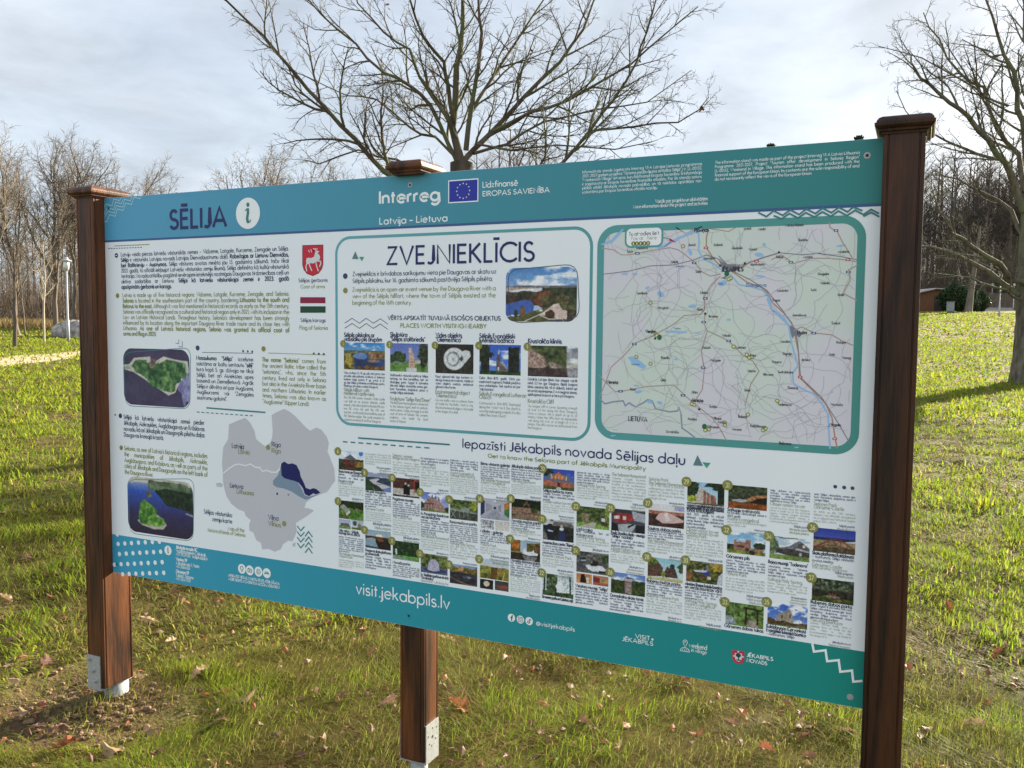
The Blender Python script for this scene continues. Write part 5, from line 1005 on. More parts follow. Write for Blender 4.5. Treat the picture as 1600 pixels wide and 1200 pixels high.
for q in ([(62, 312), (200, 295), (300, 270), (420, 265), (520, 240), (580, 215), (650, 240), (690, 270), (760, 265), (860, 228), (940, 205), (1050, 215), (1130, 208), (1250, 225), (1325, 240)], [(640, 220), (720, 300), (800, 340), (880, 392), (960, 495), (1005, 560), (1030, 640), (1045, 820), (1150, 920), (1240, 1060), (1290, 1150)]): P.stroke(mm(q), .0024, 5)
tess(P, mm([(640, 240), (680, 262), (730, 262), (755, 275), (715, 300), (690, 300), (655, 270)]), 5); tess(P, mm([(985, 560), (1010, 570), (1055, 605), (1040, 622), (1015, 612), (1005, 630)]), 5); tess(P, mm([(650, 330), (680, 318), (675, 336)]), 5)
P.put('road_lines', [ink('minor_road', 'b9b6bf'), ink('map_water', '97bfe6'), ink('map_border', '8b93ad'), ink('main_road', 'b09890'), ink('red_road', 'b48a78'), ink('rail', '80808c')])
P = Print(2)
def tagbox(x, y, mi, w=22, h=11): 
    P.cut()
    q = mm([(x-w/2, y-h/2), (x+w/2, y-h/2), (x+w/2, y+h/2), (x-w/2, y+h/2)]); P.k = 2; P.poly(q[::-1], mi); c = mm([(x-w*.25, y), (x+w*.25, y)]); P.k = 4; P.stroke(c, .0022, 3)
for q in ((240, 208), (520, 255), (575, 430), (567, 547), (690, 640), (565, 772), (157, 888), (465, 908), (1220, 95), (1280, 300), (1110, 602), (225, 655)): tagbox(*q, 0)
for q in ((578, 181), (828, 247), (1278, 240), (1043, 818), (1213, 1122)): tagbox(*q, 1)
tagbox(997, 252, 2)
for (x, y) in ((465, 173), (325, 600), (335, 612), (690, 335), (700, 330), (715, 668), (780, 708), (792, 722), (805, 718), (508, 950), (520, 955), (930, 935), (785, 1003), (860, 1080), (872, 1072), (670, 1042), (672, 1055), (575, 1080), (592, 1075), (235, 718), (305, 752), (305, 452)): P.cut(); P.k = 5; P.disc(*mm([(x, y)])[0], .0062, 4, 12); P.k = 7; P.disc(*mm([(x, y)])[0], .0035, 5, 8)
for (x, y) in ((328, 628), (545, 977), (575, 505), (648, 268), (770, 258), (938, 203)): P.k = 6; q = mm([(x-5, y-5), (x+5, y-5), (x+5, y+5), (x-5, y+5)]); P.poly(q[::-1], 6)
for (x, y) in ((349, 622), (681, 308), (571, 1062)): P.k = 6; P.disc(*mm([(x, y)])[0], .0068, 2, 12, .008)
P.put('road_number', [ink('sign_blue', '3d3f86'), ink('sign_red', 'c2344a'), ink('sign_green', '2c6a4a'), WHITE, OLIVE, ink('marker_pale', 'd9d8a8'), BLACK])
P = Print(3)
NM = [('Pļaviņas', 522, 103, 20, .19), ('JĒKABPILS', 655, 298, 24, .19), ('Viesīte', 280, 600, 17, .19), ('Nereta', 90, 850, 18, .18), ('Aknīste', 506, 940, 18, .19), ('Līvāni', 1030, 606, 18, .19), ('LIETUVA', 196, 1034, 26, .12), ('Zasa', 793, 716, 14, .14), ('Bebrene', 940, 1150, 15, .16), ('Nīcgale', 1188, 1058, 15, .16), ('Sala', 528, 304, 14, .14), ('Sēlpils', 408, 256, 13, .13), ('Sunākste', 238, 410, 13, .13), ('Vārzgūne', 337, 482, 13, .13), ('Ābeļi', 533, 490, 13, .14), ('Biržeres', 592, 524, 13, .13), ('Oldēni', 550, 408, 13, .13), ('Rauda', 358, 728, 14, .14), ('Ģikši', 355, 838, 13, .14), ('Tadenava', 932, 958, 14, .14), ('Rubeņi', 738, 1018, 14, .15), ('Kaldabruņa', 797, 1064, 14, .14), ('Asare', 636, 1045, 14, .13), ('Gārsene', 585, 1068, 14, .14), ('Susēja', 595, 968, 13, .13), ('Ancene', 708, 1080, 13, .13), ('Prūdēni', 490, 1030, 13, .13), ('Vilkupe', 612, 1026, 13, .13), ('Slate', 768, 888, 13, .14), ('Liepas', 785, 792, 13, .13), ('Vidsala', 657, 618, 13, .13), ('Leimaņi', 730, 677, 13, .13), ('Vanagi', 1248, 728, 13, .13), ('Rožupe', 1222, 652, 13, .14), ('Stabi', 1228, 418, 13, .15), ('Murmastiene', 1275, 170, 13, .14), ('Atašiene', 1230, 206, 13, .13), ('Mežāre', 1057, 232, 13, .13), ('Kūkas', 925, 232, 13, .14), ('Medņi', 836, 94, 13, .14), ('Antūži', 765, 92, 13, .14), ('Mārtiņu Rubeņi', 970, 76, 13, .14), ('Radžas', 1035, 148, 13, .14), ('Ābeļnieki', 705, 188, 13, .13), ('Varieši', 790, 194, 13, .14), ('Grugules', 1130, 315, 13, .14), ('Viduala', 1142, 360, 13, .14), ('Turki', 1095, 394, 13, .13), ('Trepe', 905, 445, 14, .14), ('Landzāni', 930, 397, 13, .13), ('Jaunsilavas', 1005, 518, 13, .13), ('Švirksti', 1198, 558, 13, .14), ('Steķi', 1185, 712, 13, .13), ('Dunava', 982, 876, 14, .14), ('Sudrabkalns', 934, 798, 13, .13), ('Dignāja', 958, 708, 13, .13), ('Vandāni', 943, 648, 13, .13), ('Jersika', 1050, 738, 13, .13), ('Vecmuiža', 1192, 958, 13, .13), ('Bērzone', 862, 810, 13, .13), ('Rimicāni', 1258, 902, 13, .14), ('Kaupre', 906, 748, 13, .13), ('Spuņģēni', 568, 238, 13, .13), ('Daudzeva', 235, 188, 13, .13), ('Jaunā muiža', 797, 268, 13, .13), ('Kalnieši', 618, 172, 13, .13), ('Bunūti', 494, 172, 13, .13), ('Sece', 190, 205, 13, .13), ('Mežgale', 600, 740, 13, .13), ('Dubulti', 562, 678, 13, .13), ('Zīlāni', 508, 898, 13, .13), ('Riteri', 205, 884, 13, .13), ('Suvainiškis', 382, 1092, 14, .11)]
for s, x, y, h, w in NM:
    a, t_ = mm([(x, y), (x, y-h*.72)]); cap = (t_[1]-a[1])*1.3; w *= 1.1; d = draw(Print(), s, 0, 0, cap, .84, w); 
    if a[0]+d < ix1: draw(P, s, a[0], a[1], cap, .84, w)
P.put('place_names', ink('map_black', '3a3a44'))
P = Print(3); a, b_ = mm([(778, 372)])[0], mm([(778, 356)])[0]; draw(P, 'Daugava', a[0], a[1], (b_[1]-a[1]), 1.15, .16, 0, None, 0, 0)
for s, x, y in (('Saukas ez.', 210, 758), ('Viesītes', 420, 582), ('Baltezers', 432, 276), ('Pelīte', 640, 362)): a, b_ = mm([(x, y), (x, y-9)]); draw(P, s, a[0], a[1], b_[1]-a[1], .85, .12)
P.put('water_names', ink('water_ink', '4f7fb8'))
P = Print(4); xa, xb, zt_, zb_ = bp(978, 370)[0], bp(1035, 369)[0], bp(1006, 355.2)[1], bp(1006, 385.2)[1]; rr_ = rrect(xa, xb, zb_, zt_, .016); P.poly(rr_, 0); P.stroke(rr_, .005, 1, True)
P.k = 4; text(P, 'Tu atrodies šeit', (983, 368.4), (1029.8, 366.9), 362.6, .14, 2); text(P, 'You are here', (985.8, 375), (1026, 374.2), 369.2, .12, 3)
for x, y in ((400, 272), (436, 272), (475, 270), (513, 270), (552, 268)): P.k = 6; c = bp(930+x/6.667, 340+y/6.667); P.disc(c[0], c[1], .0068, 4, 14); P.k = 8; P.stroke([(c[0], c[1]+.003), (c[0], c[1]-.003)], .0022, 0)
P.k = 6; P.ppoly([(1046.3, 371.8), (1057.6, 379), (1045.8, 376)][::-1], 5); P.pstroke([(1035.5, 371), (1046.5, 373.5)], .002, 1)
P.put('location_callout', [WHITE, FRAME, DARK, GREY, OLV, ink('arrow_red', 'c01f48')])
# ================================================================= printed photographs (flat prints painted point by point)
photo_m = bpy.data.materials.new('photo_print'); photo_m.use_nodes = True; t = photo_m.node_tree; b = t.nodes['Principled BSDF']; b.inputs['Roughness'].default_value = .42; b.inputs['Specular IOR Level'].default_value = .28
vc = N(t, 'ShaderNodeVertexColor', layer_name='tint'); link(t, vc.outputs[0], b.inputs['Base Color'])
def H3(h): h = h if len(h) == 6 else ''.join(c*2 for c in h); return np.array([int(h[i_:i_+2], 16)/255 for i_ in (0, 2, 4)])
def inside(U, V, pts):
    r = np.zeros(U.shape, bool); n = len(pts)
    for k in range(n):
        (x0_, y0_), (x1_, y1_) = pts[k], pts[(k+1) % n]
        if y0_ == y1_: continue
        r ^= ((y0_ > V) != (y1_ > V)) & (U < (x1_-x0_)*(V-y0_)/(y1_-y0_)+x0_)
    return r
def paint(ops, w, h, seed, asp):
    v, u = np.meshgrid((np.arange(h)+.5)/h, (np.arange(w)+.5)/w, indexing='ij'); img = np.ones((h, w, 3))*.5; U, V = u*asp, v
    for q, op in enumerate(ops):
        k, sd = op[0], seed*31+q*7
        if k == 'S': img[:] = H3(op[2])+(H3(op[1])-H3(op[2]))*v[..., None]             # sky: top, bottom colour
        elif k == 'C':                                                                     # clouds: low, high, amount
            n = fbm(U*3, V*7, 4, sd); f = np.clip((n-(.62-op[3]*.3))*5, 0, 1)*((v > op[1]) & (v < op[2])); img = img*(1-f[..., None])+np.array([.95, .96, .98])*f[..., None]
        elif k in 'BT':                                                                    # textured band / tree mass with ragged top
            y0_, y1_, c1, c2, sc, jag = op[1:7]; e_ = (fbm(U*sc*.5, U*0+q, 3, sd)-.5)*2*jag; ok = (v >= y0_) & (v < y1_+e_)
            if len(op) > 7: ok &= (u > op[7]+e_*.5) & (u < op[8]+e_*.5)
            n = np.clip((fbm(U*sc, V*sc*1.2, 4, sd+3)-.25)*2, 0, 1)[..., None]; img = np.where(ok[..., None], H3(c1)+(H3(c2)-H3(c1))*n, img)
        elif k == 'G':                                                                     # smooth gradient band, bottom then top colour
            y0_, y1_, c1, c2 = op[1:5]; f = np.clip((v-y0_)/(y1_-y0_), 0, 1)[..., None]; img = np.where(((v >= y0_) & (v < y1_))[..., None], H3(c1)*(1-f)+H3(c2)*f, img)
        elif k == 'P': img = np.where(inside(u, v, op[2])[..., None], H3(op[1])*(1+((fbm(U*20, V*20, 2, sd)-.5)*(op[3] if len(op) > 3 else .15))[..., None]), img)
        elif k == 'E':                                                                     # leafy or smooth ellipse
            x, y, rx, ry, c1, c2, ro = op[1:8]; d = np.hypot((u-x)/rx, (v-y)/ry)+ro*(fbm(U*9, V*9, 3, sd)-.5)*2; n = np.clip((fbm(U*14, V*14, 3, sd+5)-.25)*2, 0, 1)[..., None]
            img = np.where((d < 1)[..., None], H3(c1)+(H3(c2)-H3(c1))*n, img)
        elif k == 'L':                                                                     # line
            c1, wd_, pts = op[1:4]
            for (x0_, y0_), (x1_, y1_) in zip(pts[:-1], pts[1:]):
                dx_, dy_ = (x1_-x0_)*asp, y1_-y0_; l2 = dx_*dx_+dy_*dy_+1e-9; t_ = np.clip(((U-x0_*asp)*dx_+(V-y0_)*dy_)/l2, 0, 1); d = np.hypot(U-x0_*asp-t_*dx_, V-y0_-t_*dy_); img = np.where((d < wd_/2)[..., None], H3(c1), img)
        elif k == 'K':                                                                     # fine leaf and light speckle
            n = fbm(U*op[1], V*op[1], 3, sd); img = img*(1+op[2]*(n-.5)*2)[..., None]
    rn = np.random.default_rng(seed); img = img*(1+.07*rn.normal(0, 1, (h, w, 1)))*(.92+.16*fbm(U*34, V*34, 2, seed+3))[..., None]
    lum = img.mean(2); n = fbm(U*15, V*15, 2, seed+11)*.55+fbm(U*37, V*37, 2, seed+12)*.45; amt = np.where((lum > .6) | (img[..., 2] > img[..., 1]*1.12), .10, .5); img = img*(1+amt*(n-.5)*2)[..., None]; gr_ = img.mean(2, keepdims=True); img = gr_+(img-gr_)*.86
    return np.clip(img, 0, 1)
def photo(quad, ops, seed, nx=40, ny=28, rnd=0, lay=0):
    c = [bp(*p) for p in quad]; xa, xb, za, zb_ = (c[0][0]+c[3][0])/2, (c[1][0]+c[2][0])/2, (c[2][1]+c[3][1])/2, (c[0][1]+c[1][1])/2; asp = (xb-xa)/(zb_-za); ss = 2
    img = paint(ops, nx*ss, ny*ss, seed, asp).reshape(ny, ss, nx, ss, 3).mean((1, 3)); img = np.where(img <= .04045, img/12.92, ((img+.055)/1.055)**2.4)
    gx_, gz_ = np.meshgrid(np.linspace(xa, xb, nx), np.linspace(za, zb_, ny)); co = np.stack([gx_-OX, np.full(gx_.shape, -.0204-.0003*lay), gz_], -1)
    if rnd:                         # round the corners by pulling the outer points in
        for a, b__, sx_, sz_ in ((xa, za, 1, 1), (xb, za, -1, 1), (xa, zb_, 1, -1), (xb, zb_, -1, -1)):
            cx_, cz_ = a+sx_*rnd, b__+sz_*rnd; ddx, ddz = (gx_-cx_), (gz_-cz_); m_ = (ddx*sx_ < 0) & (ddz*sz_ < 0); mxn = np.maximum(abs(ddx), abs(ddz)); l = np.hypot(ddx, ddz)+1e-9
            co[..., 0] = np.where(m_, cx_+ddx*mxn/l-OX, co[..., 0]); co[..., 2] = np.where(m_, cz_+ddz*mxn/l, co[..., 2])
    i_, j_ = np.meshgrid(np.arange(ny-1), np.arange(nx-1), indexing='ij'); fa = np.stack([i_*nx+j_, i_*nx+j_+1, (i_+1)*nx+j_+1, (i_+1)*nx+j_], -1).reshape(-1, 4)
    return np_mesh('printed_photo', co.reshape(-1, 3), fa, photo_m, True, panel, img.reshape(-1, 3))
def Q(l, t_, r, b_, tr=None, br=None): return [(l, t_), (r, tr if tr is not None else t_), (r, br if br is not None else b_), (l, b_)]
ISL = [('S', '4a4668', '3a3450'), ('B', 0, 1.2, '3a344e', '4c4568', 3, 0), ('E', .97, .35, .12, .3, '6a66a0', '9a98c8', .4), ('P', 'c9c3b6', [(0, .70), (.1, .72), (.17, .83), (.42, .86), (.43, .66), (.52, .8), (.62, .87), (.8, .82), (.97, .8), (.99, .62), (.86, .45), (.78, .25), (.68, .2), (.52, .32), (.3, .48), (.16, .58), (.02, .62)], .2), ('P', '46764a', [(.13, .68), (.2, .8), (.36, .8), (.40, .62), (.5, .7), (.66, .82), (.94, .76), (.94, .62), (.82, .46), (.75, .28), (.66, .26), (.5, .38), (.3, .52)], 1.3), ('E', .3, .66, .14, .13, '2f5c36', '7ba35c', .4), ('E', .55, .52, .2, .2, '25502f', '5f9150', .35), ('E', .75, .6, .18, .2, '25502f', '639452', .35), ('E', .68, .38, .1, .13, '2f5a36', '7aa05a', .4), ('P', '8a6a60', [(.43, .84), (.52, .8), (.46, .66), (.42, .66)]), ('P', '8fb08a', [(.02, .66), (.09, .7), (.1, .64), (.04, .62)])]
ISL2 = [('S', '2f55b8', '2a3a8a'), ('G', 0, .35, '342a40', '34305e'), ('G', .35, .75, '34305e', '2c56c4'), ('G', .75, .93, '2c56c4', '8fa2c8'), ('B', .9, 1.2, 'a8a698', 'd0ccc0', 6, .02), ('B', .78, .96, '3f5a40', '7a8868', 8, .03, .33, 1.2), ('P', '1f3327', [(.42, .78), (.6, .84), (1, .8), (1, .45), (.9, .5), (.75, .52), (.6, .55), (.52, .66)], .9), ('P', 'a09a8c', [(.9, .46), (1, .43), (1, .4), (.88, .44)]), ('E', .34, .70, .05, .05, '3f4a3a', '7a705c', .3), ('P', 'b9b2a2', [(.15, .22), (.22, .15), (.4, .1), (.55, .12), (.6, .2), (.55, .3), (.4, .4)], .2), ('E', .32, .35, .14, .2, '2f6a28', '8cbc4c', .25), ('E', .26, .48, .07, .12, '2f6a28', '7cae48', .3), ('E', .44, .25, .12, .1, '3a7a2c', '8cbc4c', .3), ('E', .25, .26, .08, .1, '2c6426', '6ea242', .3)]
photo([(193, 543.5), (295.5, 547), (297.5, 637.5), (193.5, 631.5)], ISL, 1, 124, 100, .045)['label'] = 'aerial photo of a wooded island'
photo([(199.5, 744.5), (302, 753), (302.2, 842.5), (200, 831)], ISL2, 2, 124, 100, .045)['label'] = 'aerial photo of a small green island in blue water'
ZV = [('S', '4a86cc', 'cfdcec'), ('C', .6, 1.1, .55), ('C', .6, .85, .4), ('B', .6, .665, '5a6070', '8a8488', 8, .01), ('B', .585, .635, '9a7a6a', 'b09888', 6, .008, -.1, .6), ('P', 'd5d8dc', [(0, .57), (.2, .6), (.6, .625), (.62, .6), (.5, .58), (.45, .5), (.1, .53)]), ('B', .3, .63, '22301f', '55583a', 9, .03, .52, 1.2), ('B', .35, .56, '26301f', '5a5036', 10, .03, -.1, .5), ('B', .3, .47, '1c2218', '6a4430', 9, .03, -.1, .46), ('P', '3f62b8', [(0, .32), (.12, .36), (.25, .4), (.36, .39), (.41, .3), (.40, .2), (.3, .14), (.1, .12), (0, .08)], .1), ('G', .0, .0, '000', '000'), ('E', .58, .4, .16, .16, '5a3020', '9a5a38', .3), ('E', .72, .38, .2, .18, '33351f', '665a36', .4), ('P', '5a5a34', [(0, 0), (0, .06), (.2, .12), (.4, .2), (.6, .27), (.8, .3), (1, .3), (1, 0)], .6), ('P', 'd8bfb4', [(.68, .32), (.75, .34), (.8, .22), (.88, .2), (.86, .05), (.74, .06), (.6, .12), (.48, .12)], .2), ('E', .63, .14, .07, .09, '4a3024', '6a4430', .2), ('L', 'd8cfc0', .018, [(.26, 0), (.48, .13), (.62, .22)]), ('L', 'd8cfc0', .016, [(.48, .13), (.62, .05), (.8, .06), (.82, 0)]), ('E', .15, .16, .03, .09, '26331f', '3a4a2c', .3), ('E', .25, .19, .035, .1, '5a3a22', '8a6a34', .3), ('E', .5, .21, .03, .02, 'cfd2cc', 'e8e8e4', .2), ('B', 0, .26, '2a2a1c', '6a5a40', 12, .05, .87, 1.2)]
photo([(790.3, 419), (902, 416.5), (901, 502.5), (790.5, 502.5)], ZV, 3, 124, 100, .03)['label'] = 'aerial photo of the river bend and the venue'
# thin outlines echoing the three large photos
P = Print(1)
for q, mi in (([(194, 551), (298, 543), (297, 639), (196, 634)], 0), ([(201, 749), (303.5, 748), (302, 846), (203, 833)], 0), ([(793, 422), (902, 412), (906, 499), (797, 505)], 1)):
    c = [bp(*p) for p in q]; pts = []
    for k in range(4):
        a, b_, d = c[k-1], c[k], c[(k+1) % 4]; la, lb = math.hypot(a[0]-b_[0], a[1]-b_[1]), math.hypot(d[0]-b_[0], d[1]-b_[1]); p0 = (b_[0]+(a[0]-b_[0])*.04/la, b_[1]+(a[1]-b_[1])*.04/la); p2 = (b_[0]+(d[0]-b_[0])*.04/lb, b_[1]+(d[1]-b_[1])*.04/lb)
        pts += [tuple((1-f)**2*p0[i_]+2*f*(1-f)*b_[i_]+f*f*p2[i_] for i_ in (0, 1)) for f in (0, .25, .5, .75, 1)]
    P.cut(); P.stroke(pts, .0022, mi, True)
P.put('photo_outline', [TINK, DARK])
W_ = 'eceef2'
FOT = {
 1: (Q(537.4, 535, 601.4, 577, 536, 578.9), [('S', '2f86d8', 'a8d4f0'), ('C', .66, 1.1, .45), ('B', .0, .7, '24365c', '3a5690', 3, .01), ('B', .6, .71, '4a5a4c', '7a7858', 9, .01), ('B', 0, .6, '3a3418', 'b09a3c', 7, .1, -.1, .26), ('B', .42, .66, '6a4a2c', 'b08a5c', 8, .03, .6, 1.2), ('E', .72, .34, .14, .06, '7a5c50', 'a48878', .3), ('B', -.1, .16, '4a3018', 'a87038', 9, .06, .35, 1.2), ('E', .42, .5, .16, .12, '5a7cc4', '7896d4', .2)]),
 2: (Q(609.7, 536.4, 668.8, 580, 537, 582), [('S', '5a72c4', '8a9ad0'), ('B', 0, .33, '4f7a38', '77a44c', 6, .0), ('B', .32, .42, '5a6a8a', '9aa0b0', 6, .01), ('E', .25, .52, .17, .2, '24381f', '4c6a3a', .35), ('E', .05, .45, .1, .14, '24381f', '44603a', .3), ('E', .88, .62, .14, .42, '1f2c1c', '4a5238', .3), ('B', .3, .42, 'b8aca0', 'd0c4b4', 5, .01, .62, .8), ('P', 'd0a890', [(.5, .14), (.5, .84), (.56, .86), (.6, .66), (.63, .62), (.66, .14)], .5), ('P', 'cfd2d4', [(.43, 0), (.43, .16), (.7, .16), (.7, 0)])]),
 3: (Q(680.8, 537.5, 739.8, 582.8, 538, 584.8), [('S', '2c2c26', '34302a'), ('K', 20, .4), ('E', .5, .5, .28, .37, 'cfd2d4', 'e4e6e8', .02), ('P', 'd5d8da', [(.66, .72), (.78, .8), (.9, .76), (.92, .6), (.8, .4), (.66, .25), (.6, .5)], .1), ('E', .47, .5, .17, .25, '7c8084', 'a4a8ac', .02), ('E', .46, .49, .13, .19, 'd0d3d6', 'e6e8ea', .02), ('E', .47, .49, .04, .06, 'a0a4a8', 'c0c4c8', .02), ('P', '50504c', [(.62, .5), (.7, .62), (.74, .5), (.68, .42)])]),
 4: (Q(749.2, 538, 813.7, 584.5, 539.3, 587), [('S', '2f5ad0', '5a8ae0'), ('C', .3, .8, .5), ('B', 0, .14, '1f3a1a', '3a5c28', 8, .01), ('E', .08, .75, .22, .35, '1a2018', '34402a', .5), ('B', .1, .6, '161c16', '303a28', 9, .1, .05, .25), ('B', .1, .9, '141814', '2c3626', 10, .08, .7, .95), ('P', '6a5a58', [(.42, .12), (.42, .5), (.45, .7), (.47, .85), (.49, .7), (.51, .5), (.51, .12)]), ('P', '70605c', [(.5, .12), (.5, .42), (.56, .46), (.68, .2), (.68, .12)]), ('P', '9ea4b4', [(.51, .42), (.57, .46), (.69, .2), (.66, .2)]), ('P', 'd8dce0', [(.45, .15), (.45, .26), (.48, .26), (.48, .15)]), ('P', 'e0e4e8', [(.455, .68), (.47, .86), (.485, .68)])]),
 5: (Q(825, 539.5, 902.9, 587.3, 541.3, 590.5), [('S', '7a8698', 'd8c8b4'), ('C', .3, 1, .5), ('B', .2, 1.2, '2c3820', '6a7440', 8, .05, -.1, .78), ('P', 'a88a7c', [(0, .95), (.08, .9), (.2, .75), (.32, .65), (.38, .5), (.42, .36), (.34, .3), (.2, .25), (0, .3)], .9), ('P', '9a8478', [(.42, .48), (.55, .45), (.7, .36), (.68, .3), (.45, .28)], .8), ('B', -.1, .28, '3a2c2c', '5c4a48', 7, .02), ('P', '9a98a0', [(.78, .32), (1, .34), (1, 0), (.8, 0)], .5), ('P', 'c8c47c', [(.78, .33), (1, .36), (1, .33), (.78, .31)])]),
 6: (Q(529.3, 704, 568, 733.5, 706, 736.5), [('S', 'c0d4ee', W_), ('C', .5, 1, .6), ('E', .9, .88, .09, .12, '3a6ac0', '5a8ad8', .4), ('B', -.1, .57, '202a1a', '4a5030', 8, .03), ('B', .2, .5, '6a5a28', 'a88c3c', 8, .06, .62, 1.1), ('P', '5a6074', [(.22, .6), (.48, .82), (.72, .58), (.6, .55)]), ('P', '7a2428', [(.3, .55), (.3, .02), (.36, .02), (.36, .55)]), ('P', '7a2428', [(.62, .55), (.62, .02), (.67, .02), (.67, .55)]), ('P', '8a2c2c', [(.18, .42), (.72, .38), (.72, .31), (.18, .34)]), ('P', '6a2224', [(.4, .55), (.4, 0), (.46, 0), (.46, .55)]), ('P', '702628', [(.3, .14), (.67, .12), (.67, .07), (.3, .08)])]),
 7: (Q(529.5, 782, 568, 810, 784.8, 813.5), [('S', '203018', '2c3c20'), ('K', 14, .5), ('B', -.1, .6, '3f6a24', '6a9a38', 7, .1), ('P', 'a09c98', [(.05, .68), (.2, .8), (.46, .5), (.3, .3)], .3), ('P', 'd8d4cc', [(.3, .3), (.46, .5), (.47, .38), (.32, .2)]), ('P', '7a6c58', [(.66, .64), (.82, .62), (.86, .5), (.7, .5)]), ('E', .2, .12, .2, .12, '4a4a24', '7a7044', .4)]),
 8: (Q(571, 737.5, 611, 765.5, 740.5, 769.5), [('S', '8a98c0', 'e0c8bc'), ('C', .7, 1, .3), ('B', -.1, .74, '26384a', '44586a', 7, .02), ('P', 'c8c0c8', [(.15, .58), (.5, .7), (.56, .66), (.42, .5), (.75, .4), (1, .3), (1, 0), (.75, .05), (.5, .3), (.3, .4)], .1), ('G', 0, 0, '000', '000'), ('P', '6a80b8', [(.66, .14), (1, .3), (1, 0), (.78, 0)]), ('P', '2c4428', [(.0, .62), (.14, .58), (.4, .3), (.72, 0), (0, 0)], .8), ('L', '54606c', .02, [(.4, .34), (.85, .45)]), ('L', 'a4acac', .02, [(.28, .22), (.4, .02)])]),
 9: (Q(571, 827, 610.5, 855, 831, 860.5), [('S', '8ab0c8', 'e8b48c'), ('E', .55, .68, .14, .12, 'f8e0b8', 'fff0d8', .1), ('B', -.1, .66, '3c3430', '5a4a42', 7, .02), ('P', '8aa0b0', [(0, .5), (.3, .58), (.42, .52), (.4, .4), (.5, .12), (.55, 0), (0, 0)], .05), ('P', '34546a', [(0, .14), (.5, .1), (.55, 0), (0, 0)]), ('P', '2a2220', [(.4, .4), (.55, .55), (1, .55), (1, 0), (.55, 0)], .9), ('E', .6, .48, .12, .08, '6a3a20', 'a8602c', .3)]),
 10: (Q(614, 745.5, 655.5, 774.5, 750, 779), [('S', '4a2c28', '6a3a34'), ('B', -.1, .45, 'b0a49c', 'd4ccc4', 7, .03), ('B', .45, .95, '3a2420', '6a3830', 10, .02, -.1, .75), ('P', 'a04030', [(.78, .95), (.82, .95), (.82, .25), (.78, .25)]), ('P', 'a04030', [(.78, .95), (1, .95), (1, .88), (.78, .88)]), ('P', '1f1a1a', [(.84, .85), (1, .85), (1, .3), (.84, .3)]), ('L', '5a3028', .05, [(.15, .95), (.15, .45)]), ('L', '5a3028', .05, [(.3, .95), (.3, .45)]), ('P', '14161a', [(.4, .15), (.4, .6), (.48, .74), (.56, .6), (.64, .5), (.64, .12)], .5), ('E', .48, .72, .04, .06, 'c0a898', 'd8c0b0', .1), ('E', .59, .64, .04, .06, 'c0a898', 'd8c0b0', .1), ('B', -.1, .1, '24242a', '3c3c44', 9, .03)]),
 11: (Q(613.8, 844, 654.8, 872.5, 849.5, 878.5), [('S', '1a2a18', '223420'), ('K', 12, .6), ('B', .2, 1.2, '182818', '3a5c30', 9, .1), ('L', '10180f', .03, [(.45, 1), (.45, .2)]), ('L', '10180f', .03, [(.75, 1), (.75, .2)]), ('B', -.1, .24, '4f8a38', '74ac50', 6, .03), ('P', '8c9098', [(0, .18), (.4, .1), (1, 0), (.3, 0), (0, .06)]), ('P', 'dfe3e4', [(.1, .55), (.16, .58), (.18, .26), (.12, .26)]), ('L', 'b8b8b8', .015, [(.42, .25), (.42, .08)]), ('L', 'd0d0d0', .015, [(.73, .2), (.73, .04)])]),
 12: (Q(657.8, 768, 701, 797, 772.5, 803), [('S', '5a72d0', 'c0c8dc'), ('C', .3, 1, .6), ('B', -.1, .12, '5a6a3c', '8a9458', 7, .02), ('P', 'a88078', [(.1, .12), (.1, .42), (.2, .5), (.25, .7), (.4, .76), (.55, .66), (.68, .62), (.76, .4), (.86, .3), (.86, .12)], .4), ('P', '5c4644', [(.1, .42), (.48, .46), (.48, .4), (.1, .36)]), ('P', '3c4a78', [(.38, .72), (.41, .94), (.45, .72)]), ('P', '3c4a78', [(.5, .7), (.53, .9), (.56, .68)]), ('P', '3c4a78', [(.62, .64), (.65, .84), (.68, .62)]), ('L', '5c4040', .04, [(.24, .14), (.24, .36)]), ('L', '5c4040', .04, [(.34, .14), (.34, .38)]), ('L', '5c4040', .04, [(.44, .14), (.44, .38)]), ('E', .03, .3, .1, .18, '2a3024', '4a5038', .3), ('E', .94, .2, .08, .12, '2a3024', '4a5038', .3)]),
 13: (Q(657.5, 864, 699.3, 893.5, 869.5, 899.5), [('S', '3a4a24', '5a6a34'), ('K', 12, .6), ('B', .3, 1.1, '2c3a1c', '84904a', 8, .1), ('P', '5a6080', [(0, .3), (1, .34), (1, 0), (0, 0)], .2), ('P', '3a4468', [(.1, .24), (.5, .32), (.98, .22), (.9, .12), (.5, .04), (.14, .12)]), ('P', 'b4b0c8', [(.26, .18), (.3, .58), (.42, .74), (.58, .72), (.68, .55), (.7, .2), (.5, .12)], .4), ('K', 30, .12)]),
 14: (Q(703.3, 779.5, 746.5, 810.5, 784, 814.5), [('S', '26361c', '3a4c28'), ('B', .4, 1.2, '2a3a1c', '7a8c44', 9, .1), ('E', .85, .75, .12, .24, '6a7a20', 'b8b83c', .4), ('P', '8c948c', [(0, .55), (.4, .5), (.4, .62), (.7, .62), (.7, .48), (1, .44), (1, .36), (0, .46)], .3), ('B', -.1, .42, '30342c', '545a50', 8, .02), ('L', '9aa096', .03, [(.05, .4), (.2, .1)]), ('L', '9aa096', .03, [(.2, .4), (.05, .1)]), ('L', '9aa096', .03, [(.35, .4), (.35, .1)]), ('L', '9aa096', .03, [(.5, .4), (.5, .1)]), ('L', '9aa096', .03, [(.65, .38), (.65, .08)]), ('L', 'a0a69c', .03, [(0, .46), (1, .38)])]),
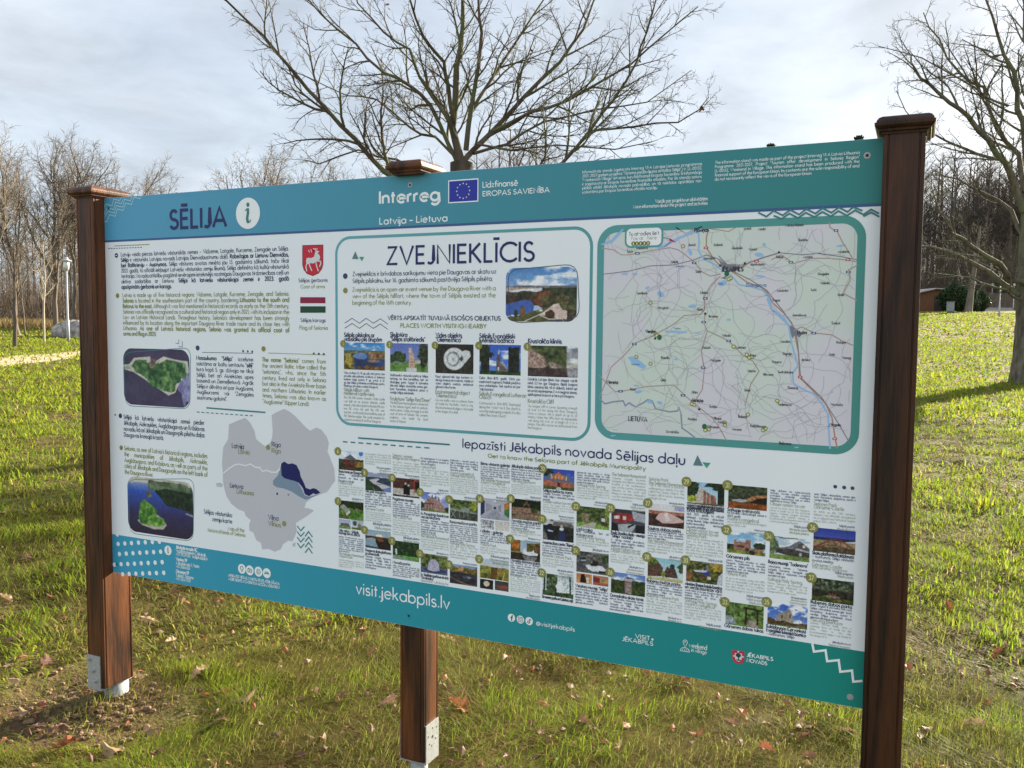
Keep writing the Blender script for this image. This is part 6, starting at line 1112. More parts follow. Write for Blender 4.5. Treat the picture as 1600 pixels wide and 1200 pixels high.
 15: (Q(703, 881, 745.7, 910.5, 885.5, 917), [('S', '7aa4d4', 'c8d4dc'), ('B', .5, .85, '4a3c20', '8c7438', 8, .08), ('E', .4, .78, .12, .14, 'b07850', 'd8a878', .3), ('E', .12, .75, .16, .2, '5c5424', '98903c', .4), ('B', -.1, .6, '2a2830', '46444c', 6, .03), ('L', 'a07058', .03, [(0, .35), (.3, .16), (.6, .06), (1, .02)]), ('P', '4a5064', [(.45, .45), (.7, .5), (.85, .4), (.7, .32), (.5, .34)], .4), ('P', '9a9cb0', [(.62, .44), (.8, .42), (.7, .36)])]),
 16: (Q(751, 778, 796, 809.8, 781.5, 814), [('S', 'b0b0c0', 'c4c4d0'), ('G', 0, .5, 'a4a4b4', 'b8b8c8'), ('P', '2c3668', [(0, .95), (.15, .85), (.15, .3), (0, .12)]), ('P', '9698a8', [(.2, .8), (.4, .68), (.4, .45), (.2, .35)]), ('P', '8c90a4', [(.62, .68), (.72, .74), (.72, .4), (.62, .45)]), ('P', 'b8742c', [(.82, .8), (1, .92), (1, .5), (.82, .5)]), ('P', '3f7a44', [(.82, .52), (1, .6), (1, .1), (.82, .3)]), ('P', '30303a', [(.46, .62), (.54, .62), (.54, .5), (.46, .5)]), ('P', '9a9cac', [(.4, .45), (.6, .45), (.75, 0), (.25, 0)], .2), ('E', .5, .9, .03, .05, 'fff', 'fff', .1)]),
 17: (Q(750, 872.5, 795, 902.5, 877, 908.5), [('S', 'b8cce0', 'f0dcc0'), ('B', -.1, .62, '4a4818', '9a8c30', 6, .03), ('P', '6a4c28', [(.4, .6), (.6, .62), (.58, 0), (.36, 0)], .4), ('P', 'b08440', [(.6, .62), (.75, .6), (.7, .2), (.6, .3)], .4), ('P', '8c9440', [(0, .45), (.38, .5), (.38, .3), (0, .25)]), ('L', 'd0c48c', .04, [(.85, .4), (.78, 0)])]),
 18: (Q(799.3, 778, 845, 810.5, 783.5, 815), [('S', '1c2016', '2a2c20'), ('K', 10, .6), ('B', -.1, .2, '6a5c4a', '8c7c64', 6, .02), ('P', '94705a', [(.04, .58), (.6, .6), (1, .5), (1, .14), (.2, .18), (.02, .26)], .5), ('L', '4a3024', .02, [(.05, .38), (1, .32)]), ('L', 'a08058', .025, [(.4, .62), (.52, .9), (.62, .6)]), ('L', 'a08058', .02, [(.42, .76), (.62, .76)]), ('E', .78, .5, .12, .14, '2c3c1c', '5a6c38', .2)]),
 19: (Q(798.2, 841, 844, 873, 849, 879), [('S', '9ab4d0', 'c8d4dc'), ('B', .3, 1.1, '4a3c1c', '8c6c30', 8, .1, -.1, .35), ('E', .16, .78, .15, .25, '9a5424', 'c8782c', .35), ('B', .3, .9, '3c3a1c', '7c7034', 8, .08, .55, 1.2), ('E', .9, .6, .14, .25, '4a3420', '7c5834', .3), ('B', -.1, .42, '22201c', '3c3830', 6, .01), ('P', 'a88a44', [(0, .42), (.4, .42), (.4, .37), (0, .35)]), ('P', 'e4e8ec', [(.4, .34), (.42, .5), (.48, .6), (.54, .46), (.7, .48), (.78, .6), (.8, .46), (.92, .42), (.92, .32), (.6, .28)], .15), ('P', '7c7c80', [(.4, .26), (.9, .24), (.8, 0), (.5, 0)], .4)]),
 20: (Q(849, 731, 897.4, 763, 735.5, 768), [('S', '2a48b8', '5a78d0'), ('C', .5, .8, .2), ('E', .2, .75, .16, .22, '1c2418', '344028', .4), ('P', '5c6c80', [(.05, .48), (.22, .78), (.8, .74), (.96, .4), (.05, .42)]), ('P', 'c8703c', [(.28, .62), (.5, .86), (.72, .6), (.72, .5), (.28, .52)], .2), ('P', 'b0604c', [(.02, .44), (.98, .38), (.98, .12), (.02, .16)], .3), ('L', 'e8e8e4', .03, [(.26, .72), (.27, .52)]), ('L', 'e8e8e4', .03, [(.74, .66), (.74, .48)]), ('L', 'f0e4dc', .025, [(.4, .66), (.4, .54)]), ('L', 'f0e4dc', .025, [(.5, .68), (.5, .54)]), ('L', 'f0e4dc', .025, [(.6, .66), (.6, .54)]), ('P', '3a2c34', [(.46, .36), (.54, .36), (.54, .12), (.46, .12)]), ('B', -.1, .16, '34441f', '56682c', 9, .04), ('P', 'b8b8b8', [(.45, .14), (.56, .14), (.6, 0), (.4, 0)])]),
 21: (Q(848.5, 810, 896.5, 842.5, 815.5, 848), [('S', 'c4c8d0', 'dfe2e6'), ('P', '6c6a6c', [(.35, .92), (.9, .92), (1, .74), (1, .66), (.3, .68)], .2), ('B', -.1, .7, '1c1c18', '383830', 9, .02), ('P', '1f2438', [(.1, .1), (.1, .66), (.2, .78), (.3, .78), (.36, .6), (.36, .05), (.14, .05)], .3), ('E', .28, .9, .05, .08, 'c89c88', 'd8ac98', .1), ('P', '14161c', [(.23, .94), (.26, 1), (.34, .98), (.34, .92)]), ('P', 'd8dce0', [(.16, .5), (.34, .46), (.34, .42), (.18, .42)]), ('P', '2c3260', [(.5, .0), (.52, .5), (.6, .6), (.7, .5), (.76, 0)], .3), ('P', 'e4e6ea', [(.53, .56), (.6, .5), (.68, .56), (.66, .66), (.56, .66)]), ('E', .605, .72, .04, .06, 'd0a898', 'e0b8a8', .1), ('E', .05, .2, .1, .2, '5c5c50', '84847c', .4)]),
 22: (Q(847.8, 894, 896, 929, 902.5, 935.5), [('S', 'b4c4cc', 'dfe6ea'), ('B', .1, 1.2, '2c3c24', '6c8458', 10, .1, .14, .5), ('K', 18, .45), ('E', .58, .42, .12, .3, 'dfe6ec', 'f0f4f6', .4), ('L', '1c2a1c', .08, [(.08, 1), (.06, .1)]), ('L', '1c2820', .07, [(.88, 1), (.9, .1)]), ('B', -.1, .2, '24341c', '4c6838', 9, .08)]),
 23: (Q(901, 790, 952, 823, 795.5, 828.5), [('S', '3c4c24', '5c6c34'), ('B', .3, 1.2, '2c3c1c', '6c8040', 9, .1), ('B', .2, .65, '6c5c44', '9c8c70', 14, .05, .15, .38), ('B', -.1, .26, '6a9434', '8cb44c', 6, .03), ('P', 'b8b0a4', [(0, .0), (.5, .3), (.62, .3), (.55, 0)]), ('P', '4a3c30', [(.74, .2), (.74, .62), (.94, .6), (.94, .16)]), ('P', 'd4dad8', [(.76, .38), (.76, .54), (.92, .52), (.92, .36)]), ('B', .3, 1.2, '4c5c24', '98a84c', 9, .1, .86, 1.1)]),
 24: (Q(900.8, 859, 951, 893.5, 867.5, 899), [('S', '5c5c58', '7c7c74'), ('B', .5, 1.2, '3c3c38', '84847c', 8, .05), ('E', .9, .8, .14, .3, '22301c', '4a6034', .4), ('B', -.1, .5, '4c4a4c', '68666a', 5, .02), ('P', '2c2c38', [(.12, .7), (.3, .72), (.32, .5), (.14, .46)], .4), ('P', 'a0a8c0', [(.14, .6), (.3, .62), (.3, .54), (.14, .52)]), ('P', '3a2028', [(.5, .6), (.68, .6), (.7, .42), (.5, .42)], .3), ('P', 'dfe2e6', [(.28, .38), (.5, .44), (.8, .4), (.92, .26), (.84, .14), (.5, .12), (.36, .2)], .15), ('P', '22242c', [(.4, .46), (.6, .5), (.66, .38), (.46, .36)]), ('P', '22242c', [(.7, .18), (.9, .18), (.88, .08), (.7, .08)])]),
 25: (Q(955.3, 793, 1008, 829, 800.5, 834), [('S', '34343c', '5c5c6c'), ('P', 'a4a8b4', [(.6, .95), (1, .86), (1, .48), (.66, .55)], .4), ('P', 'a02c2c', [(.08, .72), (.2, .82), (.6, .8), (.68, .55), (.3, .38), (.1, .44)], .7), ('P', 'd4cccc', [(.08, .66), (.24, .72), (.26, .56), (.1, .54)], .6), ('P', 'c8c0b8', [(.34, .7), (.44, .7), (.44, .54), (.34, .54)], .4), ('P', 'a8b0b8', [(.2, .3), (.5, .38), (.75, .36), (.6, 0), (.24, 0)], .3), ('P', '24242c', [(.72, .34), (1, .36), (1, 0), (.72, 0)], .8), ('P', '2c2c34', [(.48, .26), (.66, .4), (.68, .34), (.5, .18)], .4), ('P', '1f1f24', [(0, .4), (.2, .3), (.22, 0), (0, 0)], .5)]),
 26: (Q(954.8, 893, 1008, 925.5, 900, 933), [('S', '5c80c8', 'b4c8e0'), ('C', .5, 1, .5), ('B', -.1, .66, '24301a', '50602c', 8, .04), ('P', '8c7470', [(.41, .7), (.41, .04), (.61, .04), (.61, .7)], .7), ('L', 'b09c98', .02, [(.42, .56), (.6, .46), (.42, .36), (.6, .26), (.42, .16), (.6, .08)]), ('P', 'c8a8a0', [(.4, .74), (.62, .74), (.62, .64), (.4, .64)]), ('P', '3c3840', [(.39, .76), (.5, .84), (.62, .76)])]),
 27: (Q(1013.5, 785, 1069, 820.5, 792, 826.8), [('S', 'dfe2ea', 'f0c8b0'), ('E', .9, .83, .2, .1, '8c90c8', 'b0b4d8', .4), ('B', -.1, .66, '2c1c1a', '583c34', 6, .02), ('B', .55, .69, '9c5848', 'c07c60', 6, .01, -.1, 1.2), ('P', 'd8b4b0', [(.24, .44), (.3, .58), (.5, .66), (.58, .64), (.8, .5), (1, .36), (.96, .28), (.7, .2), (.4, .16), (.3, .26), (.2, .34)], .1), ('P', 'e8dcdc', [(.44, .6), (.54, .62), (.6, .3), (.48, .26)])]),
 28: (Q(1012.2, 869, 1067, 904.5, 877, 911.5), [('S', '8cc4d8', 'd4e4dc'), ('P', '5c4038', [(0, .9), (.1, .94), (.3, .82), (.44, .58), (.4, .2), (0, .14)], .9), ('P', '583c38', [(.48, .4), (.56, .68), (.62, .58), (.68, .8), (.74, .7), (.8, .5), (.86, .2), (.5, .18)], .9), ('E', .12, .85, .16, .22, '3c4a20', '84903c', .5), ('E', .7, .68, .07, .12, '24342c', '3c4c38', .3), ('E', .45, .3, .05, .14, '5c6c24', '90a040', .3), ('B', -.1, .14, 'b0a468', 'd0c488', 6, .03), ('E', .96, .65, .1, .18, '2c3c20', '5c6c3c', .6)]),
 29: (Q(1074, 751.5, 1131.8, 787, 757, 791.5), [('S', '8cc0e0', 'd4e6ee'), ('E', .1, .7, .2, .4, '1c2818', '3c4c2c', .5), ('E', .8, .9, .3, .2, '1a2418', '34442c', .5), ('B', -.1, .9, '141c14', '2c3a26', 9, .1, .82, 1.2), ('E', .14, .25, .14, .14, '7c8c24', 'b8bc3c', .4), ('P', 'c8b8ac', [(.24, .1), (.28, .56), (.4, .74), (.44, .68), (.44, .08)], .3), ('P', '946454', [(.44, .68), (.6, .52), (.76, .42), (.8, .05), (.44, .06)], .5), ('P', 'c8b8ac', [(.36, .74), (.4, .9), (.43, .72)]), ('L', 'b8a498', .04, [(.52, .58), (.52, .08)]), ('L', 'b8a498', .04, [(.62, .5), (.62, .08)]), ('B', -.1, .08, '5c4c28', '8c7c48', 8, .02)]),
 30: (Q(1072.3, 874.5, 1129, 908.5, 882, 914.5), [('S', '4c4c20', '6c6830'), ('B', -.1, 1.3, '26301a', '84803a', 9, .0), ('E', .85, .85, .2, .24, '8c7424', 'c0a034', .5), ('P', 'c4c8dc', [(.2, .58), (.6, .62), (.55, .5), (.24, .5)]), ('P', '34409c', [(.42, .48), (.6, .56), (.66, .48), (.56, .36)]), ('P', '5c4038', [(.3, .4), (.56, .36), (.6, .26), (.34, .28)], .4), ('P', 'd8d4c8', [(.58, .34), (.68, .34), (.68, .22), (.6, .22)]), ('P', '7c7890', [(.54, .84), (.6, .84), (.62, .6), (.54, .6)]), ('E', .06, .3, .12, .2, '7c4c30', 'a86c40', .5), ('P', 'c4c8d4', [(1, .62), (.88, .4), (.84, 0), (1, 0)])]),
 31: (Q(1138, 757, 1198.5, 793, 762.5, 798.5), [('S', '2a3020', '3c4428'), ('K', 14, .6), ('B', .5, 1.1, '1c2418', '5a6444', 9, .05), ('P', 'b07444', [(.4, .4), (.7, .62), (1, .66), (1, .58), (.8, .5), (.6, .32)], .5), ('P', '241c18', [(.55, .3), (.75, .5), (1, .54), (1, .1), (.7, .14)], .4), ('P', 'a8acb4', [(.08, .36), (.3, .42), (.56, .38), (.4, .28), (.14, .3)], .3), ('B', -.1, .28, '6c3414', 'b05c24', 7, .02)]),
 32: (Q(1136.3, 827, 1196, 862.5, 836, 870), [('S', '6cacdc', 'c8dff0'), ('C', .4, 1, .4), ('B', .1, .4, '24301c', '44542c', 8, .03, -.1, .24), ('E', .85, .42, .16, .14, '1f2c1c', '3c4c2c', .3), ('P', '9c6c58', [(.18, .14), (.18, .62), (.24, .62), (.24, .54), (.48, .54), (.48, .66), (.62, .66), (.62, .3), (.94, .3), (.94, .1)], .3), ('P', '4a3430', [(.26, .38), (.46, .38), (.46, .3), (.26, .3)], .8), ('P', '3c3430', [(.48, .3), (.58, .3), (.58, .16), (.48, .16)], .6), ('B', -.1, .16, '5c6c24', '98a040', 8, .03), ('E', .65, .1, .08, .1, '24241c', '3c3c2c', .3)]),
 33: (Q(1133.8, 939.5, 1193, 975, 947.5, 983), [('S', '3c5c24', '5c8434'), ('B', .2, 1.3, '2c4420', '84ac50', 9, .0), ('P', '8c98a0', [(0, .4), (.2, .36), (.3, .1), (0, 0)], .8), ('L', '8ca05c', .03, [(.23, 1), (.24, .3)]), ('P', '9c8c80', [(.62, .34), (.76, .34), (.9, 0), (.56, 0)], .4), ('P', '2c1c18', [(.48, .86), (.94, .8), (.94, .74), (.48, .78)]), ('P', '34201a', [(.52, .8), (.57, .8), (.56, .1), (.51, .1)]), ('P', '34201a', [(.8, .76), (.85, .76), (.87, .16), (.82, .16)]), ('L', '6c5044', .03, [(.28, .14), (.5, .3)]), ('L', '6c5044', .03, [(.98, .04), (.84, .3)])]),
 34: (Q(1202.8, 836.5, 1265, 871.5, 843.5, 879), [('S', 'a8c4d8', 'd4e0e6'), ('C', .5, 1, .6), ('E', .1, .55, .14, .4, '44583a', '7c9068', .5), ('P', '70747c', [(.18, .48), (.5, .62), (.68, .84), (.76, .88), (1, .58), (.66, .54), (.66, .46)], .2), ('P', '5a504c', [(.66, .56), (.78, .84), (1, .54), (1, .46)], .3), ('P', '48403e', [(.16, .46), (.66, .52), (1, .44), (1, .18), (.66, .14), (.16, .3)], .5), ('L', 'b4bcc4', .03, [(.64, .5), (1, .42)]), ('P', 'c8ccd0', [(.82, .72), (.88, .7), (.88, .6), (.82, .6)]), ('P', 'b8bcc0', [(.74, .38), (.8, .37), (.8, .24), (.74, .24)]), ('B', -.1, .2, '5c7838', '84a04c', 7, .03), ('L', '3c5038', .04, [(.15, 1), (.35, .94), (.7, .98)])]),
 35: (Q(1199.3, 939.5, 1261.5, 975, 948, 984), [('S', '2c5cc8', '6c94dc'), ('C', .2, 1.1, .6), ('P', '9c9080', [(.22, .3), (.26, .5), (.5, .7), (.53, .82), (.6, .66), (.66, .36), (.66, .12), (.3, .12)], .4), ('P', '34302c', [(.36, .46), (.39, .48), (.39, .34), (.36, .34)]), ('P', '34302c', [(.55, .52), (.58, .54), (.58, .4), (.55, .4)]), ('B', -.1, .22, '3c2c1c', '6c5434', 8, .06), ('E', .05, .22, .16, .1, '4c3424', '6c4c30', .4), ('L', '7c6c5c', .012, [(.8, .1), (.82, .7)]), ('L', '7c6c5c', .012, [(.86, .1), (.9, .75)]), ('L', '7c6c5c', .012, [(.93, .1), (.97, .6)]), ('B', -.1, .08, '4c5c2c', '6c7c3c', 7, .02)]),
 36: (Q(1271, 823, 1336.5, 860.3, 831, 867.5), [('S', '2c3ca8', '5c74d0'), ('B', -.1, .58, '7c7050', 'a49468', 6, .0), ('B', .5, .62, '1c2440', '30385c', 6, .01), ('P', 'd4d8dc', [(.76, .5), (1, .56), (1, .48), (.82, .46)]), ('B', -.1, .24, '443c28', '685c40', 7, .02), ('L', '8c2c30', .05, [(.02, .18), (.25, .36), (.42, .56), (.66, .56), (.82, .36), (.98, .22)]), ('L', '6c3030', .03, [(.02, .14), (.3, .3), (.6, .32), (.98, .16)]), ('L', '8c4444', .02, [(.2, .36), (.2, .12)]), ('L', '8c4444', .02, [(.36, .48), (.36, .14)]), ('L', '8c4444', .02, [(.5, .56), (.5, .14)]), ('L', '8c4444', .02, [(.65, .54), (.65, .14)]), ('L', '8c4444', .02, [(.8, .4), (.8, .12)]), ('L', '8c4444', .02, [(.42, .56), (.58, .3)]), ('L', '8c4444', .02, [(.66, .56), (.5, .3)])]),
 37: (Q(1268.8, 901.5, 1334, 937.5, 910, 946.5), [('S', '2c3424', '44503a'), ('B', .3, 1.2, '1f281c', '707c60', 10, .1), ('K', 16, .5), ('L', '141814', .03, [(.2, 1), (.2, .3)]), ('L', '1c1c18', .02, [(.62, 1), (.6, .3)]), ('B', -.1, .5, '1a1a14', '3c3a2c', 9, .05), ('B', -.1, .22, '34401c', '5c6c30', 10, .06), ('E', .5, .27, .2, .05, '6c584c', '98847c', .3), ('L', 'a05038', .025, [(.42, .4), (.5, .24), (.58, .4)]), ('L', 'a05038', .02, [(.5, .42), (.5, .24)]), ('E', .66, .12, .08, .04, '8c5c34', 'b87c44', .3)])}
SUBS = [(Q(529.5, 811, 548, 825, 812.4, 827), [('S', '9cacd0', 'dfe2ec'), ('B', -.1, .3, '5c8438', '7ca44c', 6, .02), ('P', '6c5c6c', [(.1, .3), (.2, .6), (.8, .62), (.95, .3)], .3)]), (Q(549.4, 812.5, 568, 827, 814, 829), [('S', 'a8b4cc', 'dfe4ec'), ('E', .28, .65, .16, .25, '34442c', '54643c', .3), ('P', '8c7c74', [(.5, .1), (.5, .5), (.65, .75), (.85, .5), (.85, .1)], .4), ('B', -.1, .25, '4c5c2c', '74843c', 7, .03)]),
        (Q(751, 811.3, 771.7, 825, 813.3, 827.5), [('S', 'a4a4ac', 'c4c4c8'), ('K', 9, .7)]), (Q(774, 813.5, 796, 828, 815.5, 830.4), [('S', 'c8c4bc', 'd8d4cc'), ('K', 12, .2)]), (Q(750, 904.2, 770.5, 918.7, 906.6, 921.5), [('S', '1c2820', '24302a'), ('E', .5, .55, .22, .28, 'd0a898', 'f0dccc', .1)]), (Q(773.3, 907, 794.7, 921.6, 909.6, 924.8), [('S', '3c4038', '50544c'), ('P', '9c4040', [(.1, .4), (.5, .6), (.95, .5), (.9, .3), (.4, .2)], .6)]),
        (Q(900.8, 895, 925, 910, 898, 913), [('S', 'c87840', 'd89858'), ('P', '1c1c24', [(.24, .1), (.3, .9), (.5, .95), (.6, .5), (.66, .1)], .3), ('P', 'd8d0c4', [(.6, .6), (.78, .7), (.78, .1), (.66, .1)]), ('L', 'e8c060', .06, [(.92, 1), (.92, 0)])]), (Q(926.7, 898.4, 950.6, 913.4, 902, 917), [('S', 'b4784c', 'd4a074'), ('P', '8c2830', [(0, .9), (.45, .75), (.45, .3), (0, .2)], .4), ('P', '5c8068', [(.55, .7), (.7, .68), (.7, .4), (.55, .4)]), ('B', -.1, .3, 'a05438', 'c0704c', 6, .02)])]
for n, (q, ops) in FOT.items(): photo(q, ops, n+10, 60, 42)
for k, (q, ops) in enumerate(SUBS): photo(q, ops, k+70, 28, 20)
for n, (q, ops) in FOT.items():     # number badges on the photo corners
    P = Print(2); c = bp(q[0][0]+(-1.2 if n > 5 else -1), q[0][1]+(1 if n > 5 else 2)); r = .0145 if n > 5 else .0125; P.disc(c[0], c[1], r, 0, 20); P.k = 5; s = str(n); cap = r*.95; w = twidth(s)*cap*.8; draw(P, s, c[0]-w/2, c[1]-cap/2, cap, .8, .15, 1); P.put('number_badge', [OLV, ink('badge_pale', 'dcdcae') if n == 1 else bpy.data.materials['badge_pale']])
# ================================================================= small texts
IT = [  # titles and texts under the five photos of the middle box
 (537.6, 601.3, [('T', 526.2, 532.6, ['Sēlpils pilskalns ar', 'viduslaiku pils drupām']), ('D', 583.7, 604, ['Vācu ordeņa 13.–18. gs. pils mūri pirms tam', 'atradās sēļu pilskalns, izcēlums ar ūdensro', 'kalniem laiga posms 9. gs. p.m.ē. 6.–12.', 'gs. bija Sēlijas politiskais un militārais centrs.', 'Pilsdrupu atrodas uz salas Daugavā.']), ('H', 611, 616.5, ['Sēlpils hillfort with', 'medieval castle ruins']), ('L', 622.4, 656.8, ['The 13th–18th century Teutonic Order castle', 'was built on an ancient Selonian castle', 'mound, which dates back to the late 9th cen-', 'tury BC. From 6th until the 12th cen-', 'tury this was the political and military seat of', 'the Selonian region. The castle mound is lo-', 'cated on an island of the River Daugava.'])]),
 (609.7, 668.7, [('T', 525.7, 532.7, ['Skulptūra', '"Sēlijas staltbriedis"']), ('D', 587.5, 614.5, ['Staltbriedis ir vēsturiski saistīts ar Sēlijas', 'teritoriju ne tikai heraldikas, bet arī', 'ekoloģijas jomā. Tagad šī dzīvnieka', 'tēls redz Sēlijas vēsturiskās zemes ģer-', 'bonī. Keramikas skulptūras autori ir', 'vietējie Sēlijas mākslinieki.']), ('H', 625, 625, ['Sculpture "Sēlija Red Deer"']), ('L', 630.5, 659, ['The Red Deer has long been connected', 'to the Selonia region, both in symbolic', 'and in nature. Today, its image is on the', 'coat of arms of Selonia. The ceramic', 'sculpture was made by local', 'artists of Selonia.'])]),
 (680.8, 739.4, [('T', 526.8, 533.7, ['Vides objekts', '"Gliemežnīca"']), ('D', 589.6, 605.8, ['Kauri gliemežvāki bija kuršiem iz-', 'devīgs maiņas ekvivalents, tādēļ arī', 'vides objekts veidots, atdarinot', 'gliemežvāka formu.']), ('H', 614.4, 620.3, ['Environmental object', '"Gliemežnīca"']), ('L', 626.5, 644, ['Cowrie shells were a common form', 'of trade for the Balts, which is why', 'the environmental object was made', 'in the shape of a shell.'])]),
 (749, 813.3, [('T', 528, 534.8, ['Sēlpils Evaņģēliski', 'luteriskā baznīca']), ('D', 592, 609.5, ['Celta 1846.–1870. gadā. Otrā pa-', 'saules karā sagrauta. Pašlaik piedzīvo', 'savu atdzimšanu. Tiek saukta arī par', '"zaļo baznīcu".']), ('H', 617.6, 623, ['Sēlpils Evangelical Lutheran', 'Church']), ('L', 631.3, 649.8, ['Constructed in 1846–1870. Destroyed', 'during the World War II. The church is', 'currently undergoing a rebirth. It is also', 'called "the Green Church".'])]),
 (825, 902.2, [('T', 536, 536, ['Krustaliča klintis']), ('D', 594, 618, ['Garākās Latvijas klintis, kas stiepjas vairāk', 'nekā 2,3 km gar Daugavu. Bijušā kanjona', 'klintis sniedzas līdz 40 m dziļumā, šobrīd upi', 'ietver kā nepārejamas 2–4 m augstas sienas,', 'aplūkojamas braucot ar laivu pa Daugavu.']), ('H', 629, 629, ['Krustaliča Cliff']), ('L', 635.9, 669.5, ['The longest cliff in Latvia. Spanning a length', 'of over 2.3 km along the River Daugava.', 'Once a canyon with a depth of up to 40', 'meters, today the cliffs form an impassable', 'wall along the river at a height of 2 to 4', 'meters. The cliffs can be viewed by boat from', 'the Daugava.'])])]
LVW = ' '.join(L1+[l for it in IT for k_, a, b_, ls in it[2] if k_ == 'D' for l in ls]).replace('*', '').replace('"', '').split()
ENW = ' '.join(L2+[l for it in IT for k_, a, b_, ls in it[2] if k_ == 'L' for l in ls]).replace('*', '').replace('"', '').split()
PT, PL = Print(2), Print(2)
for xl, xr, bl in IT:
    PT.cut(); PL.cut()
    for k_, a, b_, ls in bl:
        if k_ == 'T':
            for i_, s in enumerate(ls):
                y = a+(b_-a)*(i_/max(1, len(ls)-1)); c = bp(xl+.5, y); cap = .0145; draw(PT, s, c[0], c[1], cap, .86, .19)
        elif k_ == 'H':
            for i_, s in enumerate(ls): c = bp(xl, a+(b_-a)*(i_/max(1, len(ls)-1))); draw(PL, s, c[0], c[1], .0125, .84, .13)
        else: para(PT if k_ == 'D' else PL, ls, xl, a, b_, xr, .68, .13 if k_ == 'D' else .10)
PT.put('text_block', DARK, 'dark captions under the five photos'); PL.put('text_block', GREY, 'pale English captions under the five photos')
# columns: (left, right, blocks) with B bold, D dark, H heading, L pale, R right-set lines; pixel baselines of first and last line
CL = [(529.5, 568, 'B738,738,1 D742,752,3 H756,756,1 L760,774,5 R778,782,2 B830,834,2 D839,861,8 H866,870,2 L875,885,4'), (571, 611, 'L710,725,5 R730,738,3 B769,769,1 D773,791,6 H796,796,1 L800,813,5 R818,824,2 B861,866,2 D870,887,5'), (614, 655.5, 'H713,717,2 L723,739,5 R742,746,2 B781,781,1 D785,805,7 H809,809,1 L813,835,7 R839,844,2 B880,880,1 D884,899,6'), (657.8, 701, 'D717,725.5,3 H731,731,1 L735,759,7 R764,768,2 B804,809,2 D813,831,6 H835,839,2 L843,858,5 R862,866,2 B899,904,2 L908,908,1'), (703.3, 746.5, 'D720,735,5 H740,744,2 L748,771,8 R776,780,2 B817,817,1 D821,846,9 H850,850,1 L854,871,5 R878,882,2'),
      (751, 796, 'B726,726,1 D730,747,6 H751,755,2 L759,770,4 R776,780,2 B831,831,1 D834,848,5 H852,852,1 L856,864,3 R868,878,3'), (798.8, 845, 'B730,730,1 D734,749,5 H753,753,1 L757,771,6 R775,779,2 B815,815,1 D818,825,3 H829,829,1 L832,836,2 R839,843,2 B877,877,1 D880,898,6 H900,900,1 L904,923,7 R927,931,2'), (848.5, 897, 'B768,768,1 D772,781,3 H785,785,1 L789,800,4 R805,813,3 B849,849,1 D853,864,4 H869,869,1 L873,884,4 R889,898,3 B934,934,1'), (901, 952, 'D739,754,5 H759,759,1 L763,778,5 R783,787,2 B828,828,1 D831,836,2 H840,840,1 L844,852,3 R857,862,2 B917,917,1 D921,942,6'),
      (955.5, 1008, 'H743,743,1 L748,781,8 R786,795,3 B834,839,2 D844,853,3 H858,862,2 L867,878,4 R883,892,3 B932,932,1 D936,953,5'), (1013, 1068.5, 'H750,756,2 L759,779,5 R784,788,2 B827,827,1 D830,841,4 H846,846,1 L849,862,4 R867,871,2 B909,909,1 D912,928,5 H932,932,1 L936,957,6 R961,965,2'), (1073.3, 1131, 'B791,799,3 D804,824,5 H829,838,3 L842,869,7 R872,877,2 B914,919,2 D923,935,4 H940,945,2 L949,966,5 R972,977,2'), (1136.8, 1198, 'B798,798,1 D802,807,2 H812,812,1 L816,821,2 R825,829,2 B871,871,1 D876,893,5 H898,898,1 L904,922,5 R928,938,3 B980,980,1'),
      (1203, 1265, 'D767,783,5 H789,789,1 L794,815,6 R820,830,3 B880,880,1 D886,900,4 H907,907,1 L912,925,4 R930,938,3 B981,987,2 D992,992,1'), (1271.5, 1336.5, 'D773,782,3 H789,794,2 L800,815,4 R819,824,2 B866,866,1 D871,877,2 H884,884,1 L888,888,1 R892,897,2 B943,943,1 D947,966,5 H971,971,1 L975,994,5 R1000,1005,2')]
TI = {0: ['Skatu tornis pie Daugavas', 'Sēļu sēta – Sēlpils', 'muzejs brīvā dabā'], 1: ['Tilts pār Daugavu', 'Daugavas skatu platforma', 'promenādē'], 2: ['Pagātnes muzejs', 'Novada parks'], 3: ['Sv. Pareizticīgo baznīca un', 'vecais klosteris', 'Sv. Strūklaka parkā un skvērā', '"Strūklaka"'], 4: ['Kena muiža un parks'], 5: ['Bērnu vēstures galerija', 'Māksla – galerija'], 6: ['Jēkabpils dabas parks', 'Novada muižas parks', 'Novada dzirnavu parks'], 7: ['Sēlijas kultūras nams', 'Amatniecības centrs "Rūme"', 'Tēvzemes parks un Gaismas ceļš'], 8: ['Meža taka', 'Viesītes muzejs "Sēlija"'], 9: ['Paula Stradiņa skola – muzeja', '"Sēlija" nodaļa', 'Ormaņkalna skatu tornis'], 10: ['Saukas dabas parks', 'Rubeņu muižas parks'], 11: ['Asares Evaņģēliski luteriskā baznīca', 'un piemineklis Latvijas atbrīvošanas', 'cīņās kritušajiem', 'Aknīstes Romas katoļu baznīca', 'un vecās baznīcas vārti'], 12: ['Saltupju svētavots', 'Gārsenes pils', 'Gārsenes dabas takas'], 13: ['Raiņa muzejs "Tadenava"', 'Kaldabruņas (Červonkas)', 'Evaņģēliski luteriskā baznīca'], 14: ['Skatu platforma Kaldabruņā', 'Rubenes dabas parks']}
HD = ['Observation tower', 'The Selonian Homestead', 'Bridge across Daugava', 'Selonia Park', 'Nature Park', 'The Castle Park', 'Evangelical Church', 'Selonia Museum', 'Viewing platform', 'Asare Evangelical', 'Gārsene Castle', 'Saltupji Holy Spring', 'Rubene Nature Park']
PL_ = ['Jēkabpils pilsēta', 'Jēkabpils town', 'Sēlpils pagasts', 'Sēlpils parish', 'Gārsenes pagasts', 'Rubenes pagasts']
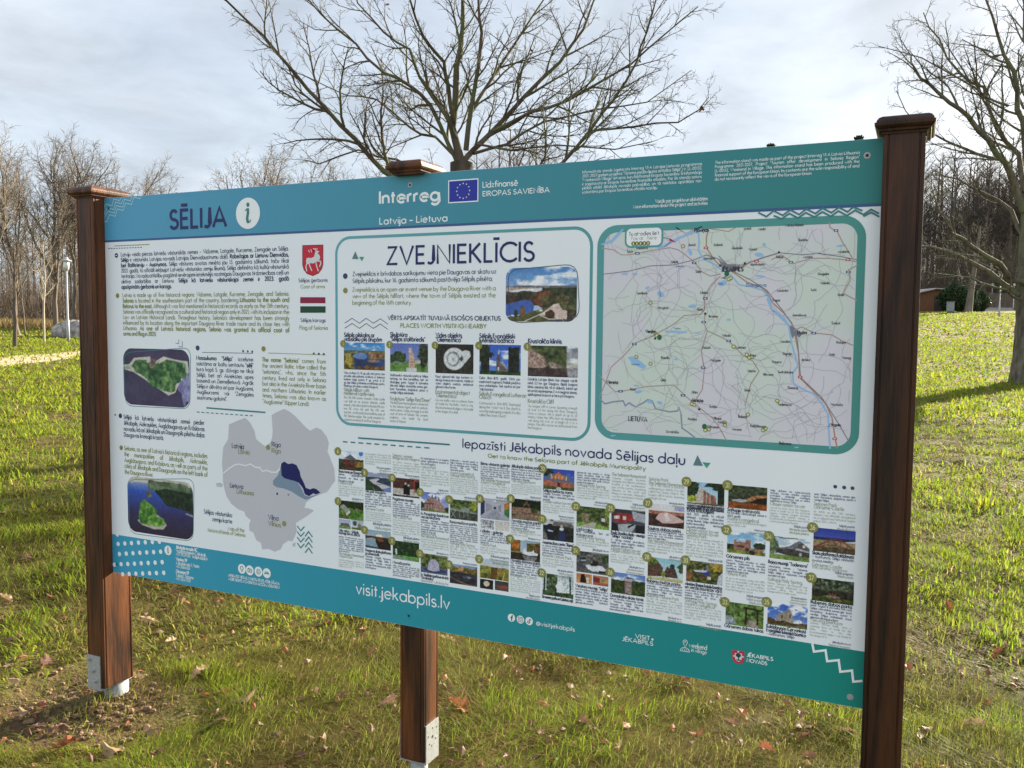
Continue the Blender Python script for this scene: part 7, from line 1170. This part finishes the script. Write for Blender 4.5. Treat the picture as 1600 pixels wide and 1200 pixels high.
r_ = random.Random(77); PB_, PD_, PL2 = Print(2), Print(2), Print(2)
def fill(words, n, wmax, cap, sx):
    out = []; i_ = r_.randrange(len(words))
    for _ in range(n):
        ln = ''
        while True:
            w = words[i_ % len(words)]; c = (ln+' '+w).strip()
            if twidth(c)*cap*sx > wmax: break
            ln = c; i_ += 1
        if not ln: ln = words[i_ % len(words)][:8]; i_ += 1
        out.append(ln)
    return out
for ci, (xl, xr, spec) in enumerate(CL):
    PB_.cut(); PD_.cut(); PL2.cut(); tl = list(TI[ci]); xa, xb = bp(xl, 800)[0], bp(xr, 800)[0]; full = xb-xa
    for tok in spec.split():
        k_ = tok[0]; a, b_, n = tok[1:].split(','); a, b_, n = float(a), float(b_), int(n); za, zb_ = bp(xl, a)[1], bp(xl, b_)[1]; pitch = (za-zb_)/(n-1) if n > 1 else .0115
        cap = min(.0092, pitch*.72); sx = .86
        if k_ in 'DL':
            ls = fill(LVW if k_ == 'D' else ENW, n, full, cap, sx)
            if n > 1: ls[-1] = ' '.join(ls[-1].split()[:max(1, len(ls[-1].split())*2//3)])
            for i_, s in enumerate(ls):
                wn = twidth(s)*cap*sx; sp = s.count(' '); draw(PD_ if k_ == 'D' else PL2, s, xa, za-pitch*i_, cap, sx, .14 if k_ == 'D' else .10, 0, None, (full-wn)/sp if sp and i_ < n-1 else 0)
        elif k_ in 'BH':
            for i_ in range(n):
                s = (tl.pop(0) if tl else 'Dabas parks') if k_ == 'B' else r_.choice(HD); c2 = .0098; s_ = min(.86, full/(twidth(s)*c2)); draw(PB_ if k_ == 'B' else PL2, s, xa, za-pitch*i_, c2, s_, .17 if k_ == 'B' else .12)
        else:
            for i_ in range(n): s = r_.choice(PL_); w = twidth(s)*cap*sx; draw(PD_ if i_ == 0 else PL2, s, xb-w, za-pitch*i_, cap, sx, .13)
PB_.put('photo_titles', ink('title_ink', '34384e')); PD_.put('text_block', ink('small_ink', '62667e'), 'dark small text of the photo columns'); PL2.put('text_block', ink('small_pale', 'a3a996'), 'pale small text of the photo columns')
